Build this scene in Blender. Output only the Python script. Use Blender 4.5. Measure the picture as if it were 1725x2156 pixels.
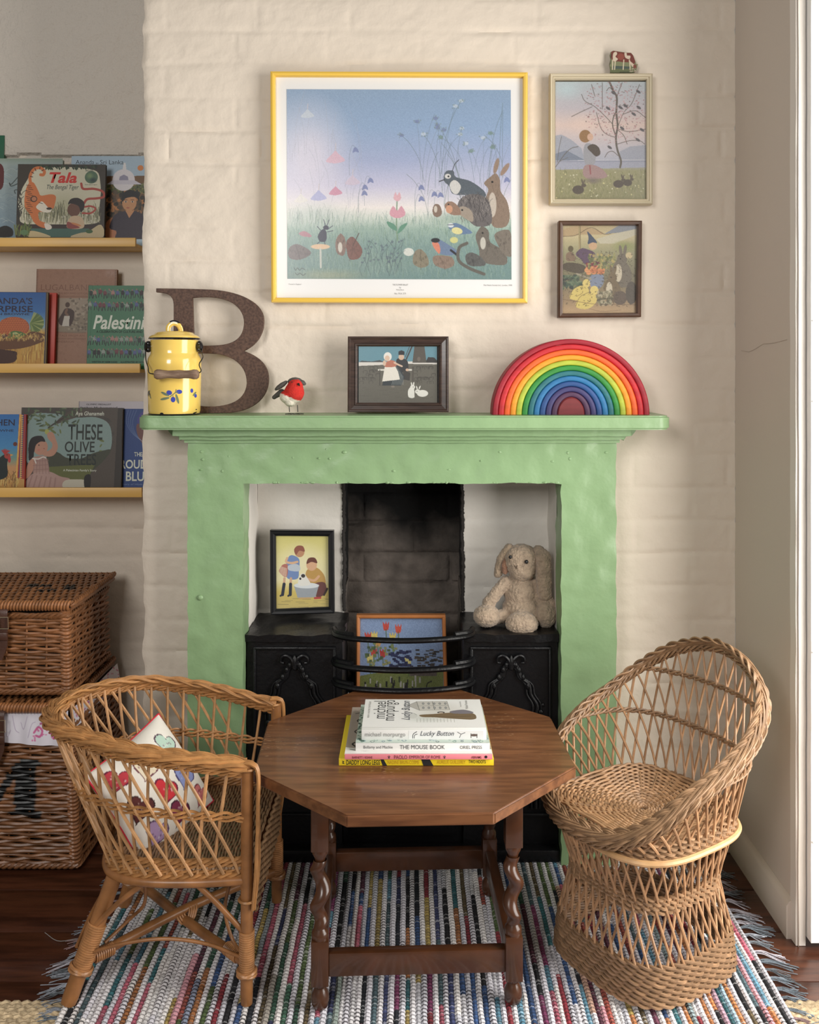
import bpy, bmesh, math, random
import numpy as np
from mathutils import Vector, Matrix, noise as mn

for o in list(bpy.data.objects): bpy.data.objects.remove(o)
SC = bpy.context.scene
COL = SC.collection
PI = math.pi
RND = random.Random(11)
NR = np.random.RandomState(7)

# ------------------------------------------------------------------ camera
FPX, HOR, CH = 1980.0, 770.0, 1.225
cam_d = bpy.data.cameras.new('camera'); cam = bpy.data.objects.new('camera', cam_d); COL.objects.link(cam)
cam.location = (0, 0, CH); cam.rotation_euler = (PI/2, 0, 0)
cam_d.sensor_fit = 'HORIZONTAL'; cam_d.sensor_width = 24; cam_d.lens = 24*FPX/1725
cam_d.shift_y = -(1078-HOR)/1725; cam_d.shift_x = 0
cam_d.clip_start = .05
SC.camera = cam

def P(px, py, D):
    return Vector(((px-862.5)/FPX*D, D, CH-(py-HOR)/FPX*D))

# ------------------------------------------------------------------ light
SC.view_settings.view_transform = 'Standard'; SC.view_settings.look = 'None'
SC.view_settings.exposure = 0.35; SC.view_settings.gamma = 1; SC.view_settings.use_curve_mapping = False
W = bpy.data.worlds.new('world'); SC.world = W; W.use_nodes = True
bgn = W.node_tree.nodes['Background']; bgn.inputs[0].default_value = (1.0, .95, .88, 1); bgn.inputs[1].default_value = .15
def area(name, loc, target, sx, sy, power, col):
    l = bpy.data.lights.new(name, 'AREA'); l.shape = 'RECTANGLE'; l.size = sx; l.size_y = sy; l.energy = power; l.color = col
    o = bpy.data.objects.new(name, l); COL.objects.link(o); o.location = loc
    o.rotation_euler = (Vector(target)-Vector(loc)).to_track_quat('-Z', 'Y').to_euler()
    return o
area('window_light_rear', (-1.15, -.9, 2.05), (-.3, 2.4, 1.15), .9, 1.0, 34, (1, .975, .94))
area('window_light_right', (1.17, 1.40, 1.12), (-.6, 1.55, 1.02), 1.05, 1.95, 40, (1, .965, .91))

# ------------------------------------------------------------------ materials
def s2l(c):
    c = np.asarray(c, float)/255.
    return np.where(c <= .04045, c/12.92, ((c+.055)/1.055)**2.4)
def L(r, g, b): return tuple(float(x) for x in s2l((r, g, b)))
MATS = {}
def mat(name, col=(.8, .8, .8), rough=.6, bump=0, bscale=60, var=0, vscale=12, attr=False, metal=0, coat=0, spec=.5, bdist=.002, sheen=0, col2=None, stretch=None, detail=6):
    if name in MATS: return MATS[name]
    m = bpy.data.materials.new(name); m.use_nodes = True; MATS[name] = m
    nt = m.node_tree; N = nt.nodes; K = nt.links; b = N['Principled BSDF']
    b.inputs['Roughness'].default_value = rough; b.inputs['Metallic'].default_value = metal
    b.inputs['Coat Weight'].default_value = coat; b.inputs['Coat Roughness'].default_value = .08
    b.inputs['Specular IOR Level'].default_value = spec; b.inputs['Sheen Weight'].default_value = sheen
    tc = N.new('ShaderNodeTexCoord'); vec = tc.outputs['Object']
    if stretch:
        mp = N.new('ShaderNodeMapping'); mp.inputs['Scale'].default_value = stretch; K.new(vec, mp.inputs[0]); vec = mp.outputs[0]
    src = None
    if attr:
        a = N.new('ShaderNodeAttribute'); a.attribute_name = 'Col'; src = a.outputs['Color']
    if var or col2:
        n = N.new('ShaderNodeTexNoise'); n.inputs['Scale'].default_value = vscale; n.inputs['Detail'].default_value = detail
        K.new(vec, n.inputs['Vector'])
        if col2:
            r = N.new('ShaderNodeValToRGB'); r.color_ramp.elements[0].position = .38; r.color_ramp.elements[1].position = .62
            r.color_ramp.elements[0].color = (*col, 1); r.color_ramp.elements[1].color = (*col2, 1)
            K.new(n.outputs['Fac'], r.inputs[0]); K.new(r.outputs[0], b.inputs['Base Color'])
        else:
            mr = N.new('ShaderNodeMapRange'); mr.inputs[1].default_value = .3; mr.inputs[2].default_value = .7
            mr.inputs[3].default_value = 1-var; mr.inputs[4].default_value = 1+var
            K.new(n.outputs['Fac'], mr.inputs[0])
            mx = N.new('ShaderNodeVectorMath'); mx.operation = 'SCALE'
            if src: K.new(src, mx.inputs[0])
            else: mx.inputs[0].default_value = col
            K.new(mr.outputs[0], mx.inputs['Scale']); K.new(mx.outputs[0], b.inputs['Base Color'])
    elif src: K.new(src, b.inputs['Base Color'])
    else: b.inputs['Base Color'].default_value = (*col, 1)
    if bump:
        n2 = N.new('ShaderNodeTexNoise'); n2.inputs['Scale'].default_value = bscale; n2.inputs['Detail'].default_value = 5
        K.new(vec, n2.inputs['Vector'])
        bp = N.new('ShaderNodeBump'); bp.inputs['Strength'].default_value = bump; bp.inputs['Distance'].default_value = bdist
        K.new(n2.outputs['Fac'], bp.inputs['Height']); K.new(bp.outputs[0], b.inputs['Normal'])
    return m

M_WALL = mat('painted_brick', (.74, .65, .545), .62, bump=.5, bscale=90, var=.03, vscale=3)
M_PLASTER = mat('rough_plaster', (.66, .60, .53), .8, bump=1.0, bscale=150, bdist=.004)
M_RWALL = mat('smooth_plaster', (.60, .525, .455), .75, bump=.25, bscale=60)
M_WHITE = mat('white_gloss', (.86, .85, .83), .35, bump=.1, bscale=30)
M_INNER = mat('whitewashed_brick', (.78, .74, .68), .6, bump=.6, bscale=80, var=.04, vscale=8)
M_GREEN = mat('green_gloss_paint', L(139, 169, 125), .34, bump=.55, bscale=28, bdist=.0035, var=.03, vscale=9)
M_IRON = mat('black_cast_iron', (.005, .005, .006), .36, spec=.35, bump=.5, bscale=110, bdist=.002)
M_WICK = mat('honey_wicker', attr=True, rough=.42, var=.22, vscale=45, bump=.3, bscale=300, bdist=.0006)
M_CANE = mat('cane', (.30, .13, .045), .33, var=.3, vscale=25, bump=.15, bscale=60, bdist=.001)
M_CANE2 = mat('cane_binding', (.42, .20, .08), .36, var=.25, vscale=60)
M_TABLE = mat('oak_table', (.115, .042, .016), .36, col2=(.205, .082, .032), vscale=7, stretch=(1.0, 9, 9), bump=.12, bscale=25, bdist=.001, coat=.15)
_nt = M_TABLE.node_tree; _b = _nt.nodes['Principled BSDF']; _src = _b.inputs['Base Color'].links[0].from_socket
def _thr(scale, lo, hi, st=(1, 1, 1)):
    tc = _nt.nodes.new('ShaderNodeTexCoord'); mp = _nt.nodes.new('ShaderNodeMapping'); mp.inputs['Scale'].default_value = st; n = _nt.nodes.new('ShaderNodeTexNoise'); n.inputs['Scale'].default_value = scale; n.inputs['Detail'].default_value = 8
    r = _nt.nodes.new('ShaderNodeMapRange'); r.inputs[1].default_value = lo; r.inputs[2].default_value = hi; _nt.links.new(tc.outputs['Object'], mp.inputs[0]); _nt.links.new(mp.outputs[0], n.inputs['Vector']); _nt.links.new(n.outputs['Fac'], r.inputs[0]); return r.outputs[0]
_m1 = _nt.nodes.new('ShaderNodeMath'); _m1.operation = 'MULTIPLY'; _nt.links.new(_thr(70, .60, .72, (1, 3, 1)), _m1.inputs[0]); _nt.links.new(_thr(6, .52, .62), _m1.inputs[1])
_mx = _nt.nodes.new('ShaderNodeMix'); _mx.data_type = 'RGBA'; _nt.links.new(_m1.outputs[0], _mx.inputs['Factor']); _nt.links.new(_src, _mx.inputs['A']); _mx.inputs['B'].default_value = (.40, .24, .13, 1); _nt.links.new(_mx.outputs['Result'], _b.inputs['Base Color'])
M_TLEG = mat('dark_oak', (.070, .025, .010), .28, var=.3, vscale=18, coat=.25)
M_ART = mat('printed_picture', attr=True, rough=.5)
M_ARTG = mat('picture_under_glass', attr=True, rough=.18, coat=.6)
M_RAG = mat('rag_cotton', attr=True, rough=.95, var=.15, vscale=160, bump=.7, bscale=260, bdist=.003)
M_BLACKINK = mat('black_ink', (.012, .012, .014), .6)
M_PAGES = mat('book_pages', (.72, .67, .55), .8, var=.15, vscale=8, stretch=(1, 1, 90))

# ------------------------------------------------------------------ mesh builder
class MB:
    def __init__(s, col=(1, 1, 1)):
        s.V = []; s.C = []; s.F = []; s.n = 0; s.col = col
    def add(s, v, faces, col=None):
        v = np.asarray(v, float).reshape(-1, 3); c = np.empty((len(v), 3)); c[:] = s.col if col is None else col
        s.V.append(v); s.C.append(c)
        for f in faces:
            f = np.asarray(f, int)
            if f.ndim == 1: f = f[None]
            if len(f): s.F.append(f+s.n)
        s.n += len(v); return s
    def tube(s, path, r, k=6, col=None, closed=False, cap=True, flat=1.0):
        p = np.asarray(path, float); n = len(p)
        t = np.gradient(p, axis=0)
        if closed: t = np.roll(p, -1, 0)-np.roll(p, 1, 0)
        t /= np.linalg.norm(t, axis=1)[:, None]+1e-12
        ref = np.eye(3)[np.argmin(np.abs(t).max(0))]
        a = np.cross(t, ref); a /= np.linalg.norm(a, axis=1)[:, None]+1e-12
        b = np.cross(t, a)
        r = np.broadcast_to(np.asarray(r, float), (n,))
        th = np.arange(k)*2*PI/k
        v = p[:, None]+r[:, None, None]*(np.cos(th)[None, :, None]*a[:, None]+flat*np.sin(th)[None, :, None]*b[:, None])
        idx = np.arange(n*k).reshape(n, k)
        i0 = idx if closed else idx[:-1]; i1 = np.roll(idx, -1, 0) if closed else idx[1:]
        q = np.stack([i0, i1, np.roll(i1, -1, 1), np.roll(i0, -1, 1)], -1).reshape(-1, 4)
        fs = [q]
        if cap and not closed: fs += [idx[0], idx[-1][::-1]]
        if col is not None and np.ndim(col) == 2: col = np.repeat(np.asarray(col), k, 0)
        return s.add(v, fs, col)
    def box(s, lo, hi, bev=0, M=None, col=None, seg=2):
        lo = Vector(lo); hi = Vector(hi); bm = bmesh.new(); bmesh.ops.create_cube(bm, size=1)
        sz = hi-lo; c = (hi+lo)/2
        for v in bm.verts: v.co = Vector((v.co.x*sz.x, v.co.y*sz.y, v.co.z*sz.z))+c
        if bev: bmesh.ops.bevel(bm, geom=bm.edges[:], offset=bev, segments=seg, profile=.5, affect='EDGES')
        return s.bm(bm, M, col)
    def bm(s, bm, M=None, col=None):
        bm.verts.index_update()
        vs = [(M @ v.co) if M else v.co for v in bm.verts]
        fs = [[v.index for v in f.verts] for f in bm.faces]
        bm.free(); return s.add([tuple(v) for v in vs], fs, col)
    def mesh(s, me, M=None, col=None):
        vs = [tuple((M @ v.co) if M else v.co) for v in me.vertices]
        return s.add(vs, [list(p.vertices) for p in me.polygons], col)
    def nbox(s, lo, hi, step=.015, amp=.0015, sc=25, col=None):
        lo = np.array(lo, float); hi = np.array(hi, float)
        for ax in range(3):
            u, w = [i for i in range(3) if i != ax]
            nu = max(1, int((hi[u]-lo[u])/step)); nw = max(1, int((hi[w]-lo[w])/step))
            uu, ww = np.meshgrid(np.linspace(lo[u], hi[u], nu+1), np.linspace(lo[w], hi[w], nw+1), indexing='ij')
            for side in (0, 1):
                v = np.zeros((nu+1, nw+1, 3)); v[..., u] = uu; v[..., w] = ww; v[..., ax] = (lo, hi)[side][ax]
                v = v.reshape(-1, 3)
                d = np.array([[mn.noise(Vector(p*sc)), mn.noise(Vector(p*sc+7.3)), mn.noise(Vector(p*sc+15.1))] for p in v])
                v = v+d*amp*2
                id_ = np.arange((nu+1)*(nw+1)).reshape(nu+1, nw+1)
                q = np.stack([id_[:-1, :-1], id_[1:, :-1], id_[1:, 1:], id_[:-1, 1:]], -1).reshape(-1, 4)
                flip = (side == 0) ^ (ax == 1)
                s.add(v, [q[:, ::-1] if flip else q], col)
        return s
    def lathe(s, prof, M=None, seg=32, col=None, cap=True):
        pr = np.array(prof, float); n = len(pr); th = np.arange(seg)*2*PI/seg
        v = np.stack([pr[:, 0][:, None]*np.cos(th), pr[:, 0][:, None]*np.sin(th), np.repeat(pr[:, 1][:, None], seg, 1)], -1).reshape(-1, 3)
        if M is not None: v = np.array([tuple(M @ Vector(p)) for p in v])
        idx = np.arange(n*seg).reshape(n, seg)
        q = np.stack([idx[:-1], np.roll(idx[:-1], -1, 1), np.roll(idx[1:], -1, 1), idx[1:]], -1).reshape(-1, 4)
        fs = [q]
        if cap: fs += [idx[0][::-1], idx[-1]]
        return s.add(v, fs, col)
    def prism(s, pts, a, b, M=None, col=None):
        n = len(pts); v = [(x, y, a) for x, y in pts]+[(x, y, b) for x, y in pts]
        if M is not None: v = [tuple(M @ Vector(p)) for p in v]
        fs = [list(range(n))[::-1], list(range(n, 2*n))]+[[i, (i+1) % n, n+(i+1) % n, n+i] for i in range(n)]
        return s.add(v, fs, col)
    def ball(s, c, r, M=None, col=None, seg=16):
        bm = bmesh.new(); bmesh.ops.create_uvsphere(bm, u_segments=seg, v_segments=seg//2+2, radius=1)
        r = r if hasattr(r, '__len__') else (r, r, r)
        T = Matrix.Translation(c) @ (M.to_4x4() if M else Matrix()) @ Matrix.Diagonal((*r, 1))
        return s.bm(bm, T, col)
    def grid(s, G, col=None, flip=False):
        a, b = G.shape[:2]; id_ = np.arange(a*b).reshape(a, b)
        q = np.stack([id_[:-1, :-1], id_[1:, :-1], id_[1:, 1:], id_[:-1, 1:]], -1).reshape(-1, 4)
        return s.add(G.reshape(-1, 3), [q[:, ::-1] if flip else q], None if col is None else (col.reshape(-1, 3) if np.ndim(col) == 3 else col))
    def build(s, name, m, parent=None, smooth=True, sharp=40):
        me = bpy.data.meshes.new(name)
        V = np.concatenate(s.V); C = np.concatenate(s.C)
        me.vertices.add(len(V)); me.vertices.foreach_set('co', V.ravel())
        tot = np.concatenate([np.full(len(f), f.shape[1]) for f in s.F]); li = np.concatenate([f.ravel() for f in s.F])
        me.loops.add(len(li)); me.loops.foreach_set('vertex_index', li)
        me.polygons.add(len(tot)); st = np.concatenate([[0], np.cumsum(tot)[:-1]])
        me.polygons.foreach_set('loop_start', st)
        try: me.polygons.foreach_set('loop_total', tot)
        except Exception: pass
        me.update(calc_edges=True); me.validate()
        at = me.color_attributes.new('Col', 'FLOAT_COLOR', 'POINT')
        at.data.foreach_set('color', np.concatenate([C, np.ones((len(C), 1))], 1).ravel())
        if smooth:
            me.polygons.foreach_set('use_smooth', np.ones(len(me.polygons), bool))
            try: me.set_sharp_from_angle(angle=math.radians(sharp))
            except Exception: pass
        me.materials.append(m)
        return link(name, me, parent)
WORG = {}
def link(name, data, parent=None):
    o = bpy.data.objects.new(name, data); COL.objects.link(o)
    if parent is not None:
        o.parent = parent; o.location = -WORG.get(parent.name, Vector((0, 0, 0)))
    WORG[o.name] = Vector((0, 0, 0))
    return o
def thing(name, label, cat, loc, group=None):
    o = bpy.data.objects.new(name, None); COL.objects.link(o); o.location = loc; o.empty_display_size = .03
    WORG[o.name] = Vector(loc); o['label'] = label; o['category'] = cat
    if group: o['group'] = group
    return o
def tag(o, label, cat, group=None):
    o['label'] = label; o['category'] = cat
    if group: o['group'] = group
    return o
def struct(o): o['kind'] = 'structure'; return o

def spl(pts, ds=None, n=None, closed=False):
    p = np.array([tuple(q) for q in pts], float)
    if closed: q = np.concatenate([p[-1:], p, p[:2]])
    else: q = np.concatenate([2*p[:1]-p[1:2], p, 2*p[-1:]-p[-2:-1]])
    out = []
    for i in range(len(q)-3):
        a, b, c, d = q[i:i+4]; t = np.linspace(0, 1, 24, endpoint=False)[:, None]
        out.append(.5*(2*b+(c-a)*t+(2*a-5*b+4*c-d)*t*t+(3*b-a-3*c+d)*t**3))
    o = np.concatenate(out+([] if closed else [p[-1:]]))
    if closed: o = np.concatenate([o, o[:1]])
    l = np.concatenate([[0], np.cumsum(np.linalg.norm(np.diff(o, axis=0), axis=1))])
    if n is None: n = max(3, int(l[-1]/ds)+1)
    s = np.linspace(0, l[-1], n+1)[:-1] if closed else np.linspace(0, l[-1], n)
    return np.stack([np.interp(s, l, o[:, i]) for i in range(3)], -1)
def arclen(p):
    return np.concatenate([[0], np.cumsum(np.linalg.norm(np.diff(p, axis=0), axis=1))])
def frames(p, closed=False, up=(0, 0, 1)):
    t = np.gradient(p, axis=0)
    if closed: t = np.roll(p, -1, 0)-np.roll(p, 1, 0)
    t /= np.linalg.norm(t, axis=1)[:, None]
    s = np.cross(t, np.array(up, float)); s /= np.linalg.norm(s, axis=1)[:, None]+1e-9
    u = np.cross(s, t)
    return t, s, u
def jit(c, a=.18):
    k = 1+RND.uniform(-a, a); return tuple(x*k for x in c)
WC = (.42, .200, .070); WC2 = (.31, .185, .100)
def rope(mb, p, R, ns, r, pitch, col, closed=False, k=5, up=(0, 0, 1), flat=1.0):
    t, s, u = frames(p, closed, up); l = arclen(p); tot = l[-1]
    if closed: tot += np.linalg.norm(p[0]-p[-1]); pitch = tot/max(1, round(tot/pitch))
    for i in range(ns):
        a = 2*PI*l/pitch+2*PI*i/ns
        q = p+R*np.cos(a)[:, None]*s+R*flat*np.sin(a)[:, None]*u
        mb.tube(q, r, k, jit(col), closed)
def plait(mb, p, A, B, r, pitch, col, closed=False, rods=3, strands=3, up=(0, 0, 1), tilt=0):
    t, s, u = frames(p, closed, up); l = arclen(p); tot = l[-1]
    if closed: tot += np.linalg.norm(p[0]-p[-1]); pitch = tot/max(1, round(tot/pitch))
    s2 = s*math.cos(tilt)+u*math.sin(tilt); u2 = -s*math.sin(tilt)+u*math.cos(tilt)
    for i in range(strands):
        a = 2*PI*l/pitch+2*PI*i/strands
        la = A*np.sin(a); th = B*np.sin(2*a)
        # the direction across the strand, so parallel rods stay side by side
        dl = A*np.cos(a)*2*PI/pitch; nrm = np.sqrt(1+dl**2)
        for j in range(rods):
            o = (j-(rods-1)/2)*r*1.75
            q = p+(la+o/nrm)[:, None]*s2+(th+r*.3*math.sin(j*2+i))[:, None]*u2-(o*dl/nrm)[:, None]*t
            mb.tube(q, r, 5, jit(col), closed)

def shape_mesh(loops, ext, bev=0, res=12):
    """loops: list of lists of (x,y) ; filled 2D curve extruded, returned as mesh in xy with z thickness"""
    cu = bpy.data.curves.new('tmp', 'CURVE'); cu.dimensions = '2D'; cu.fill_mode = 'BOTH'; cu.extrude = ext; cu.bevel_depth = bev; cu.bevel_resolution = 1
    for lp in loops:
        sp = cu.splines.new('POLY'); sp.points.add(len(lp)-1)
        for i, (x, y) in enumerate(lp): sp.points[i].co = (x, y, 0, 1)
        sp.use_cyclic_u = True
    o = bpy.data.objects.new('tmp', cu); COL.objects.link(o)
    dg = bpy.context.evaluated_depsgraph_get(); me = bpy.data.meshes.new_from_object(o.evaluated_get(dg))
    bpy.data.objects.remove(o); return me
def bez(pts, n=10):
    """pts: list of segments (p0,c0,c1,p1) or ('l',p0,p1)"""
    out = []
    for s in pts:
        if len(s) == 2: out.append(s[0]); continue
        a, b, c, d = [np.array(q, float) for q in s]
        for t in np.linspace(0, 1, n, endpoint=False):
            out.append(tuple((1-t)**3*a+3*(1-t)**2*t*b+3*(1-t)*t*t*c+t**3*d))
    return out

def panel(cx0, cy0, cx1, cy1, TL, TR, BL):
    """affine map from picture coordinates (y down) to world"""
    TL, TR, BL = Vector(TL), Vector(TR), Vector(BL)
    U = (TR-TL)/(cx1-cx0); V = (BL-TL)/(cy1-cy0)
    f = lambda x, y: TL+U*(x-cx0)+V*(y-cy0)
    f.U = U; f.V = V; f.N = U.cross(-V).normalized(); return f
def lettering(items, pan, m, parent, name='lettering', lift=.0006):
    """items: (text, x0,y0,x1,y1[,bold[,shear[,rot90]]]) in picture coordinates, fitted to the rectangle"""
    for it in items:
        mb = MB()
        tx, x0, y0, x1, y1 = it[:5]; bold = it[5] if len(it) > 5 else 0; shear = it[6] if len(it) > 6 else 0; rot = it[7] if len(it) > 7 else 0
        cu = bpy.data.curves.new('t', 'FONT'); cu.body = tx; cu.size = 1; cu.offset = bold; cu.shear = shear; cu.resolution_u = 3
        o = bpy.data.objects.new('t', cu); COL.objects.link(o)
        dg = bpy.context.evaluated_depsgraph_get(); me = bpy.data.meshes.new_from_object(o.evaluated_get(dg))
        bpy.data.objects.remove(o)
        if not len(me.vertices): continue
        c = np.array([v.co[:2] for v in me.vertices]); lo = c.min(0); hi = c.max(0); c = (c-lo)/(hi-lo)
        if rot: xs = x0+(x1-x0)*(1-c[:, 1]); ys = y1+(y0-y1)*c[:, 0]
        else: xs = x0+(x1-x0)*c[:, 0]; ys = y1+(y0-y1)*c[:, 1]
        v = [tuple(pan(a, b)+pan.N*lift) for a, b in zip(xs, ys)]
        mb.add(v, [list(p.vertices) for p in me.polygons]); mb.build(name, m, parent, smooth=False)

# ------------------------------------------------------------------ painter
class Canvas:
    def __init__(s, x0, y0, x1, y1, nx, bg=(255, 255, 255)):
        s.b = (x0, y0, x1, y1); s.nx = nx; s.ny = max(2, int(round(nx*(y1-y0)/(x1-x0))))
        s.x = np.linspace(x0, x1, s.nx); s.y = np.linspace(y0, y1, s.ny); s.px = (x1-x0)/(s.nx-1)
        s.A = np.empty((s.ny, s.nx, 3)); s.A[:] = bg
    def _w(s, a, b, c, d):
        i0, i1 = np.searchsorted(s.x, [a-s.px, c+s.px]); j0, j1 = np.searchsorted(s.y, [b-s.px, d+s.px])
        if i1 <= i0 or j1 <= j0: return None
        X, Y = np.meshgrid(s.x[i0:i1], s.y[j0:j1]); return slice(j0, j1), slice(i0, i1), X, Y
    def _b(s, w, m, col, a):
        m = (np.clip(m, 0, 1)*a)[..., None]; s.A[w[0], w[1]] = s.A[w[0], w[1]]*(1-m)+np.array(col, float)*m
    def vgrad(s, stops):
        ys = [q[0] for q in stops]; cs = np.array([q[1] for q in stops], float)
        s.A[:] = np.stack([np.interp(s.y, ys, cs[:, i]) for i in range(3)], -1)[:, None]; return s
    def ell(s, cx, cy, rx, ry, col, rot=0, a=1, soft=None):
        R_ = max(rx, ry); w = s._w(cx-R_, cy-R_, cx+R_, cy+R_)
        if w is None: return s
        X, Y = w[2]-cx, w[3]-cy; c, q = math.cos(rot), math.sin(rot)
        d = np.sqrt(((X*c+Y*q)/rx)**2+((-X*q+Y*c)/ry)**2)
        sf = soft if soft else s.px/min(rx, ry)
        s._b(w, (1-d)/sf+.5 if not soft else (1-d)/sf, col, a); return s
    def line(s, pts, wd, col, a=1):
        wd = max(wd, s.px*.7)
        for (x0, y0), (x1, y1) in zip(pts[:-1], pts[1:]):
            w = s._w(min(x0, x1)-wd, min(y0, y1)-wd, max(x0, x1)+wd, max(y0, y1)+wd)
            if w is None: continue
            dx, dy = x1-x0, y1-y0; t = np.clip(((w[2]-x0)*dx+(w[3]-y0)*dy)/(dx*dx+dy*dy+1e-9), 0, 1)
            d = np.hypot(w[2]-x0-t*dx, w[3]-y0-t*dy); s._b(w, (wd/2-d)/s.px+.5, col, a)
        return s
    def poly(s, pts, col, a=1):
        p = np.array(pts, float); w = s._w(p[:, 0].min(), p[:, 1].min(), p[:, 0].max(), p[:, 1].max())
        if w is None: return s
        X, Y = w[2], w[3]; m = np.zeros(X.shape, bool); n = len(p)
        for i in range(n):
            x0, y0 = p[i]; x1, y1 = p[(i+1) % n]
            if y0 == y1: continue
            m ^= ((y0 > Y) != (y1 > Y)) & (X < (x1-x0)*(Y-y0)/(y1-y0)+x0)
        s._b(w, m.astype(float), col, a); return s
    def blob(s, pts, col, a=1):
        q = spl([(x, y, 0) for x, y in pts], n=len(pts)*6, closed=True)[:, :2]; return s.poly(q, col, a)
    def curve(s, pts, wd, col, a=1):
        q = spl([(x, y, 0) for x, y in pts], n=len(pts)*6)[:, :2]; return s.line([tuple(v) for v in q], wd, col, a)
    def blades(s, n, xr, yr, ln, cols, wd, lean=.3, a=.6):
        for _ in range(n):
            x = RND.uniform(*xr); y = RND.uniform(*yr); l = ln*RND.uniform(.5, 1.2); k = RND.uniform(-lean, lean)*l
            s.line([(x, y), (x+k*.3, y-l*.6), (x+k, y-l)], wd, RND.choice(cols), a)
        return s
    def dots(s, n, xr, yr, r, cols, a=.8):
        for _ in range(n): s.ell(RND.uniform(*xr), RND.uniform(*yr), r*RND.uniform(.6, 1.3), r*RND.uniform(.6, 1.3), RND.choice(cols), a=a)
        return s
    def grain(s, amp, k=1):
        n = NR.uniform(-amp, amp, (s.ny//k+2, s.nx//k+2)); n = np.repeat(np.repeat(n, k, 0), k, 1)[:s.ny, :s.nx]
        s.A += n[..., None]; return s
    def emit(s, mb, pan, lift=.0003, gain=1.0):
        C = s2l(np.clip(s.A, 0, 255)); C = (C*.88+C.mean(-1, keepdims=True)*.12)*gain*.90
        o = np.array(pan(s.b[0], s.b[1])+pan.N*lift); U = np.array(pan.U); V = np.array(pan.V)
        G = o+(s.x-s.b[0])[None, :, None]*U+(s.y-s.b[1])[:, None, None]*V
        mb.grid(G, C, flip=False); return mb
def art(cv, pan, name, m, parent, lift=.0003, gain=1.0):
    return cv.emit(MB(), pan, lift, gain).build(name, m, parent, smooth=False)

# ------------------------------------------------------------------ relief for painted brick
def vnoise(x, y, seed):
    rs = np.random.RandomState(seed); T = rs.rand(256, 256)
    xi = np.floor(x).astype(int); yi = np.floor(y).astype(int); fx = x-xi; fy = y-yi
    fx = fx*fx*(3-2*fx); fy = fy*fy*(3-2*fy)
    g = lambda a, b: T[a % 256, b % 256]
    return (g(xi, yi)*(1-fx)+g(xi+1, yi)*fx)*(1-fy)+(g(xi, yi+1)*(1-fx)+g(xi+1, yi+1)*fx)*fy-.5
def brick_h(x, z, depth=.0035, seed=3, bh=.083, bw=.235):
    z = z+.010*vnoise(x*4, z*4, seed+1); x = x+.010*vnoise(x*6, z*9, seed+2)
    row = np.floor(z/bh); xo = x/bw+.5*(row % 2)+.15*np.sin(row*3.1)
    dz = np.abs(z/bh-row-.5)*bh; dz = bh/2-dz
    colm = np.floor(xo); dx = np.abs(xo-colm-.5)*bw; dx = bw/2-dx
    k1 = .45+1.1*(vnoise(x*5, row*1.7, seed+3)+.5); k2 = .2+1.2*(vnoise(colm*3.3, row*2.7, seed+4)+.5)
    g = np.maximum(k1*np.exp(-(dz/.0065)**2), k2*np.exp(-(dx/.006)**2)*.8)*np.clip(.65+1.2*vnoise(x*9+3, z*9, seed+14), .1, 1.2)
    tilt = (vnoise(colm*7.7+.5, row*5.3+.5, seed+9))*.0016
    return -depth*g+tilt+.0030*vnoise(x*22, z*26, seed+5)+.0016*vnoise(x*60, z*70, seed+6)
def relief(x0, x1, z0, z1, y, step=.006, depth=.0035, seed=3, hole=None, edge=None, hfun=None):
    nx = int((x1-x0)/step)+1; nz = int((z1-z0)/step)+1
    X, Z = np.meshgrid(np.linspace(x0, x1, nx), np.linspace(z0, z1, nz), indexing='ij')
    h = (hfun or brick_h)(X, Z, depth, seed) if hfun is None else hfun(X, Z)
    G = np.stack([X, y-h, Z], -1)
    if edge == 'left':
        e = np.exp(-(X-x0)/.012); G[..., 1] += .006*e
        G[..., 0] += e*(.0075*vnoise(Z*12, Z*0, seed+8)+.006*vnoise(Z*35, Z*0+3, seed+9)+.7*brick_h(X*0+x0+.05, Z, depth, seed))
    idx = np.arange(nx*nz).reshape(nx, nz)
    q = np.stack([idx[:-1, :-1], idx[1:, :-1], idx[1:, 1:], idx[:-1, 1:]], -1)
    if hole:
        xc = (X[:-1, :-1]+X[1:, 1:])/2; zc = (Z[:-1, :-1]+Z[1:, 1:])/2
        q = q[~((xc > hole[0]) & (xc < hole[1]) & (zc > hole[2]) & (zc < hole[3]))]
    else: q = q.reshape(-1, 4)
    return G, q
# ================================================================== SETTING
YW = 2.39                      # chimney breast face
YA = 2.75                      # alcove wall
XL, XR = -.679, .828
def wall_part(name, G, q, m, parent=None):
    mb = MB(); mb.add(G.reshape(-1, 3), [q]); return mb.build(name, m, parent)
G, q = relief(XL, XR, -.013, 2.30, YW, .0055, .0034, 3, hole=(-.43, .40, -.1, .95), edge='left')
wb = struct(wall_part('wall_back', G, q, M_WALL))
mb = MB(); e = G[0]; G2 = np.stack([e, e+np.array([[0, .37, 0]])*1.0], 0); G2[1, :, 0] = XL+.004; mb.grid(G2); mb.build('alcove_return', M_WALL, wb)
G, q = relief(-1.75, XL+.05, -.013, 2.30, YA, .008, .0035, 21)
struct(wall_part('wall_left', G, q, M_WALL))
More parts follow.
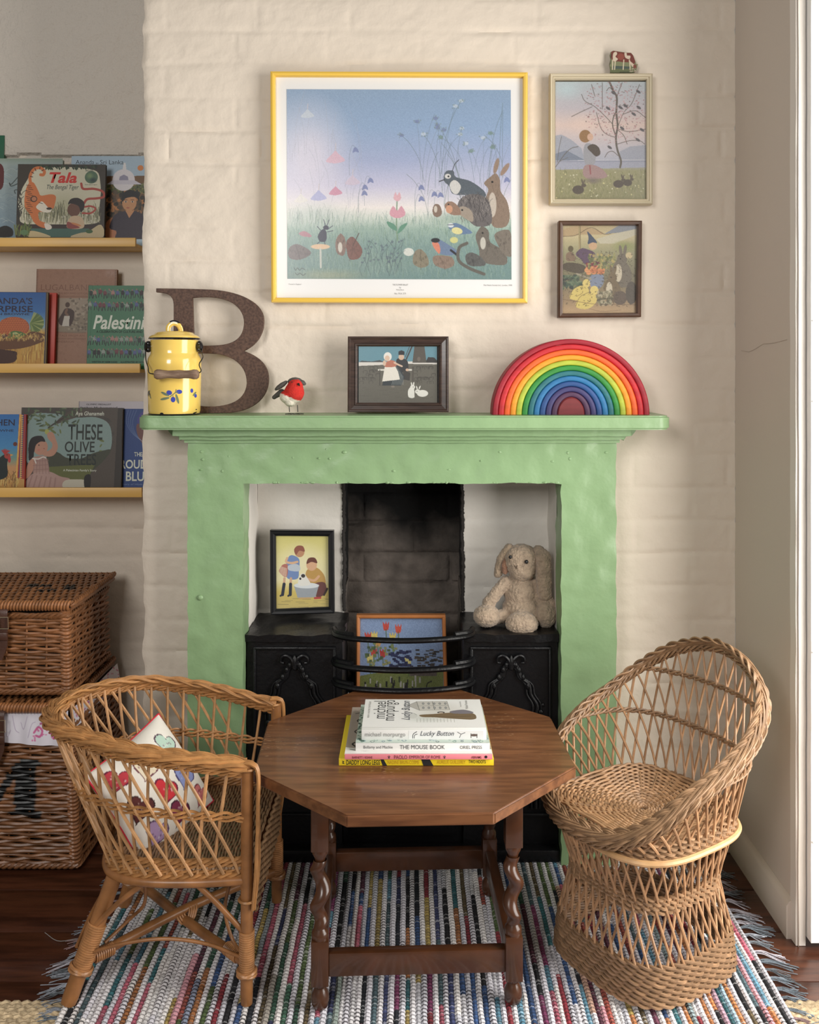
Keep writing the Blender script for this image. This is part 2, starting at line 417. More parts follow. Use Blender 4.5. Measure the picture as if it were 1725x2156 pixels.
# rough plaster band above the alcove
def ph(X, Z):
    lo = 1.838+.010*vnoise(X*9, X*0, 5)
    return np.where(Z > lo, .010, -.004)+.006*vnoise(X*30, Z*30, 6)+.004*vnoise(X*75, Z*75, 7)
G, q = relief(-1.75, XL+.04, 1.815, 2.30, YA-.004, .006, hfun=ph)
struct(wall_part('trim_1', G, q, M_PLASTER))
G, q = relief(2.0, YW, -.013, 2.30, 0, .02, hfun=lambda X, Z: .002*vnoise(X*7, Z*7, 4))
G = np.stack([XR+G[..., 1], G[..., 0], G[..., 2]], -1)
wr = struct(wall_part('wall_right', G, q, M_RWALL))
# hairline crack in the right wall
pts = [(1583, 738, 2.345), (1600, 741, 2.29), (1612, 735, 2.25), (1630, 724, 2.20), (1650, 722, 2.13), (1668, 715, 2.06)]
mb = MB(); mb.tube([(XR-.0004-.0006, d, CH-(py-HOR)/FPX*d) for px, py, d in pts], .0004, 4); mb.build('plaster_crack', mat('crack', (.48, .41, .35), .9), wr)
mb = MB(); mb.prism([(0, -.013), (-.014, -.013), (-.014, .058), (-.010, .066), (-.005, .070), (0, .072)], 2.03, YW, Matrix(((1, 0, 0, XR), (0, 0, 1, 0), (0, 1, 0, 0), (0, 0, 0, 1))))
struct(mb.build('baseboard_right', mat('skirting_paint', (.64, .57, .50), .5)))
# door casing and the bright white door edge
mb = MB(); mb.nbox((XR-.004, 2.005, -.012), (XR+.017, 2.035, 2.3), .03, .0006, 12)
struct(mb.build('trim_2', mat('casing_paint', (.74, .69, .63), .4)))
mb = MB(); mb.nbox((XR+.020, 1.985, .006), (XR+.30, 2.028, 2.3), .03, .0004, 12)
for z in (1.32, 1.15, .62, .22): mb.ball((XR+.024, 1.985, z), .003)
d1 = struct(mb.build('door_1', M_WHITE))
# floor: wide dark red boards running across
M_FLOOR = mat('dark_red_floorboards', (.045, .014, .007), .30, col2=(.105, .034, .016), vscale=5, stretch=(1.2, 10, 10), bump=.25, bscale=18, bdist=.0015, coat=.1)
mb = MB()
yb = .9; k = 0
while yb < 2.8:
    w = .165
    mb.box((-2.0, yb+.0012, -.04), (1.9, yb+w-.0012, -.0125), .0015); yb += w; k += 1
struct(mb.build('floor', M_FLOOR))

# ================================================================== FIREPLACE SURROUND
YS = 2.31
fs = thing('fireplace_surround', 'green gloss-painted fireplace surround with moulded mantel shelf', 'fireplace', (-.018, 2.35, 0))
mb = MB()
mb.nbox((-.545, YS, -.0123), (-.409, 2.392, .95), .012, .0016, 30)
mb.build('jamb', M_GREEN, fs)
mb = MB(); mb.nbox((.373, YS, -.0123), (.508, 2.392, .95), .012, .0016, 30); mb.build('jamb', M_GREEN, fs)
mb = MB(); mb.nbox((-.545, YS, .936), (.508, 2.392, 1.045), .012, .0018, 30)
for i in range(38):   # drips of thick paint along the lintel's lower edge
    x = RND.uniform(-.40, .365); mb.ball((x, YS+.003, .938), (RND.uniform(.003, .010), .004, RND.uniform(.002, .004)), seg=8)
for i in range(26):
    x = RND.uniform(-.53, .49); z = RND.uniform(.95, 1.02); mb.ball((x, YS+.002, z), (RND.uniform(.003, .007), .0035, RND.uniform(.002, .005)), seg=8)
mb.ball((-.515, YS+.001, .655), (.008, .005, .007), seg=10)
mb.build('lintel', M_GREEN, fs)
mb = MB()
mb.nbox((-.552, YS-.008, 1.036), (.515, 2.392, 1.046), .02, .0006, 30)
mb.nbox((-.560, YS-.022, 1.045), (.523, 2.392, 1.056), .02, .0006, 30)
mb.nbox((-.572, YS-.040, 1.055), (.535, 2.392, 1.0735), .02, .0008, 30)
mb.build('moulding', M_GREEN, fs)
for sx, x in ((-1, -.572), (1, .535)):
    mb = MB(); pr = [(0, 0), (.030, 0), (.030, -.010), (.020, -.022), (.006, -.024), (0, -.034), (-.004, -.02)]
    mb.prism([(a*sx, b) for a, b in pr], 2.33, 2.392, Matrix(((1, 0, 0, x-.004*sx), (0, 0, 1, 0), (0, 1, 0, 1.0735), (0, 0, 0, 1)))); mb.build('bracket', M_GREEN, fs)
# mantel shelf with rounded front corners
Xa, Xb, Ya, Yb, Za, Zb = -.648, .623, 2.230, 2.392, 1.0725, 1.106
r_ = .030; out = [(Xa, Yb)]+[(Xa+r_-r_*math.cos(t), Ya+r_-r_*math.sin(t)) for t in np.linspace(0, PI/2, 8)]
nx_ = 90
out += [(Xa+r_+(Xb-Xa-2*r_)*i/nx_, Ya+.0012*mn.noise(Vector((i*.35, 0, 0)))) for i in range(1, nx_)]
out += [(Xb-r_+r_*math.sin(t), Ya+r_-r_*math.cos(t)) for t in np.linspace(0, PI/2, 8)]+[(Xb, Yb)]
bm = bmesh.new(); vs = [bm.verts.new((x, y, Za)) for x, y in out]; f = bm.faces.new(vs)
ex = bmesh.ops.extrude_face_region(bm, geom=[f]); bmesh.ops.translate(bm, vec=(0, 0, Zb-Za), verts=[v for v in ex['geom'] if isinstance(v, bmesh.types.BMVert)])
bmesh.ops.recalc_face_normals(bm, faces=bm.faces)
ed = [e for e in bm.edges if abs(e.verts[0].co.z-e.verts[1].co.z) < 1e-6 and e.verts[0].co.y < Yb-.001]
bmesh.ops.bevel(bm, geom=ed, offset=.0045, segments=3, affect='EDGES')
mb = MB(); mb.bm(bm); mb.build('mantel_shelf', M_GREEN, fs)

# ================================================================== RECESS (fireplace opening)
mb = MB()
Gl, ql = relief(-.412, -.176, .0, .96, 2.55, .008, .0035, 41, hfun=lambda X, Z: brick_h(X, Z, .004, 41, .09, .26)+.012*(X > -.20)*0)
mb.add(Gl.reshape(-1, 3), [ql])
Gl, ql = relief(.142, .378, .0, .96, 2.55, .008, hfun=lambda X, Z: brick_h(X, Z, .004, 43, .09, .26)); mb.add(Gl.reshape(-1, 3), [ql])
for x, s in ((-.411, 1), (.375, -1)):     # side reveals
    Y, Z = np.meshgrid(np.linspace(2.385, 2.56, 24), np.linspace(0, .96, 110), indexing='ij')
    Xv = x+s*.004*vnoise(Y*22, Z*22, 51)+s*.006*(brick_h(Y, Z, .3, 44)) ; Xv = x+s*.006*vnoise(Y*15, Z*15, 51)
    mb.grid(np.stack([Xv, Y, Z], -1))
rec = struct(mb.build('wall_recess', M_INNER))
M_FIREBRICK = mat('grey_firebrick', (.15, .125, .108), .95, var=.45, vscale=14, bump=.9, bscale=90, bdist=.003)
def blacken_up(m):   # brick colour goes black towards the flue and the right, with a ragged diagonal edge
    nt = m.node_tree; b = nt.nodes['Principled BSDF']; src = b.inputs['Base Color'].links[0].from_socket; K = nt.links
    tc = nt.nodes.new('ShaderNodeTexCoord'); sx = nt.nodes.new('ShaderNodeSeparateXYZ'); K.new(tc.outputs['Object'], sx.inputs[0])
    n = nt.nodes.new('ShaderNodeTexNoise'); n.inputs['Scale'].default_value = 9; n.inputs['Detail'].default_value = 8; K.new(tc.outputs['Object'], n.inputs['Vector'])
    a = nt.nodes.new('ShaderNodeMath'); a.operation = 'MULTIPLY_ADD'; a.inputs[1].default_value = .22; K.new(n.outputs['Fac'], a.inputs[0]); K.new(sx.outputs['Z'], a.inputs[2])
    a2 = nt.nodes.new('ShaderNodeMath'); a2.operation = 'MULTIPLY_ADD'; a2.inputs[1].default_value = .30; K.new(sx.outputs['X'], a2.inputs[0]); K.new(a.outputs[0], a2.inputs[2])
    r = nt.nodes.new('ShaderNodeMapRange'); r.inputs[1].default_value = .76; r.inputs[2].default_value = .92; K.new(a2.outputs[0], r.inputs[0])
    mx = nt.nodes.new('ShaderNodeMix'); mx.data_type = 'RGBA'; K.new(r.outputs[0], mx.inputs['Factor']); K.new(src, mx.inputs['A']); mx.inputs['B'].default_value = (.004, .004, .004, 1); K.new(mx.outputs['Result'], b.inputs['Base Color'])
blacken_up(M_FIREBRICK)
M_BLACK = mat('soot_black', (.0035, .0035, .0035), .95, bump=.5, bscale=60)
mb = MB()
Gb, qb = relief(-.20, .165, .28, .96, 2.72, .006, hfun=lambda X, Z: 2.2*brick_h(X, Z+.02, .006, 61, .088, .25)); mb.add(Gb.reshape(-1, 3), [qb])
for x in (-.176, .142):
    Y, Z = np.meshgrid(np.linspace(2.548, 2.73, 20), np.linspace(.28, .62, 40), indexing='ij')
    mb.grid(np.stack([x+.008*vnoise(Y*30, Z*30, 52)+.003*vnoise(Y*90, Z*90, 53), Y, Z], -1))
mb.build('firebrick', M_FIREBRICK, rec)
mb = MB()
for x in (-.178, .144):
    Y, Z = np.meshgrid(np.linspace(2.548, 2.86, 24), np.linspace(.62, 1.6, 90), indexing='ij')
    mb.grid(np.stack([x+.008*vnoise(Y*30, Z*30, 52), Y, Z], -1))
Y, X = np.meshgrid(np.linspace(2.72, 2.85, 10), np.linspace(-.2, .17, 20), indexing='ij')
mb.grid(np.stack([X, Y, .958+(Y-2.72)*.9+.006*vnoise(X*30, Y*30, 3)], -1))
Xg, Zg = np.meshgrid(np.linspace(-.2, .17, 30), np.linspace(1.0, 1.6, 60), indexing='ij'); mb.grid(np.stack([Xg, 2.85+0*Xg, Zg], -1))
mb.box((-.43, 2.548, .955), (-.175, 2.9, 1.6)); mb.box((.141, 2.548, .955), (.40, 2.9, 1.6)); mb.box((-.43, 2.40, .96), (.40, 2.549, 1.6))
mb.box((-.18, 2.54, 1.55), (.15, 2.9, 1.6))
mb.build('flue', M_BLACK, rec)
# ragged soot-dark arris where the whitewash stops
mb = MB()
for x in (-.1775, .1435):
    pts = [(x+.004*vnoise(np.array(z*40.), np.array(x), 71)+.003*vnoise(np.array(z*110.), np.array(x), 72), 2.547, z) for z in np.linspace(.56, .955, 90)]
    mb.tube(np.array(pts, float), [.0035+.002*abs(math.sin(i*1.7)) for i in range(90)], 6)
mb.build('sooty_arris', mat('soot_edge', (.03, .026, .024), .95), rec)

# ================================================================== CAST IRON GRATE
gr = thing('hob_grate', 'black cast-iron hob grate with ornate side panels inside the green fireplace', 'fire grate', (-.018, 2.45, 0))
def hob(x0, x1, left):
    mb = MB(); mb.nbox((x0, 2.352, -.0123), (x1, 2.548, .540), .02, .001, 40)
    mb.box((x0+.016, 2.345, .10), (x0+.024, 2.356, .52), .003); mb.box((x1-.024, 2.345, .10), (x1-.016, 2.356, .52), .003)
    mb.box((x0+.016, 2.345, .515), (x1-.016, 2.356, .523), .003); mb.box((x0+.016, 2.345, .10), (x1-.016, 2.356, .108), .003)
    h = mb.build('hob', M_IRON, gr)
    mb = MB(); mb.nbox((x0-.0, 2.338, .538), (x1+.004 if left else x1, 2.548, .556), .015, .0022, 35); mb.build('hob_plate', M_IRON, h)
    # gothic arch relief with a leafy crown
    c = (x0+x1)/2; y = 2.349; mb = MB()
    for k, (rr, off) in enumerate(((.0052, 0), (.0035, .011), (.0028, -.010))):
        for s in (-1, 1):
            q = [(c+s*(.062-off), y, .12), (c+s*(.062-off), y, .33), (c+s*(.066-off), y, .375), (c+s*(.050-off*.9), y-.002, .405), (c+s*(.045-off*.8), y-.002, .43), (c+s*(.024-off*.5), y-.003, .448), (c+s*(.016-off*.2), y-.003, .470-off*.4), (c, y-.004, .490-off*.8)]
            mb.tube(spl(q, ds=.006), rr, 8)
    for s in (-1, 1):
        q = [(c, y-.006, .470), (c+s*.006, y-.007, .492), (c+s*.020, y-.007, .503), (c+s*.032, y-.006, .498), (c+s*.034, y-.005, .486), (c+s*.026, y-.005, .484)]
        p_ = spl(q, ds=.003); mb.tube(p_, np.linspace(.006, .003, len(p_)), 8)
        for j, (dx, dz) in enumerate(((.012, .0), (.020, -.012), (.030, -.030), (.042, -.052))):
            mb.ball((c+s*dx, y-.004, .478+dz), (.006, .006, .009), seg=8)
        mb.ball((c+s*.062, y-.003, .335), (.011, .007, .009), seg=10); mb.ball((c+s*.074, y-.003, .362), (.007, .005, .006), seg=8)
        mb.ball((c+s*.080, y, .378), (.005, .004, .005), seg=8)
        mb.ball((c+s*.03, y, .20), (.02, .006, .045), seg=12)
    mb.ball((c, y-.006, .485), (.007, .007, .02), seg=10)
    mb.build('relief_moulding', M_IRON, h)
hob(-.407, -.168, True); hob(.135, .371, False)
for z, rr in ((.5585, .0088), (.487, .0098), (.437, .0085)):
    q = [(-.188, 2.352, z), (-.178, 2.325, z-.001), (-.14, 2.300, z-.001), (-.08, 2.284, z), (-.017, 2.278, z), (.05, 2.284, z), (.11, 2.300, z), (.148, 2.325, z-.001), (.158, 2.352, z)]
    mb = MB(); mb.tube(spl(q, ds=.012), rr, 10, flat=.75); mb.tube(spl([(a, b+.006, c+.007) for a, b, c in q[:3]], ds=.01), rr*.8, 8); mb.tube(spl([(a, b+.006, c+.007) for a, b, c in q[-3:]], ds=.01), rr*.8, 8)
    mb.build('fire_bar', M_IRON, gr)
mb = MB()
for i in range(9): mb.box((-.16+i*.034, 2.33, .335), (-.15+i*.034, 2.70, .35), .002)
mb.box((-.168, 2.33, .325), (.135, 2.345, .35)); mb.box((-.168, 2.60, .28), (.135, 2.73, .335))
mb.build('ash_grid', M_IRON, gr)
mb = MB(); mb.box((-.168, 2.36, -.012), (.135, 2.40, .28), .003); mb.box((-.15, 2.352, .05), (.117, 2.362, .24), .004)
mb.ball((-.13, 2.345, .20), .009)
mb.build('ash_door', M_IRON, gr)
mb = MB(); mb.box((-.407, 2.20+.118, 0), (.371, 2.36, .03), .004); mb.build('fender_strip', M_IRON, gr)

# ================================================================== RAG RUG
rug = thing('rag_rug', 'multicoloured striped rag rug with fringed sides under the table', 'rug', (0, 2.0, 0))
PAL = [L(160, 30, 50), L(40, 120, 130), L(60, 70, 120), L(95, 120, 60), L(200, 120, 40), L(40, 45, 55), L(110, 50, 75), L(80, 110, 120), L(45, 90, 150), L(150, 50, 110), L(60, 110, 85), L(190, 80, 60), L(120, 100, 60), L(90, 160, 190), L(35, 35, 40), L(200, 170, 70), L(215, 90, 120)]
WHT = [L(238, 235, 238), L(228, 226, 234), L(242, 238, 236), L(214, 214, 222)]
mb = MB(); x = -.665; i = 0; Y0, Y1 = 1.35, 2.345
ring = .0052; npt = int((Y1-Y0)/(ring/3))
ys = np.linspace(Y0, Y1, npt); ph_ = 0
while x < .715:
    white = i % 2 == 0; w = RND.uniform(.0105, .0135) if white else RND.uniform(.0085, .0115)
    off = RND.uniform(0, 1); j = np.arange(npt); cyc = np.abs(np.sin(PI*(ys/ring*.5*1.0+off)))
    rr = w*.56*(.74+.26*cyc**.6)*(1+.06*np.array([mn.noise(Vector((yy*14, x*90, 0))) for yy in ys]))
    cx = x+w/2+.0022*np.array([mn.noise(Vector((yy*5, x*3, 4))) for yy in ys])+.0012*np.array([mn.noise(Vector((yy*25, x*80, 9))) for yy in ys])
    C = np.empty((npt, 3)); yy = Y0
    base = np.array(RND.choice(WHT)) if white else None
    k0 = 0
    while k0 < npt:
        ln = int(RND.uniform(.05, .34)/(Y1-Y0)*npt) if not white else int(RND.uniform(.25, .7)/(Y1-Y0)*npt)
        if white: c = np.array(RND.choice(WHT)) if RND.random() > .06 else np.array(RND.choice(PAL))*.6+.3
        else: c = np.array(RND.choice(PAL))*RND.uniform(.7, 1.25) if RND.random() > .10 else np.array(RND.choice(WHT))
        C[k0:k0+ln] = c; k0 += max(ln, 4)
    if not white: C = C*(1+NR.uniform(-.35, .5, (npt, 1)))*.62+C.mean(1, keepdims=True)*.22+(NR.rand(npt, 1) < .06)*.35
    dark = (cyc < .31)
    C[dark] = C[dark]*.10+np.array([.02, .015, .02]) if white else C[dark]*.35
    zc = .0062+.0010*np.array([mn.noise(Vector((q_*9, x*30, 2))) for q_ in ys])
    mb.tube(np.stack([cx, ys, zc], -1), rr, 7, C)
    x += w*.97; i += 1
XE = x
mb.build('woven_strips', M_RAG, rug)
mb = MB(); mb.box((-.66, 1.36, .0005), (XE-.006, 2.34, .004)); mb.build('warp_base', mat('rug_warp', (.03, .025, .03), .95), rug)
def fringe(xe, sgn, y0, y1):
    mb = MB(); y = y0
    FC = [(.16, .18, .20), (.28, .30, .34), (.40, .38, .42), (.26, .17, .17), (.15, .18, .21)]
    while y < y1:
        yy = y; ln0 = RND.uniform(.045, .075); a0 = RND.uniform(-.5, .1); base = RND.choice(FC)
        for s in range(11):
            a = a0+RND.uniform(-.28, .28); ln = ln0*RND.uniform(.7, 1.1); bx = RND.uniform(-.3, .3)
            q = [(xe-sgn*.008, yy+RND.uniform(-.006, .006), .006), (xe+sgn*ln*.3, yy+ln*.3*a, .006+RND.uniform(0, .005)), (xe+sgn*ln*.65, yy+ln*.65*a+bx*.012, .003+RND.uniform(0, .004)), (xe+sgn*ln, yy+ln*a+bx*.03, .002)]
            mb.tube(spl(q, n=9), .0009, 4, jit(base, .5))
        y += RND.uniform(.020, .034)
    # a loose long thread
    if sgn < 0: mb.tube(spl([(xe, 2.03, .004), (xe-.05, 2.025, .004), (xe-.09, 2.02, .002), (xe-.13, 2.05, .002)], n=16), .0009, 4, (.3, .28, .27))
    return mb
fringe(-.665, -1, 1.6, 2.34).build('fringe', M_RAG, rug)
fringe(XE-.004, 1, 1.6, 2.34).build('fringe', M_RAG, rug)
rug.location.z -= .0128

# jute rug under the rag rug (coarse braid, seen at both lower corners)
jr = MB()
for r in range(42):
    y = 1.42+r*.0098; jr_c = (.50, .39, .245)
    xs = np.arange(-1.15, 1.10, .006); zz = -.0105+.0018*np.sin(xs*2*PI/.020+(PI if r % 2 else 0))
    for lo, hi in ((-1.15, -.60), (.66, 1.10)):
        m_ = (xs >= lo) & (xs <= hi); jr.tube(np.stack([xs[m_], y+.0022*np.cos(xs[m_]*2*PI/.020), zz[m_]], -1), .0048, 5, jit(jr_c, .25))
jr.box((-1.14, 1.425, -.0125), (1.09, 1.822, -.0124), col=(.2, .13, .06))
tag(jr.build('jute_rug', mat('jute', attr=True, rough=.9, var=.25, vscale=90, bump=.8, bscale=250)), 'beige braided jute rug showing at both lower corners beneath the striped rag rug', 'rug')
# ================================================================== TABLE
TZ = .430; ROT = math.radians(2.3); TC = Vector((.007, 1.985))
def T2(u, v): return Vector((TC.x+u*math.cos(ROT)-v*math.sin(ROT), TC.y+u*math.sin(ROT)+v*math.cos(ROT)))
TM = Matrix.Translation((TC.x, TC.y, 0)) @ Matrix.Rotation(ROT, 4, 'Z')
tb = thing('side_table', 'octagonal brown oak side table with barley-twist legs standing on the rag rug', 'table', (TC.x, TC.y, 0))
RR = .3185/math.cos(PI/8)
oct_ = [(RR*math.cos(PI/8+i*PI/4), RR*math.sin(PI/8+i*PI/4)) for i in range(8)]
bm = bmesh.new(); f = bm.faces.new([bm.verts.new((x, y, TZ-.022)) for x, y in oct_])
ex = bmesh.ops.extrude_face_region(bm, geom=[f]); bmesh.ops.translate(bm, vec=(0, 0, .022), verts=[v for v in ex['geom'] if isinstance(v, bmesh.types.BMVert)])
bmesh.ops.recalc_face_normals(bm, faces=bm.faces); bmesh.ops.bevel(bm, geom=bm.edges[:], offset=.003, segments=3, affect='EDGES')
MB().bm(bm, TM).build('table_top', M_TABLE, tb, sharp=30)
hw = .0165
for (u, v) in ((-.185, -.185), (.185, -.185), (-.185, .185), (.185, .185)):
    lm = TM @ Matrix.Translation((u, v, 0))
    mb = MB()
    mb.box((-hw, -hw, .305), (hw, hw, TZ-.022), .0015, lm)
    mb.box((-hw, -hw, .050), (hw, hw, .135), .0015, lm)
    # bun foot
    mb.lathe([(.008, 0), (.0145, .006), (.0175, .018), (.0165, .030), (.012, .038), (.0105, .042), (.0145, .048), (.015, .052)], lm, 24)
    mb.lathe([(.0155, .134), (.0165, .140), (.0160, .148), (.0110, .154), (.0105, .158)], lm, 24)
    mb.lathe([(.0095, .282), (.0105, .288), (.0145, .296), (.0155, .300), (.0150, .307)], lm, 24)
    # barley twist: a circular section whose centre travels a helix
    nz = 90; seg = 20; th = np.arange(seg)*2*PI/seg; G = np.zeros((nz, seg+1, 3)); th2 = np.append(th, th[0])
    for i in range(nz):
        t = i/(nz-1); z = .156+t*(.284-.156); a = t*2*PI*1.75*(1 if u < 0 else -1); fade = min(1, t*7, (1-t)*7)
        swell = .0125+.0018*math.sin(PI*t)
        off = .0062*fade
        G[i, :, 0] = swell*np.cos(th2)+off*math.cos(a); G[i, :, 1] = swell*np.sin(th2)+off*math.sin(a); G[i, :, 2] = z
    G = np.array([[tuple(lm @ Vector(p)) for p in row] for row in G]); mb.grid(G)
    mb.build('leg', M_TLEG, tb)
for a, b, c, d in ((-.169, .169, -.196, -.174), (-.169, .169, .174, .196)):
    mb = MB(); mb.box((a, c, .066), (b, d, .110), .002, TM); mb.build('stretcher', M_TLEG, tb)
for s in (-1, 1):
    mb = MB(); mb.box((s*.185-.011, -.169, .066), (s*.185+.011, .169, .110), .002, TM); mb.build('stretcher', M_TLEG, tb)
for a, b, c, d in ((-.169, .169, -.190, -.172), (-.169, .169, .172, .190), (-.190, -.172, -.169, .169), (.172, .190, -.169, .169)):
    mb = MB(); mb.box((a, c, .372), (b, d, TZ-.022), .001, TM); mb.build('apron', M_TLEG, tb)

# ================================================================== BOOKS ON THE TABLE
M_YEL = mat('yellow_book_cloth', L(236, 208, 40), .5); M_PNK = mat('pink_spine', L(236, 140, 150), .5)
M_LITE = mat('cream_cover', L(226, 212, 196), .5); M_WCOV = mat('white_laminated_cover', (.82, .81, .78), .3); M_MINT = mat('mint_cover', L(188, 208, 192), .45)
def flat_book(name, label, x0, x1, y0, y1, z0, z1, m_cov, m_spine, rot=0):
    c = Vector(((x0+x1)/2, (y0+y1)/2, z0)); t = thing(name, label, 'book', c, 'pile of picture books on the table')
    M = Matrix.Translation(c) @ Matrix.Rotation(rot, 4, 'Z') @ Matrix.Translation(-c); th = .0018
    mb = MB(); mb.box((x0, y0+.002, z1-th), (x1, y1, z1), .0006, M); mb.box((x0, y0+.002, z0), (x1, y1, z0+th), .0006, M); mb.build('cover', m_cov, t)
    mb = MB(); mb.box((x0, y0, z0), (x1, y0+.003, z1), .0008, M); mb.build('spine', m_spine, t)
    mb = MB(); mb.box((x0+.003, y0+.003, z0+th), (x1-.003, y1-.003, z1-th), 0, M); mb.build('pages', M_PAGES, t)
    W_ = x1-x0
    sp = panel(0, 0, W_*1000, (z1-z0)*1000, M @ Vector((x0, y0-.0002, z1)), M @ Vector((x1, y0-.0002, z1)), M @ Vector((x0, y0-.0002, z0)))
    tp = panel(0, 0, W_*1000, (y1-y0)*1000, M @ Vector((x0, y1, z1+.0002)), M @ Vector((x1, y1, z1+.0002)), M @ Vector((x0, y0, z1+.0002)))
    return t, sp, tp
z0 = TZ
t, sp, tp = flat_book('book', 'yellow book at the bottom of the pile on the octagonal table', -.1405, .1675, 1.868, 2.100, z0+.0005, z0+.0150, M_YEL, M_YEL)
lettering([('DADDY LONG LEGS', 15, 3, 82, 12.5, .012)], sp, M_BLACKINK, t); lettering([('NADINE BRUN-COSME', 97, 4, 160, 11), ('AURELIE GUILLEREY', 195, 3.5, 252, 10.5)], sp, mat('ochre_ink', L(190, 150, 30), .6), t)
lettering([('TWO HOOTS', 258, 3, 292, 9.5, .01)], sp, M_BLACKINK, t)
for a, b in ((85, 94), (166, 186)):
    mb = MB(); mb.add([tuple(sp(a-3, 0)+sp.N*.0004), tuple(sp(b-6, 0)+sp.N*.0004), tuple(sp(b+2, 14)+sp.N*.0004), tuple(sp(a+2, 14)+sp.N*.0004)], [[0, 1, 2, 3]]); mb.build('black_band', M_BLACKINK, t, smooth=False)
mb = MB(); mb.add([tuple(sp(x, y)+sp.N*.0004) for x, y in ((7, 4), (11, 6), (9, 8), (12, 11), (7, 10), (8, 7))], [[0, 1, 2, 3, 4, 5]])
mb.build('bird_mark', M_BLACKINK, t, smooth=False)
t, sp, tp = flat_book('book', 'picture book with a pink spine lying second from the bottom of the table pile', -.1285, .1645, 1.862, 2.115, z0+.0152, z0+.0265, M_LITE, M_PNK)
mb = MB(); mb.box((-.1285, 1.8622, z0+.0246), (.1645, 1.866, z0+.0267)); mb.build('white_hinge', M_WCOV, t)
lettering([('BARNETT / KEANE', 15, 4.5, 55, 9, .01), ('PAOLO', 98, 2.5, 124, 10), ('EMPEROR OF ROME', 128, 3, 190, 9), ('ABRAMS', 251, 4, 271, 9, .01)], sp, mat('maroon_ink', L(110, 40, 50), .6), t)
for cx in (88, 198):
    mb = MB()
    for dx, dy, r in ((0, 1.5, 1.5), (-1.6, -1, .8), (0, -1.8, .8), (1.6, -1, .8)):
        mb.prism([(r*math.cos(a), r*math.sin(a)) for a in np.linspace(0, 2*PI, 9)[:-1]], 0, .0002, Matrix(((.001, 0, 0, sp(cx+dx, 6+dy).x), (0, 0, 1, sp(cx, 6).y-.0004), (0, .001, 0, sp(cx+dx, 6+dy).z), (0, 0, 0, 1))))
    mb.build('paw_print', M_BLACKINK, t, smooth=False)
mb = MB(); mb.prism([(2.8*math.cos(a), 2.8*math.sin(a)) for a in np.linspace(0, 2*PI, 17)[:-1]], 0, .0002, Matrix(((.001, 0, 0, sp(280, 6).x), (0, 0, 1, sp(280, 6).y-.0004), (0, .001, 0, sp(280, 6).z), (0, 0, 0, 1))))
mb.build('round_mark', M_BLACKINK, t)
cv = Canvas(0, 0, 293, 253, 300, (176, 160, 148)); cv.poly([(0, 222), (40, 232), (293, 232), (293, 253), (0, 253)], (244, 240, 234))
cv.curve([(10, 40), (22, 34), (20, 44)], 2, (30, 28, 28)); cv.curve([(26, 60), (16, 80), (24, 95)], 2.4, (30, 28, 28)); cv.curve([(28, 120), (14, 140), (26, 160)], 2.4, (30, 28, 28))
cv.curve([(25, 190), (13, 205), (22, 222)], 3.5, (30, 28, 28)); cv.curve([(10, 232), (40, 240), (70, 232), (100, 238)], 2, (60, 58, 60))
art(cv, tp, 'cover_print', M_ART, t)
t, sp, tp = flat_book('book', 'mint and white book second from the top of the table pile', -.1075, .1600, 1.874, 2.085, z0+.0270, z0+.0430, M_MINT, M_WCOV)
lettering([('Bellamy and Mackie', 16, 5, 74, 12.5), ('THE MOUSE BOOK', 88, 3.5, 178, 12), ('ORIEL PRESS', 208, 5, 252, 11.5)], sp, mat('grey_ink', L(70, 72, 74), .6), t)
cv = Canvas(0, 0, 267.5, 211, 330, (196, 212, 200)); 
for i in range(60):
    x = RND.uniform(0, 267); y = RND.uniform(178, 208); r = RND.uniform(2, 5)
    cv.curve([(x, y), (x+r, y-r), (x+2*r, y), (x+r, y+r), (x+r*.4, y)], .9, RND.choice([(70, 100, 130), (50, 70, 80), (90, 130, 120), (110, 140, 170)]))
cv.dots(50, (0, 16), (10, 205), 3, [(90, 130, 110), (130, 160, 140), (50, 80, 70)])
art(cv, tp, 'cover_print', M_ART, t)
t, sp, tp = flat_book('book', 'white paperback with a sketched house and figure, topmost of the table pile', -.0965, .1545, 1.889, 2.062, z0+.0432, z0+.0630, M_WCOV, M_WCOV)
lettering([('michael morpurgo', 7, 4, 88, 15, 0), ], sp, mat('pale_grey_ink', L(140, 138, 136), .6), t)
lettering([('Lucky Button', 118, 1.5, 186, 14, 0, .35)], sp, mat('slate_ink', L(80, 84, 92), .6), t)
cvs = Canvas(95, 1, 245, 18.5, 300, (240, 240, 238)); cvs.curve([(103, 16), (104, 8), (111, 3)], 1.2, (60, 60, 64)); cvs.curve([(106, 16), (107, 10), (112, 8)], 1.2, (90, 90, 94)); cvs.line([(193, 4), (200, 8), (197, 15)], 1.2, (90, 90, 94)); cvs.line([(200, 8), (208, 5)], 1.2, (90, 90, 94))
cvs.ell(226, 10, 7, 2.6, (110, 92, 84)); cvs.line([(220, 7), (220, 15)], 1.6, (100, 86, 78)); cvs.line([(232, 8), (232, 15)], 1.6, (100, 86, 78))
art(cvs, sp, 'spine_print', M_ART, t, lift=.0001)
cv = Canvas(0, 0, 251, 160, 420, (243, 242, 239))
cv.ell(160, 70, 75, 62, (214, 210, 200), soft=.9, a=.8); cv.ell(130, 110, 60, 30, (200, 205, 196), soft=.9, a=.6)
cv.poly([(92, 38), (112, 14), (118, 66)], (190, 186, 178)); cv.poly([(112, 14), (178, 12), (182, 62), (118, 66)], (205, 201, 192))
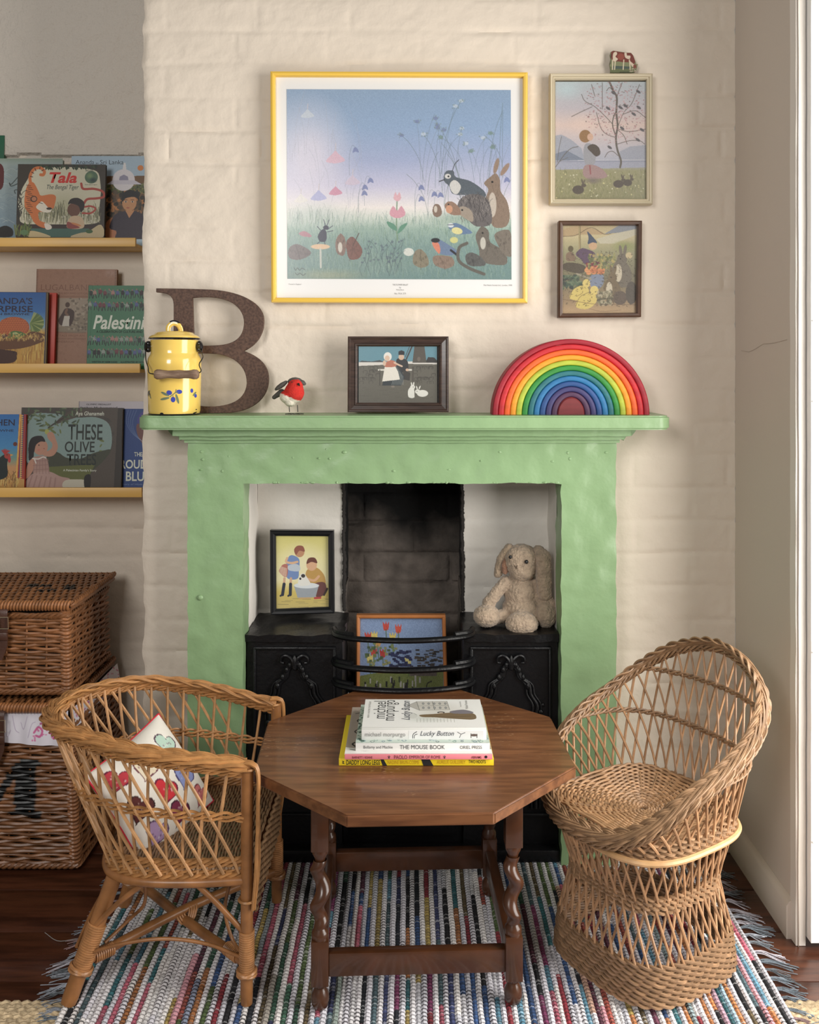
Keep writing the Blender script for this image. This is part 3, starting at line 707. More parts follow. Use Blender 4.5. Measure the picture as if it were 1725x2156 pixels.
for a_, b_ in (((92, 38), (112, 14)), ((92, 38), (118, 66)), ((112, 14), (118, 66)), ((112, 14), (178, 12)), ((178, 12), (182, 62)), ((118, 66), (182, 62)), ((114, 40), (180, 37)), ((146, 13), (150, 64))): cv.line([a_, b_], 1, (110, 108, 104))
for i in range(5):
    for j in range(2): cv.ell(126+i*12, 26+j*25, 2.6, 6.5, (120, 120, 118)); cv.ell(126+i*12, 26+j*25, 1.4, 4.5, (170, 172, 172))
cv.blob([(118, 92), (150, 86), (190, 78), (228, 82), (236, 104), (226, 118), (180, 112), (150, 106), (124, 104)], (128, 106, 76)); cv.blob([(182, 72), (210, 62), (230, 74), (226, 84), (190, 84)], (128, 122, 130))
cv.ell(163, 78, 8, 5, (60, 56, 56)); cv.ell(163, 80, 5, 3, (214, 196, 176)); cv.curve([(140, 96), (180, 104), (224, 98)], 1.5, (90, 74, 52)); cv.ell(104, 98, 9, 14, (214, 214, 208)); cv.curve([(96, 90), (104, 82), (112, 92)], 1, (130, 132, 128))
for i in range(12): cv.line([(112+i*7, 112), (112+i*7, 132)], .8, (170, 168, 160))
cv.grain(3)
art(cv, tp, 'cover_print', M_ART, t)
lettering([('michael', 20, 12, 46, 112, -.01, 0, 1), ('morpurgo', 48, 6, 74, 124, -.01, 0, 1)], tp, M_BLACKINK, t, lift=.0008)
lettering([('Lucky Button', 80, 10, 103, 120, 0, .4, 1)], tp, mat('slate_ink'), t, lift=.0008)
lettering([('FROM A MASTER STORYTELLER', 9, 14, 13, 108, 0, 0, 1), ('Illustrated by', 205, 14, 209, 46, 0, 0, 1), ('Michael Foreman', 216, 8, 222, 58, 0, 0, 1)], tp, mat('pale_grey_ink'), t, lift=.0008)

# ================================================================== HAMPERS
M_HAMP = mat('brown_willow', attr=True, rough=.40, var=.25, vscale=40, bump=.3, bscale=250, bdist=.0006)
HB = (.235, .098, .038); HD = (.17, .072, .030)
M_DARKIN = mat('basket_inside', (.02, .011, .006), .9)
M_LEA = mat('brown_leather', (.075, .030, .018), .42, bump=.3, bscale=180, var=.2)
M_BRASS = mat('pale_brass', (.75, .66, .48), .3, metal=1)
def hamper(name, label, x0, x1, y0, y1, z0, z1, flare=.0, r=.0042, sp=.0078, stake=.05, lidz=None, letter=None, over=.012, hc=HB, group=None):
    """open box woven of willow; x1 is the right side we see"""
    t = thing(name, label, 'hamper', ((x0+x1)/2, (y0+y1)/2, z0), group)
    mb = MB(); inn = .006
    mb.box((x0+inn, y0+inn, z0+.004), (x1-inn, y1-inn, z1-.006)); mb.build('lining', M_DARKIN, t)
    mb = MB(); rows = int((z1-z0-.004)/sp)
    for k in range(rows):
        z = z0+.005+(k+.5)*sp*.99; g = flare*(1-(z-z0)/(z1-z0))
        a, b, c, d = x0-g, x1+g, y0-g, y1; rc = .012
        loop = [(a, c), (b-rc, c), (b-rc*.3, c+rc*.3), (b, c+rc), (b, d)]
        p = np.array([(u, v, z) for u, v in loop]); l = arclen(p); s = np.arange(0, l[-1], .006)
        q = np.stack([np.interp(s, l, p[:, i]) for i in range(3)], -1)
        # in/out over the stakes; damp at the corner
        cor = l[2]; ph = PI*(s-cor)/stake+(PI if k % 2 else 0)
        w = .0032*np.cos(ph)
        onside = s > cor
        q[:, 1] += np.where(onside, 0, w); q[:, 0] += np.where(onside, -w, 0)
        q[:, 2] += .0016*np.sin(ph+k)+.0012*np.array([mn.noise(Vector((si*8, k*3.1, z0*9))) for si in s])
        base = np.array(jit(hc, .28)); C = np.repeat(base[None], len(s), 0)
        tn = np.array([1+.35*mn.noise(Vector((si*14, k*7.7, 1))) for si in s]); C = C*tn[:, None]
        if letter is not None: 
            ink = np.array([letter(u, v_) for u, v_ in zip(q[:, 0], q[:, 2])]) & (~onside); C[ink] = (.008, .008, .008)
        mb.tube(q, r*RND.uniform(.9, 1.1), 6, C)
    mb.build('woven_body', M_HAMP, t)
    mb = MB()
    n = int((x1-x0)/stake)
    for k in range(1, n): mb.tube([(x1-k*stake, y0-.0005-flare*.5, z0+.012), (x1-k*stake, y0-.0035, (z0+z1)/2), (x1-k*stake, y0-.0005, z1-.012)], .0028, 6, jit(hc, .2))
    n = int((y1-y0)/stake)
    for k in range(1, n): mb.tube([(x1+.0005+flare, y0+k*stake, z0+.012), (x1+.003, y0+k*stake, z1-.012)], .0028, 6, jit(hc, .2))
    mb.build('stakes', M_HAMP, t)
    mb = MB()
    for zz, f_ in ((z0+.010, flare), (z1-.012, 0)):
        p = np.array([(x0, y0-f_-.003, zz), (x1+f_-.010, y0-f_-.003, zz), (x1+f_+.001, y0-f_, zz), (x1+f_+.003, y0-f_+.012, zz), (x1+f_+.003, y1, zz)]); l = arclen(p); s = np.arange(0, l[-1], .006)
        q = np.stack([np.interp(s, l, p[:, i]) for i in range(3)], -1); rope(mb, q, .0042, 3, .0036, .045, hc)
    # wrapped front corner post
    for k in range(int((z1-z0)/.009)):
        z = z0+.01+k*.009; g = flare*(1-(z-z0)/(z1-z0)); th = np.linspace(-PI*.75, PI*.25, 9)
        mb.tube(np.stack([x1+g-.008+.011*np.cos(th), y0-g+.008+.011*np.sin(th), z+.001*np.sin(th*2)], -1), .0040, 6, jit((hc[0]*1.25, hc[1]*1.25, hc[2]*1.3), .2))
    mb.build('woven_rim', M_HAMP, t)
    return t
def lid(t, x0, x1, y0, y1, z, hc, marks=None, th=.010):
    lt = MB(); 
    lt.box((x0, y0, z-th), (x1, y1, z-.002), .003, col=(.03, .016, .008))
    par = lt.build('lid', M_DARKIN, t)
    mb = MB(); nb = int((x1-x0)/.0085)
    for k in range(nb):
        x = x1-.006-k*.0085; s = np.linspace(y0+.012, y1-.006, 44)
        zz = z+.0018+.0028*np.cos(PI*(s-y0)/.030+(PI if k % 2 else 0)); C = np.repeat(np.array(jit(hc, .25))[None], 44, 0)
        if marks is not None: C[[marks(x, si) for si in s]] = (.008, .008, .008)
        mb.tube(np.stack([x+.0009*np.sin(s*60+k), s, zz], -1), .0040, 6, C)
    mb.build('lid_weave', M_HAMP, par)
    mb = MB()   # wrapped border
    for x in np.arange(x0, x1-.004, .0078):
        th_ = np.linspace(-PI*.5, PI*.9, 8); c = jit((hc[0]*1.35, hc[1]*1.35, hc[2]*1.35), .2)
        mb.tube(np.stack([x+.006*(th_/PI), y0+.004-.011*np.cos(th_-.2), z-.004+.010*np.sin(th_)], -1), .0040, 6, c)
    for yy in (y0+.004, ): mb.tube([(x0, yy, z-.004), (x1-.004, yy, z-.004)], .0075, 8, hc)
    pr = spl([(x1-.004, y0+.004, z), (x1+.002, y0+.03, z+.001), (x1+.002, y1-.03, z+.001), (x1, y1, z+.002)], ds=.006); rope(mb, pr, .0045, 3, .0042, .04, hc)
    mb.tube([(x0, y1-.002, z), (x1, y1-.002, z)], .006, 6, hc)
    mb.tube([(x1-.002, y0+.006, z-.012), (x1, y1, z-.012)], .0055, 6, hc)
    mb.build('lid_border', M_HAMP, par)
def strap(t, x, y, ztop, drop, w=.034):
    mb = MB(); X0, X1 = x-w/2, x+w/2
    q = [(y+.03, ztop+.006), (y-.004, ztop+.004), (y-.013, ztop-.012), (y-.012, ztop-.06), (y-.013, ztop-drop+.02), (y-.014, ztop-drop)]
    s = spl([(0, a, b) for a, b in q], n=20); G = np.zeros((20, 5, 3))
    for i in range(20):
        nar = 1 if i < 16 else 1-.75*(i-15)/4
        for j in range(5): G[i, j] = (x+(j-2)/4*w*nar, s[i, 1]-.0012*(j in (1, 2, 3)), s[i, 2])
    mb.grid(G); G2 = G.copy(); G2[..., 1] += .003; mb.grid(G2, flip=True)
    for a in (0, 4): mb.grid(np.stack([G[:, a], G2[:, a]], 1))
    mb.grid(np.stack([G[-1], G2[-1]], 0))
    mb.box((X0-.003, y-.021, ztop-.075), (X1+.003, y-.012, ztop-.055), .003)
    s_ = mb.build('strap', M_LEA, t)
    mb = MB(); zc = ztop-.032
    mb.tube([(X0-.004, y-.017, zc+.014), (X1+.004, y-.017, zc+.014), (X1+.005, y-.017, zc-.014), (X0-.005, y-.017, zc-.014)], .0018, 6, closed=True); mb.tube([(x, y-.017, zc+.014), (x, y-.020, zc-.015)], .0016, 6)
    mb.build('buckle', M_BRASS, s_)
def mark_up(x, y):
    px = 862.5+x/y*FPX
    for a, b, c, d in ((-.99, -.955, 2.50, 2.53), (-1.02, -1.0, 2.50, 2.54), (-.925, -.895, 2.50, 2.525), (-.955, -.93, 2.455, 2.48), (-.98, -.955, 2.45, 2.47), (-.91, -.888, 2.47, 2.50)):
        if a < x < b and c < y < d: return True
    return False
up = hamper('wicker_hamper', 'brown lidded wicker hamper stacked on top of the other hamper in the alcove', -1.30, -.857, 2.352, 2.66, .402, .612, .006)
lid(up, -1.30, -.842, 2.336, 2.672, .632, HB, mark_up)
strap(up, -1.012, 2.338, .622, .125)
def mletter(x, z):
    # serif capital painted in black; only its right part is inside the frame
    u = (x+1.129)/.225; v = (z-.118)/.132
    if not (0 <= u <= 1 and 0 <= v <= 1): return False
    if v < .08: return u > .64 or u < .30
    if v > .92: return .70 < u < .97 or .03 < u < .3
    if .70 < u < .93: return True
    if .10 < u < .18: return True
    if abs(u-(.42+(v-.1)*.38)) < .05 and u > .42: return True
    return abs(u-(.42-(v-.1)*.32)) < .08 and u < .42
lo = hamper('wicker_hamper', 'larger wicker hamper with black letter and pink toile lining, on the alcove floor', -1.36, -.838, 2.328, 2.69, -.0085, .345, .024, r=.0046, sp=.0084, letter=mletter)
lid(lo, -1.36, -.848, 2.312, 2.69, .386, HB)
mb = MB(); mb.box((-1.35, 2.335, .338), (-.846, 2.68, .372), .004); mb.build('lid_side', M_DARKIN, lo)
strap(lo, -1.008, 2.310, .378, .128)
# toile liner folded over the front
cv = Canvas(0, 0, 400, 60, 420, (232, 228, 238))
for i in range(13):
    x = RND.uniform(5, 395); y = RND.uniform(8, 52); c = RND.choice([(200, 70, 130), (185, 60, 115), (214, 110, 160)])
    cv.curve([(x, y), (x+8, y-10), (x+16, y-4), (x+12, y+6), (x+4, y+5)], 3.4, c); cv.dots(14, (x-6, x+22), (y-14, y+14), 1.8, [c])
for i in range(26): cv.curve([(RND.uniform(0, 400), RND.uniform(0, 60)) for _ in range(1)]*1+[(0, 0)] if False else [(i*15.5, RND.uniform(5, 55)), (i*15.5+6, RND.uniform(5, 55)), (i*15.5+13, RND.uniform(5, 55))], .8, (150, 130, 165), a=.6)
xs = np.linspace(-1.36, -.842, cv.nx); zs = np.linspace(.374, .300, cv.ny)
X, Z = np.meshgrid(xs, zs); Yv = 2.3225+.0020*np.sin(X*70)*((.374-Z)/.07)+.001*np.sin(X*170+1); 
kz = .010*np.sin((X+1.36)*9)*((.374-Z)/.07)
mb = MB(); mb.grid(np.stack([X, Yv-.006*((.374-Z)/.07)-.004, Z+kz], -1), s2l(np.clip(cv.A, 0, 255)))
ys_ = np.linspace(2.316, 2.69, 60); zs = np.linspace(.374, .325, 14); Yg, Zg = np.meshgrid(ys_, zs); Xg = -.836+.006*((.374-Zg)/.05)+.0025*np.sin(Yg*80)*((.374-Zg)/.05)
col = np.tile(s2l((232, 228, 238)), (14, 60, 1)); col[NR.rand(14, 60) < .08] = s2l((200, 90, 140))
mb.grid(np.stack([Xg, Yg, Zg], -1), col); mb.build('toile_lining', mat('cotton_print', attr=True, rough=.85), lo)
# ================================================================== WICKER ARMCHAIR (left)
ch = thing('wicker_armchair', 'honey-coloured low wicker armchair with cane legs, left of the table', 'chair', (-.47, 1.98, 0))
rimp = [(-.312, 1.807, .458), (-.42, 1.785, .481), (-.53, 1.785, .496), (-.628, 1.822, .508), (-.70, 1.865, .511), (-.737, 1.93, .512), (-.74, 2.01, .512), (-.713, 2.085, .510), (-.64, 2.165, .503), (-.56, 2.185, .495), (-.45, 2.18, .480), (-.36, 2.165, .463), (-.305, 2.15, .453)]
ringp = [(-.312, 1.807, .258), (-.42, 1.797, .258), (-.52, 1.803, .258), (-.585, 1.838, .258), (-.612, 1.91, .258), (-.615, 1.98, .258), (-.60, 2.07, .258), (-.56, 2.135, .258), (-.48, 2.155, .258), (-.39, 2.157, .258), (-.305, 2.152, .258)]
mb = MB(); rp = spl(rimp, ds=.005)
plait(mb, rp, .0100, .0042, .0027, .21, WC, rods=5, strands=4, tilt=.15)
rope(mb, rp+np.array([0, 0, -.003]), .0115, 9, .0032, .30, WC, flat=.6)
rope(mb, rp+np.array([0, 0, -.0125]), .0062, 5, .0030, .12, WC)
rope(mb, rp+np.array([0, 0, -.021]), .0040, 3, .0026, .05, WC)
mb.build('braided_rim', M_WICK, ch)
for y, s in ((1.807, -1), (2.152, 1)):
    mb = MB()
    p = spl([(-.318, y+s*.000, .463), (-.300, y+s*.004, .461), (-.291, y+s*.007, .445), (-.290, y+s*.009, .36), (-.292, y+s*.009, .26), (-.300, y+s*.005, .185)], ds=.005)
    for j in range(5):
        o = (j-2)*.0036; mb.tube(p+np.array([.0015*(j % 2), o, 0])+np.stack([.0015*np.sin(np.arange(len(p))*.11+j), 0*p[:, 0], 0*p[:, 0]], -1), .0029, 5, jit(WC, .2))
    for z in (.452, .200): mb.tube([(-.312+.0155*math.cos(a), y+.0155*math.sin(a), z) for a in np.linspace(0, 2*PI, 15)[:-1]], .003, 5, jit(WC), closed=True)
    mb.build('post_wrapping', M_WICK, ch)
mb = MB(); lp_ = spl(ringp, ds=.005)
tl, sl, ul = frames(lp_)
for k, (dz, do) in enumerate(((-.010, .002), (0, .004), (.010, .003), (.019, 0))):
    rope(mb, lp_+np.array([0, 0, dz])-sl*do*-1, .0042, 3, .0031, .055, WC, flat=.8)
mb.build('woven_seat_border', M_WICK, ch)
mb = MB(); mb.tube(lp_+np.array([0, 0, -.021]), .0095, 10); mb.tube([(-.305, 1.81, .237), (-.305, 2.15, .237)], .009, 10); mb.build('seat_hoop', M_CANE, ch)
A = spl(rimp, n=401); B_ = spl(ringp, n=401)
def lat(f, t): 
    f = min(max(f, 0), 1)*400; i = int(f); j = min(i+1, 400); w = f-i
    return (1-t)*(B_[i]*(1-w)+B_[j]*w)+t*(A[i]*(1-w)+A[j]*w)
mb = MB(); NS = 29
for k in range(NS):
    f = (k+.5)/NS
    for d, o, rr in ((.105, .0020, .0033), (-.040, -.0022, .0033)):
        a, b = f+d*.5*1.0, f-d*.5
        if d > 0: f1, f0 = f+.075, f-.030     # top leans back, bottom forward
        else: f1, f0 = f-.020, f+.022
        if not (0.005 < f1 < .995 and 0.005 < f0 < .995): continue
        if f > .5: f1, f0 = 1-((1-f)+(.075 if d > 0 else -.020)), 1-((1-f)-(.030 if d > 0 else -.022))
        if not (0.005 < f1 < .995 and 0.005 < f0 < .995): continue
        q = []
        for t in np.linspace(-.03, 1.0, 11):
            ff = f0+(f1-f0)*t; p = lat(ff, t); c = np.array([-.45, 1.98, p[2]]); out = (p-c)/np.linalg.norm(p-c)
            q.append(p+out*(o+.006*math.sin(PI*max(t, 0))))
        mb.tube(q, rr*RND.uniform(.9, 1.1), 6, jit((.50, .27, .12), .18))
mb.build('lattice', M_WICK, ch)
mb = MB(); q = np.array([lat(f, .52) for f in np.linspace(0, 1, 260)]); c = np.array([-.45, 1.98, 0]); o = q-c; o[:, 2] = 0; o /= np.linalg.norm(o, axis=1)[:, None]; q = q+o*.006
rope(mb, q, .0040, 2, .0028, .065, WC); rope(mb, q+np.array([0, 0, -.008]), .0030, 2, .0024, .065, WC); mb.build('middle_rail', M_WICK, ch)
mb = MB()
xs = np.arange(-.61, -.300, .0062)
ylo = np.interp(xs, [-.615, -.60, -.585, -.52, -.42, -.30], [1.97, 1.875, 1.835, 1.80, 1.795, 1.803]); yhi = np.interp(xs, [-.615, -.60, -.56, -.48, -.39, -.30], [1.985, 2.07, 2.135, 2.155, 2.157, 2.152])
for k, x in enumerate(xs):
    y = np.arange(ylo[k], yhi[k], .005)
    if len(y) > 3: mb.tube(np.stack([x+.0010*np.sin(y*90), y, .263+.0020*np.cos(PI*y/.016+(PI if k % 2 else 0))], -1), .0031, 5, jit(WC2, .25))
for k in range(15):
    y = np.arange(1.815, 2.148, .005); mb.tube(np.stack([-.297+.0020*np.cos(PI*y/.016+(PI if k % 2 else 0)), y, .257-k*.0060+0*y], -1), .0031, 5, jit(WC2, .25))
mb.build('seat', M_WICK, ch)
M_LEG = M_CANE
legs = [((-.312, 1.807, .460), (-.313, 1.807, 0), .0120), ((-.305, 2.152, .455), (-.304, 2.152, 0), .0120), ((-.572, 1.850, .245), (-.656, 1.807, 0), .0155), ((-.572, 2.110, .245), (-.650, 2.140, 0), .0155)]
for a, b, r in legs:
    a = np.array(a); b = np.array(b); mb = MB(); n = 24; t = np.linspace(0, 1, n)[:, None]; p = a+(b-a)*t
    rr = np.full(n, r); rr[-1] *= .93; mb.tube(p, rr, 16); l = mb.build('leg', M_LEG, ch)
    mb = MB(); d = (b-a)/np.linalg.norm(b-a); z1 = .138
    s0 = (a[2]-z1)/(a[2]-b[2]); s1 = (a[2]-.060)/(a[2]-b[2])
    T = Vector(d).to_track_quat('Z', 'Y').to_matrix()
    nn = int(np.linalg.norm((b-a)*(s1-s0))/.0042)
    for k in range(nn):
        c = a+(b-a)*(s0+(s1-s0)*k/nn); R_ = r+.0013
        mb.tube([tuple(Vector(c)+T @ Vector((R_*math.cos(q), R_*math.sin(q), 0))) for q in np.linspace(0, 2*PI, 17)[:-1]], .0023, 5, closed=True)
    for sg in (0, 1):   # knotted band at the lower end
        c = a+(b-a)*s1; R_ = r+.005
        mb.tube([tuple(Vector(c)+T @ Vector((R_*math.cos(q), R_*math.sin(q), .004*math.sin(q+PI*sg)))) for q in np.linspace(0, 2*PI, 17)[:-1]], .0036, 6, closed=True)
    mb.build('binding', M_CANE2, l)
def brace(q, r, name='stretcher', ds=.012):
    mb = MB(); mb.tube(spl(q, ds=ds), r, 10); mb.build(name, M_CANE, ch)
brace([(-.635, 1.818, .070), (-.47, 1.985, .080), (-.308, 2.148, .070)], .0098)
brace([(-.312, 1.815, .070), (-.475, 1.975, .064), (-.63, 2.130, .070)], .0098)
mb = MB()
for k in range(4): mb.tube([(-.472+.016*math.cos(a)+(k-1.5)*.004, 1.98+.016*math.sin(a)+(k-1.5)*.004, .072+.012*math.sin(a*2+.5)) for a in np.linspace(0, 2*PI, 15)[:-1]], .0024, 5, closed=True)
mb.build('stretcher_binding', M_CANE2, ch)
for (cx, cy, dx, dy) in ((-.615, 1.838, .7, .7), (-.335, 1.838, -.7, .7), (-.33, 2.125, .7, .7), (-.60, 2.10, -.7, .7)):
    mb = MB()
    for k in range(9):
        c = Vector((cx+dx*k*.0045*(1 if cy < 2 else -1), cy+dy*k*.0045*(1 if cy < 2 else -1), .071)); T = Vector((dx, dy, 0)).to_track_quat('Z', 'Y').to_matrix()
        mb.tube([tuple(c+T @ Vector((.0115*math.cos(q), .0115*math.sin(q), 0))) for q in np.linspace(0, 2*PI, 13)[:-1]], .0022, 5, closed=True)
    mb.build('stretcher_binding', M_CANE2, ch)
brace([(-.615, 1.822, .135), (-.555, 1.812, .195), (-.50, 1.806, .238)], .0055, 'brace'); brace([(-.315, 1.804, .135), (-.37, 1.803, .195), (-.415, 1.802, .238)], .0055, 'brace')
brace([(-.615, 2.135, .135), (-.555, 2.14, .195), (-.50, 2.145, .238)], .0055, 'brace'); brace([(-.31, 2.155, .135), (-.36, 2.155, .195), (-.41, 2.155, .238)], .0055, 'brace')
brace([(-.63, 1.815, .088), (-.55, 1.81, .113), (-.47, 1.81, .122), (-.39, 1.81, .112), (-.32, 1.81, .085)], .0035, 'brace')
brace([(-.645, 1.82, .10), (-.64, 1.90, .125), (-.64, 2.05, .125), (-.642, 2.13, .10)], .0035, 'brace')
brace([(-.52, 1.815, .235), (-.515, 1.83, .215), (-.525, 1.86, .16), (-.56, 1.89, .115), (-.60, 1.85, .09)], .0035, 'brace')
brace([(-.33, 1.82, .235), (-.35, 1.85, .215), (-.365, 1.86, .15), (-.35, 1.85, .10), (-.33, 1.83, .085)], .0035, 'brace')
brace([(-.52, 1.82, .225), (-.44, 1.84, .222), (-.36, 1.82, .225)], .0035, 'brace')

# ---- heart cushion
cu = thing('heart_cushion', 'white cushion with coloured hearts and red piping in the wicker armchair', 'cushion', (-.51, 1.97, .27))
cc = Vector((-.540, 1.972, .338))
e1 = Vector((-.55, .05, .83)).normalized(); e2 = Vector((.295, .865, .40)); e2 = (e2-e1*e2.dot(e1)).normalized(); ax = e1.cross(e2); ax = ax if ax.y < 0 else -ax
HS = .112; n = 121; u, v = np.meshgrid(np.linspace(-1, 1, n), np.linspace(-1, 1, n))
cv = Canvas(-1, -1, 1, 1, n, (238, 232, 222))
def heart(cx, cy, s, rot, col, edge):
    pts = []
    for t in np.linspace(0, 2*PI, 40)[:-1]:
        hx = 16*math.sin(t)**3/17; hy = (13*math.cos(t)-5*math.cos(2*t)-2*math.cos(3*t)-math.cos(4*t))/17
        pts.append((cx+s*(hx*math.cos(rot)-hy*math.sin(rot)), cy+s*(hx*math.sin(rot)+hy*math.cos(rot))))
    cv.poly(pts, edge); cv.poly([(cx+(x-cx)*.88, cy+(y-cy)*.88) for x, y in pts], col)
    return pts
# canvas y runs with e2, x with e1 ; "up" on the cushion is the (+,+) corner
up2 = math.atan2(-1, 1)+.0
hl = [(.52, .50, .24, (186, 212, 196), (90, 60, 80)), (.45, -.18, .25, (236, 222, 196), (120, 70, 80)), (-.16, .42, .25, (140, 150, 200), (70, 60, 110)), (-.12, -.12, .25, (205, 50, 60), (110, 30, 60)), (-.62, -.05, .24, (120, 40, 70), (70, 30, 50)), (-.05, -.68, .24, (96, 46, 44), (60, 30, 30)), (-.60, -.62, .23, (180, 150, 190), (90, 60, 90)), (-.68, .60, .22, (210, 120, 120), (120, 50, 60)), (.60, -.72, .22, (190, 60, 70), (110, 30, 60))]
for a, b, s, c, e in hl:
    heart(a, b, s*1.15, -PI/4, c, e); cv.dots(14, (a-.12, a+.12), (b-.12, b+.12), .014, [e, (240, 240, 230)], a=.7)
prof = np.clip((1-np.abs(u)**2.6)*(1-np.abs(v)**2.6), 0, 1)**.55*.052
pinch = 1-.06*(1-np.abs(u))*0-.05*(np.abs(v)**2)*(1-np.abs(u)**2); pin2 = 1-.05*(np.abs(u)**2)*(1-np.abs(v)**2)
wr_ = .0022*vnoise(u*5+9, v*5+9, 12)+.0010*vnoise(u*14+9, v*14+9, 13)
pos = lambda sg: (np.array(cc)+(u*pinch.T*HS)[..., None]*np.array(e1)+(v*pin2.T*HS)[..., None]*np.array(e2)+(sg*(prof+wr_*prof/.05))[..., None]*np.array(ax))
mb = MB(); mb.grid(pos(1), s2l(np.clip(cv.A, 0, 255))); mb.grid(pos(-1), (.75, .71, .64), flip=True)
mb.build('cushion_cover', mat('cushion_cotton', attr=True, rough=.9, bump=.4, bscale=350, bdist=.0006), cu)
P0 = pos(1); ed = np.concatenate([P0[0], P0[:, -1], P0[-1][::-1], P0[::-1, 0]]); mb = MB(); mb.tube(ed[::2], .0022, 6, closed=True); mb.build('piping', mat('red_piping', L(200, 40, 60), .8), cu)

# ================================================================== WICKER TUB CHAIR (right)
tc2 = thing('wicker_tub_chair', 'high-backed wicker tub chair with waisted lattice base, right of the table', 'chair', (.487, 1.957, 0))
C2 = np.array([.487, 1.957]); Fv = np.array([-.83, -.56]); Fv /= np.linalg.norm(Fv); Lv = np.array([Fv[1], -Fv[0]])
def c2(u, v, z):
    p = C2+u*Fv+v*Lv; return np.array([p[0], p[1], z])
def ring2(a, b, z, n=240, ex=3.2):
    out = []
    for k in range(n):
        t = 2*PI*k/n; c, s = math.cos(t), math.sin(t)
        out.append(c2(a*abs(c)**(2/ex)*np.sign(c), b*abs(s)**(2/ex)*np.sign(s), z))
    return np.array(out)
half = [(.19, 0, .318), (.178, .08, .325), (.140, .145, .360), (.065, .183, .412), (-.02, .198, .452), (-.10, .198, .480), (-.17, .165, .528), (-.212, .09, .583), (-.226, 0, .610)]
near = {(.14): .360, (.065): .415, (-.02): .455, (-.10): .500, (-.17): .552, (-.212): .597}
rim2 = [c2(*h) for h in half]+[c2(h[0], -h[1], near.get(h[0], h[2])) for h in half[-2:0:-1]]
def align(p):  # resample closed loops by polar angle around the chair axis so all share one parameter
    d = p[:, :2]-C2; an = np.arctan2(d @ Lv, d @ Fv) % (2*PI); o = np.argsort(an); an = an[o]; p = p[o]
    t = np.linspace(0, 2*PI, 360, endpoint=False); an3 = np.concatenate([an-2*PI, an, an+2*PI]); p3 = np.concatenate([p, p, p])
    return np.stack([np.interp(t, an3, p3[:, i]) for i in range(3)], -1)
RM = align(spl(rim2, n=500, closed=True))
S_ = [align(ring2(.158, .158, .012)), align(ring2(.150, .152, .080)), align(ring2(.128, .130, .185)), align(ring2(.160, .156, .300)), RM]
def at2(S, f):
    f = (f % 1)*360; i = int(f) % 360; w = f-int(f); return S[i]*(1-w)+S[(i+1) % 360]*w
mb = MB(); rc = spl([tuple(x) for x in RM[::6]], n=330, closed=True)
cen = np.array([C2[0], C2[1], .45])
plait(mb, rc, .0088, .0048, .0022, .125, WC2, closed=True, rods=5, strands=4, tilt=.75)
rope(mb, rc, .0085, 8, .0026, .25, WC2, closed=True, flat=.7)
o_ = rc-cen; o_[:, 2] = 0; o_ /= np.linalg.norm(o_, axis=1)[:, None]
rope(mb, rc+o_*.006+np.array([0, 0, -.014]), .0055, 4, .0024, .07, WC2, closed=True); rope(mb, rc-o_*.004+np.array([0, 0, -.010]), .0050, 4, .0024, .07, WC2, closed=True)
mb.build('braided_rim', M_WICK, tc2)
def sticks(mb, S0, S1, N, d0, r, o, bulge=.0, t0=-.03, t1=1.0):
    for k in range(N):
        f = (k+.5*(o > 0))/N; q = []
        for t in np.linspace(t0, t1, 10):
            p = at2(S0, f)*(1-t)+at2(S1, f)*t if d0 == 0 else at2(S0, f+d0*t)*(1-t)+at2(S1, f+d0*t)*t
            out = p-cen; out[2] = 0; out /= np.linalg.norm(out); q.append(p+out*(o+bulge*math.sin(PI*min(max(t, 0), 1))))
        mb.tube(q, r*RND.uniform(.88, 1.12), 6, jit((.40, .225, .115), .2))
mb = MB(); sticks(mb, S_[3], S_[4], 46, .035, .0028, .002); sticks(mb, S_[3], S_[4], 46, -.065, .0026, -.002); mb.build('back_lattice', M_WICK, tc2)
mb = MB(); sticks(mb, S_[2], S_[3], 44, .030, .0028, .0015); sticks(mb, S_[2], S_[3], 44, -.030, .0028, -.0015)
sticks(mb, S_[1], S_[2], 44, .032, .0028, .0015); sticks(mb, S_[1], S_[2], 44, -.032, .0028, -.0015); mb.build('base_lattice', M_WICK, tc2)
mb = MB()   # two twisted bands across the back
for f0, f1, zf in ((.27, .70, lambda f: .515+.012*math.sin((f-.27)/.43*PI)), (.17, .77, lambda f: .438-.02*(f-.17)/.6)):
    q = []
    for f in np.linspace(f0, f1, 140):
        a, b = at2(S_[3], f), at2(RM, f); t = min(.97, (zf(f)-a[2])/(b[2]-a[2])); q.append(a*(1-t)+b*t)
    rope(mb, np.array(q), .0042, 3, .0027, .05, WC2)
mb.build('back_bands', M_WICK, tc2)
def rows(mb, S0, S1, n, r, amp, per, col, t0=0., t1=1.):
    for k in range(n):
        t = t0+(t1-t0)*k/max(1, n-1); p = S0*(1-t)+S1*t; out = p-cen; out[:, 2] = 0; out /= np.linalg.norm(out, axis=1)[:, None]
        p = spl([tuple(x) for x in p[::6]], n=300, closed=True); out = p-cen; out[:, 2] = 0; out /= np.linalg.norm(out, axis=1)[:, None]
        a = np.arange(300)*2*PI/300*per
        for s in (0, 1): mb.tube(p+out*(amp*np.cos(a+PI*s+k*.8))[:, None]+np.array([0, 0, 1])*(r*.7*np.sin(a+PI*s+k*.8))[:, None], r*RND.uniform(.9, 1.1), 5, jit(col, .22), closed=True)
mb = MB(); rows(mb, S_[0], S_[1], 10, .0031, .0040, 22, WC2); mb.build('woven_foot_band', M_WICK, tc2)
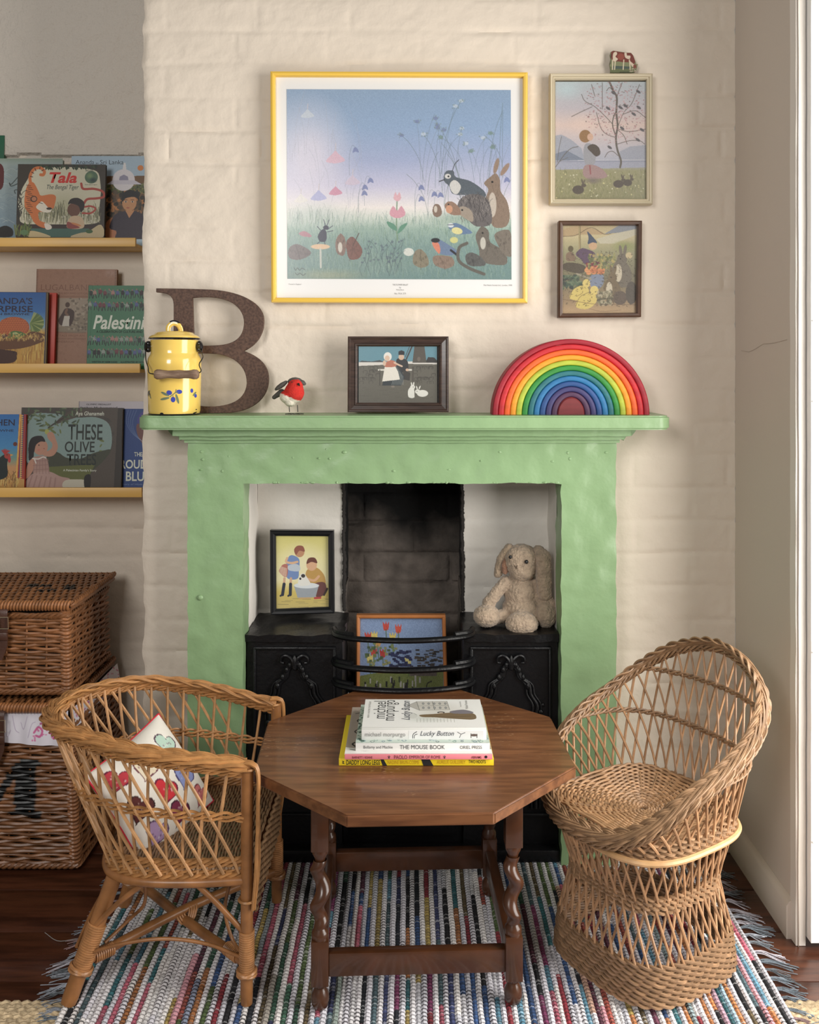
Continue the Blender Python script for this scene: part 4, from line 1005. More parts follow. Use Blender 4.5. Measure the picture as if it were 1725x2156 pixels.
mb = MB(); W0, W1 = S_[2]+np.array([0, 0, -.014]), S_[2]+np.array([0, 0, .012]); rows(mb, W0, W1, 4, .0031, .0045, 26, WC2); mb.build('woven_waist_band', M_WICK, tc2)
mb = MB(); rows(mb, S_[3]+np.array([0, 0, -.020]), S_[3]+np.array([0, 0, .018]), 5, .0031, .0045, 26, WC2); mb.build('woven_seat_band', M_WICK, tc2)
mb = MB(); q = spl([tuple(x) for x in (S_[3])[::6]], n=240, closed=True); out = q-cen; out[:, 2] = 0; out /= np.linalg.norm(out, axis=1)[:, None]
mb.tube(q+out*.009+np.array([0, 0, -.014]), .0062, 8, closed=True); mb.build('pale_hoop', mat('peeled_cane', (.60, .36, .17), .4, var=.2, vscale=30), tc2)
mb = MB()
k = 0; s = .152
while s > .008:
    ex = 2+1.6*(s/.152)**2; p = ring2(s, s*.98, 0, 160, ex); a = np.arange(160)*2*PI/160
    ns_ = 12 if s < .07 else 24
    p[:, 2] = .322-.020*(1-(s/.152)**2)+.0022*np.cos(a*ns_+(PI if k % 2 else 0))
    mb.tube(p, .0030, 5, jit((.46, .27, .14), .2), closed=True); s -= .0052; k += 1
for k in range(24):
    a = 2*PI*k/24; mb.tube([c2(.01*math.cos(a), .01*math.sin(a), .3015), c2(.07*math.cos(a), .07*math.sin(a), .306), c2(.145*math.cos(a), .145*math.sin(a), .319)], .0024, 5, jit(WC2))
mb.build('seat', M_WICK, tc2)
# ================================================================== MANTEL SHELF OBJECTS
MZ = 1.1062
def z7(x, y, D): return P(280+x/4.3125, 580+y/4.3125, D)
# --- rusty letter
BD = 2.352
outer = bez([((212, 117),), ((212, 117), (400, 118), (560, 122), (700, 128)), ((700, 128), (960, 140), (1180, 240), (1184, 400)), ((1184, 400), (1186, 550), (1100, 640), (995, 682)), ((995, 682), (1130, 730), (1228, 800), (1230, 935)), ((1230, 935), (1230, 1130), (1060, 1236), (840, 1242)), ((840, 1242), (600, 1244), (400, 1244), (212, 1244))], 14)[1:] if False else None
def B_outer():
    o = []
    o += bez([((212, 117), (400, 118), (560, 122), (700, 128)), ((700, 128), (960, 140), (1180, 240), (1184, 400)), ((1184, 400), (1186, 550), (1100, 640), (995, 682)), ((995, 682), (1130, 730), (1228, 800), (1230, 935)), ((1230, 935), (1230, 1130), (1060, 1236), (840, 1242))], 14)
    o += [(600, 1244), (212, 1246), (212, 1222)]
    o += bez([((212, 1222), (330, 1212), (368, 1180), (372, 1100))], 8)
    o += bez([((372, 1100), (374, 800), (374, 500), (372, 262)), ((372, 262), (366, 170), (320, 150), (212, 143))], 8)+[(212, 143)]
    return o
B_top = bez([((533, 195), (580, 188), (640, 186), (700, 188)), ((700, 188), (900, 196), (1012, 300), (1012, 425)), ((1012, 425), (1010, 560), (930, 622), (780, 634)), ((780, 634), (700, 640), (600, 640), (533, 640))], 12)
B_bot = bez([((533, 702), (600, 700), (680, 698), (760, 705)), ((760, 705), (950, 730), (1040, 840), (1040, 975)), ((1040, 975), (1030, 1110), (930, 1178), (740, 1190)), ((740, 1190), (600, 1194), (540, 1180), (533, 1120))], 12)
bx0 = z7(0, 0, BD); k7 = BD/FPX/4.3125
conv = lambda lp: [(x*k7, (1243-y)*k7) for x, y in lp]
me = shape_mesh([conv(B_outer()), conv(B_top), conv(B_bot)], .0055, .0012)
MBt = Matrix.Translation((bx0.x, BD, MZ+.0012)) @ Matrix.Rotation(math.radians(88.3), 4, 'X')
o = MB().mesh(me, MBt).build('letter_b', mat('rusty_metal', (.060, .030, .021), .62, col2=(.115, .062, .042), vscale=190, bump=.5, bscale=220, bdist=.001, metal=.15), None, sharp=30)
tag(o, 'large rusty brown metal capital letter B behind the yellow enamel can', 'letter')
# --- yellow enamel can
M_ENA = mat('yellow_enamel', L(240, 205, 105), .16, coat=.5, var=.02, vscale=6)
M_BENA = mat('black_enamel', (.012, .012, .014), .2, coat=.4)
jx = P(367.5, 872, 2.292); JC = Vector((jx.x, 2.292, MZ))
cn = thing('enamel_can', 'yellow enamel milk can with wooden bail handle on the mantel shelf', 'can', JC)
JT = Matrix.Translation(JC)
mb = MB(); prof = [(.001, .0015), (.056, .0015), (.0605, .004), (.0620, .010), (.0632, .06), (.0640, .100), (.0640, .130), (.0625, .137), (.0565, .148), (.0558, .153), (.0560, .170), (.0572, .181), (.0540, .181), (.0535, .15)]
sm = []
for (a, b), (c, d) in zip(prof[:-1], prof[1:]): sm += [(a+(c-a)*t, b+(d-b)*t) for t in (0, .33, .66)]
mb.lathe(sm+[prof[-1]], JT, 64); body = mb.build('can_body', M_ENA, cn)
mb = MB(); mb.lathe([(.054, .1835), (.0600, .1845), (.0606, .187), (.0590, .1895), (.0540, .193), (.0490, .1945), (.0450, .199), (.030, .2025), (.002, .2035)], JT, 56); ld = mb.build('lid', M_ENA, cn)
mb = MB(); mb.tube([tuple(JC+Vector((.0600*math.cos(a), .0600*math.sin(a), .1848))) for a in np.linspace(0, 2*PI, 60)[:-1]], .0018, 6, closed=True); mb.build('black_trim', M_BENA, cn); mb = MB()
mb.tube([tuple(JC+Vector((.0615*math.cos(a), .0615*math.sin(a), .0025))) for a in np.linspace(0, 2*PI, 60)[:-1]], .0012, 6, closed=True); mb.build('black_trim', M_BENA, cn)
mb = MB(); q = spl([tuple(JC+Vector(p)) for p in ((-.015, -.002, .201), (-.014, -.001, .214), (-.004, 0, .222), (.008, 0, .219), (.014, .002, .209), (.015, .003, .200))], n=24); mb.tube(q, .0060, 10, flat=.40); mb.build('lid_handle', M_ENA, ld)
mb = MB(); mb.tube(q[8:17]+np.array([0, 0, .0022]), .0058, 10, flat=.35); mb.build('worn_patch', M_BENA, ld)
for s in (-1, 1):
    bl = MB()
    for zz in (.158, .172): bl.ball(JC+Vector((s*.062, -.006, zz)), (.0075, .006, .007), seg=12)
    bl.tube([tuple(JC+Vector((s*.056, -.004, .165))), tuple(JC+Vector((s*.068, -.008, .165)))], .0075, 12)
    bl.tube([tuple(JC+Vector((s*.0665, -.010+.007*math.cos(a), .165+.009*math.sin(a)))) for a in np.linspace(0, 2*PI, 17)[:-1]], .0028, 8, closed=True)
    bl.build('ear', M_BENA, cn)

mb = MB()
gz, gy = .0985, -.085; gx0, gx1 = -.026, .078
mb.tube(spl([tuple(JC+Vector(p)) for p in ((-.066, -.012, .160), (-.062, -.03, .145), (-.056, -.045, .128), (-.046, -.065, .115), (-.040, -.078, .102), (gx0+.004, gy, gz))], n=30), .0014, 6); mb.build('bail_wire', M_BENA, cn); mb = MB()
mb.tube(spl([tuple(JC+Vector(p)) for p in ((.070, -.012, .160), (.073, -.03, .150), (.080, -.05, .138), (.074, -.062, .122), (.082, -.078, .106), (gx1-.006, gy, gz))], n=30), .0014, 6)
mb.build('bail_wire', M_BENA, cn)
mb = MB(); pr = [(0, .0), (.009, .001), (.0118, .006), (.0118, .012), (.0105, .020), (.0090, .032), (.0096, .046), (.0105, .058), (.0092, .070), (.0098, .084), (.0118, .092), (.0112, .100), (.008, .104), (0, .105)]
mb.lathe(pr, JT @ Matrix.Translation((gx0, gy, gz)) @ Matrix.Rotation(PI/2, 4, 'Y'), 24); mb.build('wooden_grip', mat('worn_wood', (.17, .10, .065), .7, col2=(.28, .19, .13), vscale=30, stretch=(1, 6, 6), bump=.4, bscale=80), cn)
# painted sprigs and chips wrapped on the wall of the can
def can_pt(zx, zy, lift=.0003):
    x = (280+zx/4.3125-367.5)*2.24/FPX; z = (1255-zy)/4.3125*2.24/FPX; r = np.interp(z, [p[1] for p in prof[2:8]], [p[0] for p in prof[2:8]])+lift
    x = max(-r*.985, min(r*.985, x)); return tuple(JC+Vector((x, -math.sqrt(max(0, r*r-x*x)), z)))
def decal(mb, pts, lift=.0004):
    c = np.mean(pts, 0); v = [can_pt(*c, lift)]+[can_pt(x, y, lift) for x, y in pts]; n = len(pts); mb.add(v, [[0, 1+i, 1+(i+1) % n] for i in range(n)])
def ellp(cx, cy, rx, ry, rot=0, n=16): return [(cx+rx*math.cos(a)*math.cos(rot)-ry*math.sin(a)*math.sin(rot), cy+rx*math.cos(a)*math.sin(rot)+ry*math.sin(a)*math.cos(rot)) for a in np.linspace(0, 2*PI, n+1)[:-1]]
mb = MB()
for a in ((390, 1046, 25, 21, .3), (476, 1038, 24, 19, .1), (424, 1108, 20, 25, 0), (572, 1030, 10, 20, 0), (596, 1078, 8, 18, 0)): decal(mb, ellp(*a))
mb.build('blue_olives', mat('cobalt_glaze', L(62, 74, 168), .2), body, smooth=False)
mb = MB()
for a in ((352, 1058, 42, 11, .45), (350, 1100, 44, 11, -.2), (460, 1102, 10, 46, -.25), (590, 1060, 6, 22, .5), (172, 1050, 8, 30, .7), (190, 1075, 6, 32, -.5)): decal(mb, ellp(*a), .0005)
for x0, y0, x1, y1 in ((395, 1085, 445, 1045), (445, 1045, 452, 1015), (445, 1048, 470, 1040), (425, 1070, 424, 1090)): decal(mb, [(x0-2, y0-3), (x1-2, y1-3), (x1+2, y1+3), (x0+2, y0+3)], .0006)
mb.build('leaves', mat('sage_glaze', L(110, 125, 100), .25), body, smooth=False)
mb = MB()
for a in ((164, 1062, 8, 22, .1), (182, 1052, 7, 26, -.6)): decal(mb, ellp(*a), .0007)
for a in ((318, 1240, 18, 14, 0), (340, 1246, 22, 6, 0), (380, 1248, 12, 4, .3), (516, 1243, 8, 3, 0), (590, 1234, 14, 5, -.4), (600, 1205, 4, 5, 0)): decal(mb, ellp(*a), .0005)
mb.build('enamel_chips', M_BENA, body, smooth=False)

# --- blobs (continuous soft bodies)
def blob(name, prims, vox, m, parent, colf=None, amp=0, freq=60, smooth=2, amp2=0):
    mb = MB()
    for p in prims:
        if p[0] == 'e': mb.ball(Vector(p[1]), p[2], p[3] if len(p) > 3 else None, seg=20)
        else:
            a, b = Vector(p[1]), Vector(p[2]); n = 7
            for i in range(n+1): t = i/n; mb.ball(a.lerp(b, t), p[3]+(p[4]-p[3])*t, seg=14)
    t_ = mb.build('tmpb', m); md = t_.modifiers.new('r', 'REMESH'); md.mode = 'VOXEL'; md.voxel_size = vox; md.use_smooth_shade = True
    if smooth: sm_ = t_.modifiers.new('s', 'SMOOTH'); sm_.iterations = smooth; sm_.factor = .5
    dg = bpy.context.evaluated_depsgraph_get(); me = bpy.data.meshes.new_from_object(t_.evaluated_get(dg)); bpy.data.objects.remove(t_)
    co = np.array([v.co[:] for v in me.vertices]); nm = np.array([v.normal[:] for v in me.vertices])
    if amp:
        d = np.array([mn.noise(Vector(c*freq))+.5*mn.noise(Vector(c*freq*2.3)) for c in co]); co = co+nm*(amp*d)[:, None]
    out = MB(); C = np.array([colf(c) for c in co]) if colf else (1, 1, 1)
    out.V.append(co); cc_ = np.empty((len(co), 3)); cc_[:] = C; out.C.append(cc_); out.n = len(co)
    out.F += [np.array([list(p.vertices)]) for p in me.polygons if len(p.vertices) != 4]; qd = [list(p.vertices) for p in me.polygons if len(p.vertices) == 4]
    if qd: out.F.append(np.array(qd))
    return out.build(name, m, parent)
# --- robin ornament
RD = 2.30; rb = thing('robin_ornament', 'small felt robin ornament with red breast standing on the mantel shelf', 'ornament', (z7(1450, 1250, RD).x, RD, MZ))
M_FELT = mat('felt', attr=True, rough=.95, var=.15, vscale=120, bump=.8, bscale=280, bdist=.0015)
q7 = RD/FPX/4.3125
g = lambda x, y, dy=0: tuple(z7(x, y, RD)+Vector((0, dy, 0)))
def rcol(p):
    zx = ((p[0]/p[1]*FPX+862.5)-280)*4.3125; zy = ((CH-p[2])/p[1]*FPX+HOR-580)*4.3125
    if zy < 985 and p[1] > RD-.006 and zx < 1490: return (.10, .09, .08)
    line = 1150-(1560-zx)*.45*(zx < 1450)*1.0 if zx < 1450 else 1150
    if zy < min(1135, 1095+(zx-1400)*.45): return L(196, 44, 36) if zx > 1335+max(0, (zy-1050))*.5 else L(214, 202, 184)
    return L(222, 214, 198)
blob('body', [('e', g(1465, 1062), (92*q7, 85*q7, 96*q7)), ('e', g(1475, 1000), (72*q7, 70*q7, 62*q7)), ('e', g(1400, 1100), (70*q7, 70*q7, 60*q7)), ('e', g(1430, 1150), (52*q7, 60*q7, 42*q7))], .0028, M_FELT, rb, rcol, .0007, 200)
for a in ([('e', g(1345, 1000, .002), (72*q7, 42*q7, 22*q7), Matrix.Rotation(.62, 3, 'Y')*1)], [('e', g(1535, 972, .006), (40*q7, 42*q7, 22*q7), Matrix.Rotation(-.55, 3, 'Y')*1)]):
    a = [(a[0][0], a[0][1], a[0][2], a[0][3].inverted())]; blob('wing', a, .0018, M_FELT, rb, lambda p: (.085, .078, .070), .0006, 300)
blob('cap', [('e', g(1470, 965, .008), (70*q7, 60*q7, 40*q7))], .002, M_FELT, rb, lambda p: (.10, .09, .08), .0006, 300)
blob('tail', [('c', g(1345, 1060, .01), g(1275, 1108, .012), 30*q7, 20*q7)], .0018, M_FELT, rb, lambda p: (.09, .085, .075), .0005, 300)
mb = MB(); mb.tube([g(1510, 985, -.016), g(1522, 1000, -.022)], [.0035, .0012], 8); mb.ball(Vector(g(1452, 967, -.015)), .0013); mb.build('beak_and_eye', M_BENA, rb)
mb = MB()
for x in (1418, 1494):
    mb.tube([g(x, 1175, 0), g(x+4, 1240, 0)], .0011, 6)
    for dx, dy in ((-28, -.010), (30, -.012), (58, -.004), (-8, .010)): mb.tube([(g(x, 1246)[0], RD, MZ+.0018), (g(x+dx, 1246)[0], RD+dy, MZ+.0012)], .0012, 6)
mb.build('wire_legs', mat('dark_wire', (.05, .045, .04), .5), rb)

# --- frames
def glass_mat():
    m = bpy.data.materials.get('clear_glass')
    if m: return m
    m = bpy.data.materials.new('clear_glass'); m.use_nodes = True; N = m.node_tree.nodes; K = m.node_tree.links; N.clear()
    o = N.new('ShaderNodeOutputMaterial'); mx = N.new('ShaderNodeMixShader'); tr = N.new('ShaderNodeBsdfTransparent'); gl = N.new('ShaderNodeBsdfGlossy'); fr = N.new('ShaderNodeFresnel')
    fr.inputs[0].default_value = 1.5; gl.inputs['Roughness'].default_value = .24; K.new(fr.outputs[0], mx.inputs[0]); K.new(tr.outputs[0], mx.inputs[1]); K.new(gl.outputs[0], mx.inputs[2]); K.new(mx.outputs[0], o.inputs[0]); return m
def framed(name, label, px, D, wpx, prof, m, cv, inner_px, depth=.018, tilt=0, glass=True, mount=None, loc=None):
    """px: outer TL,TR,BR,BL in the picture plane; prof: [(inset 0-1, height 0-1)]"""
    c = [P(x, y, D) for x, y in px]
    if tilt:
        zb = c[3].z
        for q in c: q.y += (q.z-zb)*math.tan(tilt)
    t = thing(name, label, 'picture', loc or ((c[2]+c[3])/2))
    cen_ = (c[0]+c[1]+c[2]+c[3])/4; U = (c[1]-c[0]).normalized(); V = (c[3]-c[0]).normalized(); N_ = U.cross(-V).normalized()
    w = wpx*D/FPX; pr = [(0, -depth)]+[(a*w, b*depth*.5) for a, b in prof]+[(w, -depth*.5)]
    dirs = [(U+V), (-U+V), (-U-V), (U-V)]; G = np.zeros((5, len(pr), 3))
    for i in range(5):
        for j, (a, h) in enumerate(pr): G[i, j] = c[i % 4]+dirs[i % 4]*a+N_*h
    mb = MB()
    for i in range(4): mb.grid(G[i:i+2])
    mb.grid(np.array([[c[0]-N_*depth, c[1]-N_*depth], [c[3]-N_*depth, c[2]-N_*depth]])); fr_ = mb.build('frame', m, t, sharp=25)
    ins = [c[i]+dirs[i]*w*.9 for i in range(4)]
    if mount: mb = MB(); mb.add([tuple(q-N_*.0052) for q in ins], [[0, 1, 2, 3]]); mb.build('mount', mount, t, smooth=False)
    x0, y0, x1, y1 = inner_px; b = cv.b
    base = panel(px[0][0], px[0][1], px[1][0], px[3][1], c[0], c[1], c[3])
    pn = panel(b[0], b[1], b[2], b[3], base(x0, y0), base(x1, y0), base(x0, y1))
    art(cv, pn, 'picture_print', M_ART, t, lift=-.0046)
    if glass:
        mb = MB(); mb.add([tuple(q-N_*.0022) for q in ins], [[0, 1, 2, 3]]); mb.build('glass', glass_mat(), t, smooth=False)
    return t, base, pn, N_

# large nursery meadow print (generic stand-in)
cv = Canvas(135, 175, 1588, 1405, 520)
cv.vgrad([(175, (136, 164, 196)), (420, (140, 168, 204)), (640, (160, 172, 208)), (800, (196, 194, 220)), (940, (236, 228, 224)), (1010, (206, 214, 204)), (1080, (150, 176, 164)), (1200, (122, 152, 148)), (1405, (108, 140, 138))])
for x, y, r1, r2, c, a in ((280, 600, 330, 420, (226, 216, 228), .75), (1250, 780, 380, 260, (182, 188, 206), .4), (300, 1000, 300, 120, (190, 202, 196), .7), (1300, 1010, 330, 60, (140, 168, 152), .7), (700, 1300, 500, 110, (134, 156, 146), .5), (400, 1380, 300, 50, (166, 166, 132), .6)): cv.ell(x, y, r1, r2, c, soft=.8, a=a)
cv.blades(1700, (135, 1588), (1010, 1405), 46, [(96, 132, 128), (150, 178, 164), (84, 118, 116), (170, 190, 170), (110, 140, 112)], 2.4, .35, .45)
cv.blades(60, (135, 640), (1010, 1060), 90, [(150, 160, 160), (120, 140, 130)], 2, .3, .5)
for i in range(40):
    x = RND.uniform(980, 1585); y = RND.uniform(700, 1000); h = RND.uniform(200, 520); k = RND.uniform(-160, 140)
    cv.curve([(x, y), (x+k*.2, y-h*.45), (x+k*.6, y-h*.8), (x+k, y-h)], 2.4, RND.choice([(104, 124, 134), (124, 140, 152), (90, 110, 104)]), .6)
    if i % 2: cv.ell(x+k, y-h, 16, 11, RND.choice([(196, 206, 216), (112, 124, 168), (110, 140, 126)]), a=.7); cv.dots(8, (x+k-24, x+k+24), (y-h-16, y-h+16), 4, [(120, 140, 136)], .6)
for i in range(26):
    x = RND.uniform(150, 640); y = RND.uniform(560, 960); h = RND.uniform(80, 460); k = RND.uniform(-80, 80)
    cv.curve([(x, y), (x+k*.2, y-h*.5), (x+k, y-h)], 2, (168, 170, 186), .55)
for (x, y, s, c) in ((450, 610, 62, (222, 170, 186)), (340, 860, 52, (160, 164, 214)), (450, 830, 44, (206, 120, 150)), (270, 330, 44, (200, 208, 216)), (225, 880, 44, (226, 222, 214)), (560, 760, 50, (206, 186, 204))):
    cv.blob([(x-s, y+s*.5), (x-s*.3, y-s*.3), (x, y-s*.6), (x+s*.3, y-s*.3), (x+s, y+s*.4), (x+s*.2, y+s*.7), (x-s*.4, y+s*.7)], c, .75); cv.curve([(x, y-s*.6), (x+3, y-s*1.4)], 4, (206, 190, 190), .6)
cv.curve([(848, 900), (844, 1050), (850, 1155)], 7, (120, 150, 120)); cv.blob([(800, 985), (822, 930), (850, 960), (876, 930), (902, 985), (850, 1010)], (214, 152, 168)); cv.blob([(826, 880), (838, 840), (850, 862), (864, 840), (874, 880), (850, 900)], (220, 170, 180)); cv.blob([(846, 1090), (800, 1070), (780, 1030), (830, 1050)], (92, 146, 122)); cv.blob([(850, 1110), (890, 1080), (915, 1040), (870, 1060)], (92, 146, 122))
for x, y in ((580, 570), (676, 768), (640, 812), (636, 850), (1005, 812), (1006, 886), (1090, 855), (1130, 860), (1560, 760)): cv.blob([(x-18, y+16), (x-12, y-12), (x, y-20), (x+14, y-10), (x+20, y+14), (x, y+8)], (110, 122, 172), .85); cv.curve([(x, y-18), (x-22, y-30), (x-40, y+40), (x-40, y+160)], 1.8, (110, 124, 134), .6)
# generic animals of the meadow: hare, dark bird, spiny animal, squirrel-like, small birds
def furry(pts, c, d):
    cv.blob(pts, c); xs_ = [p[0] for p in pts]; ys__ = [p[1] for p in pts]
    for _ in range(60): 
        i = RND.randrange(len(pts)); a = RND.random(); cx, cy = sum(xs_)/len(pts), sum(ys__)/len(pts); x = pts[i][0]*(1-a)+cx*a; y = pts[i][1]*(1-a)+cy*a
        cv.line([(x, y), (x+RND.uniform(-6, 6), y+14)], 1.8, d, .5)
furry([(1452, 740), (1490, 716), (1516, 760), (1520, 830), (1562, 900), (1578, 1000), (1550, 1062), (1470, 1060), (1440, 960), (1424, 880), (1440, 820), (1412, 780)], (140, 118, 100), (92, 76, 64)); cv.ell(1492, 668, 15, 52, (150, 126, 108), .25); cv.ell(1548, 690, 16, 48, (156, 130, 112), .6); cv.ell(1466, 772, 7, 7, (30, 26, 26)); cv.ell(1466, 920, 26, 80, (212, 202, 188), a=.8)
cv.blob([(1150, 760), (1165, 705), (1215, 700), (1230, 740), (1330, 770), (1420, 840), (1400, 880), (1300, 860), (1210, 850), (1185, 800)], (84, 94, 104)); cv.ell(1178, 736, 20, 16, (210, 208, 204)); cv.ell(1182, 737, 6, 6, (20, 20, 24)); cv.line([(1122, 770), (1156, 758)], 6, (40, 40, 44)); cv.blob([(1190, 790), (1222, 760), (1262, 800), (1240, 850), (1206, 840)], (206, 204, 200)); cv.curve([(1208, 700), (1222, 660), (1250, 628)], 3.5, (44, 46, 50))
furry([(1240, 950), (1262, 880), (1340, 850), (1430, 880), (1462, 980), (1450, 1050), (1360, 1060), (1300, 1010)], (104, 98, 98), (52, 48, 50)); cv.blades(160, (1260, 1450), (880, 1040), 40, [(60, 56, 58), (150, 142, 136)], 2, .8, .8); cv.blob([(1236, 965), (1270, 930), (1330, 960), (1340, 1030), (1290, 1010)], (160, 146, 130)); cv.ell(1270, 955, 6, 6, (24, 22, 22))
cv.blob([(1156, 925), (1180, 900), (1215, 905), (1250, 940), (1260, 985), (1200, 985), (1170, 960)], (150, 118, 98)); cv.ell(1186, 950, 22, 26, (206, 150, 116)); cv.ell(1182, 918, 5, 5, (24, 22, 22)); cv.blob([(1080, 940), (1100, 915), (1128, 930), (1138, 980), (1110, 1002), (1082, 985)], (132, 108, 92)); cv.ell(1098, 950, 11, 22, (206, 196, 182))
cv.blob([(1180, 1060), (1210, 1040), (1260, 1050), (1335, 1100), (1280, 1112), (1225, 1112), (1200, 1090)], (96, 124, 160)); cv.ell(1236, 1090, 36, 22, (222, 214, 146), .2); cv.ell(1196, 1054, 20, 14, (214, 220, 226)); cv.line([(1176, 1052), (1216, 1050)], 4, (36, 42, 60))
cv.blob([(1070, 1150), (1098, 1138), (1130, 1150), (1180, 1180), (1235, 1222), (1196, 1250), (1130, 1240), (1092, 1206)], (106, 128, 160)); cv.blob([(1076, 1165), (1110, 1165), (1126, 1200), (1120, 1240), (1084, 1196)], (218, 128, 98)); cv.ell(1096, 1152, 28, 15, (30, 30, 36)); cv.line([(1196, 1216), (1240, 1250)], 14, (36, 36, 46))
furry([(1370, 1090), (1400, 1060), (1440, 1090), (1450, 1160), (1510, 1200), (1560, 1260), (1540, 1310), (1400, 1290), (1376, 1200), (1356, 1130)], (112, 104, 94), (70, 64, 58)); furry([(1480, 1110), (1560, 1080), (1588, 1120), (1588, 1250), (1540, 1240), (1500, 1180)], (124, 114, 102), (80, 72, 66)); cv.ell(1404, 1170, 18, 40, (196, 192, 180)); cv.ell(1402, 1103, 6, 6, (20, 20, 20))
furry([(1290, 1250), (1330, 1230), (1390, 1260), (1420, 1310), (1340, 1320), (1300, 1300)], (92, 92, 90), (60, 60, 60)); cv.curve([(1300, 1170), (1250, 1200), (1246, 1280), (1310, 1330), (1410, 1370)], 20, (98, 94, 86)); furry([(960, 1230), (1000, 1210), (1040, 1250), (1050, 1310), (1000, 1330), (950, 1300)], (136, 126, 104), (84, 80, 66)); furry([(1080, 1260), (1120, 1250), (1200, 1260), (1216, 1310), (1160, 1336), (1090, 1310)], (142, 120, 104), (96, 80, 70)); cv.ell(922, 1228, 34, 26, (226, 224, 214), a=.85); cv.ell(1216, 1150, 26, 20, (216, 210, 126), a=.9)
furry([(452, 1150), (480, 1110), (508, 1140), (516, 1200), (500, 1252), (460, 1240), (448, 1200)], (136, 110, 98), (90, 72, 66)); furry([(520, 1160), (556, 1130), (596, 1170), (622, 1220), (600, 1270), (540, 1276), (520, 1220)], (126, 84, 74), (84, 56, 52)); cv.ell(478, 1200, 14, 34, (206, 198, 186)); cv.line([(560, 1190), (600, 1108)], 5, (84, 62, 54))
cv.blob([(340, 1110), (372, 1080), (392, 1110), (384, 1160), (352, 1164), (334, 1140)], (44, 46, 72)); cv.ell(386, 1072, 18, 14, (44, 46, 72))
for a in ((352, 1090, 330, 1064), (395, 1100, 432, 1092), (350, 1160, 330, 1176), (376, 1160, 380, 1184), (384, 1060, 372, 1020), (392, 1060, 406, 1022), (396, 1085, 430, 1060)): cv.line([a[:2], a[2:]], 4, (44, 46, 72))
cv.ell(350, 1196, 62, 17, (222, 186, 148)); cv.line([(350, 1210), (352, 1330)], 12, (196, 196, 186)); furry([(145, 1210), (190, 1180), (250, 1200), (290, 1240), (220, 1280), (150, 1270)], (110, 98, 98), (72, 64, 66)); cv.blob([(210, 1110), (250, 1096), (296, 1130), (240, 1130)], (186, 110, 130), .8)
for i in range(30):
    x = RND.uniform(620, 880); y = RND.uniform(1240, 1390); cv.curve([(x, y), (x+RND.uniform(-20, 20), y-50), (x+RND.uniform(-50, 50), y-110)], 2.2, (74, 92, 100), .7); cv.ell(x, y-90, 8, 6, (90, 104, 118), a=.7)
cv.curve([(178, 1332), (190, 1350), (200, 1334), (215, 1350), (228, 1336), (250, 1346)], 3, (60, 70, 66)); cv.curve([(186, 1366), (200, 1380), (216, 1368), (236, 1382), (254, 1370)], 3, (60, 70, 66))
cv.grain(9)
t, base, pn, N_ = framed('framed_picture', 'large yellow-framed meadow print with white mount on the chimney breast', [(569.5, 151), (1111.5, 153), (1111, 638.5), (571.5, 637)], 2.366, 10.5, [(.0, .3), (.12, .8), (.5, 1), (.88, .8), (1, .2)], mat('yellow_frame_lacquer', L(238, 196, 84), .3, coat=.2), cv, (603, 186.5, 1076, 586.5), mount=mat('white_mount', (.80, .79, .78), .7))
lettering([('Printed in England', 606, 596.5, 632, 600), ('THE FLOWER BALLET', 825, 596.5, 858, 600), ('by', 839, 602.5, 843, 606), ('Molly Brett', 833, 607.5, 849, 611), ('No. M.A. 571', 829, 615, 853, 618.5), ('The Medici Society Ltd., London, 1978', 1017, 597, 1077, 601)], base, mat('pale_grey_ink'), t, lift=-.0043)

# tree picture
cv = Canvas(272, 530, 1382, 1945, 230)
cv.vgrad([(530, (176, 186, 192)), (850, (188, 180, 186)), (1050, (214, 190, 180)), (1300, (190, 182, 188)), (1480, (168, 170, 184)), (1540, (160, 160, 160)), (1600, (150, 146, 106)), (1945, (138, 134, 94))])
cv.ell(420, 620, 220, 150, (184, 204, 208), soft=.9, a=.8); cv.ell(620, 1040, 240, 160, (224, 196, 182), soft=.9, a=.7)
cv.poly([(272, 1180), (360, 1165), (480, 1230), (600, 1330), (640, 1480), (272, 1480)], (150, 156, 170), .8); cv.poly([(272, 1400), (420, 1355), (560, 1430), (640, 1470), (272, 1480)], (112, 122, 140), .8); cv.poly([(1060, 1370), (1180, 1310), (1382, 1290), (1382, 1480), (1040, 1480)], (152, 156, 170), .8); cv.poly([(272, 1478), (1382, 1468), (1382, 1560), (272, 1590)], (158, 160, 176))
cv.line([(272, 1492), (1382, 1490)], 5, (120, 124, 140)); cv.line([(560, 1475), (1382, 1468)], 4, (206, 204, 206))
cv.blades(420, (272, 1382), (1600, 1945), 40, [(120, 122, 70), (160, 156, 110), (100, 104, 64), (176, 168, 130), (140, 130, 110)], 4, .4, .7); cv.dots(60, (280, 1370), (1620, 1930), 8, [(214, 208, 180), (206, 196, 140)], .8)
BR = (100, 92, 84)
cv.curve([(1065, 1560), (1075, 1480), (1030, 1340), (1015, 1200), (1035, 1060), (1020, 900), (1025, 720), (985, 640), (940, 540)], 22, BR); cv.curve([(1020, 1200), (975, 1060), (985, 960), (1020, 880)], 12, BR)
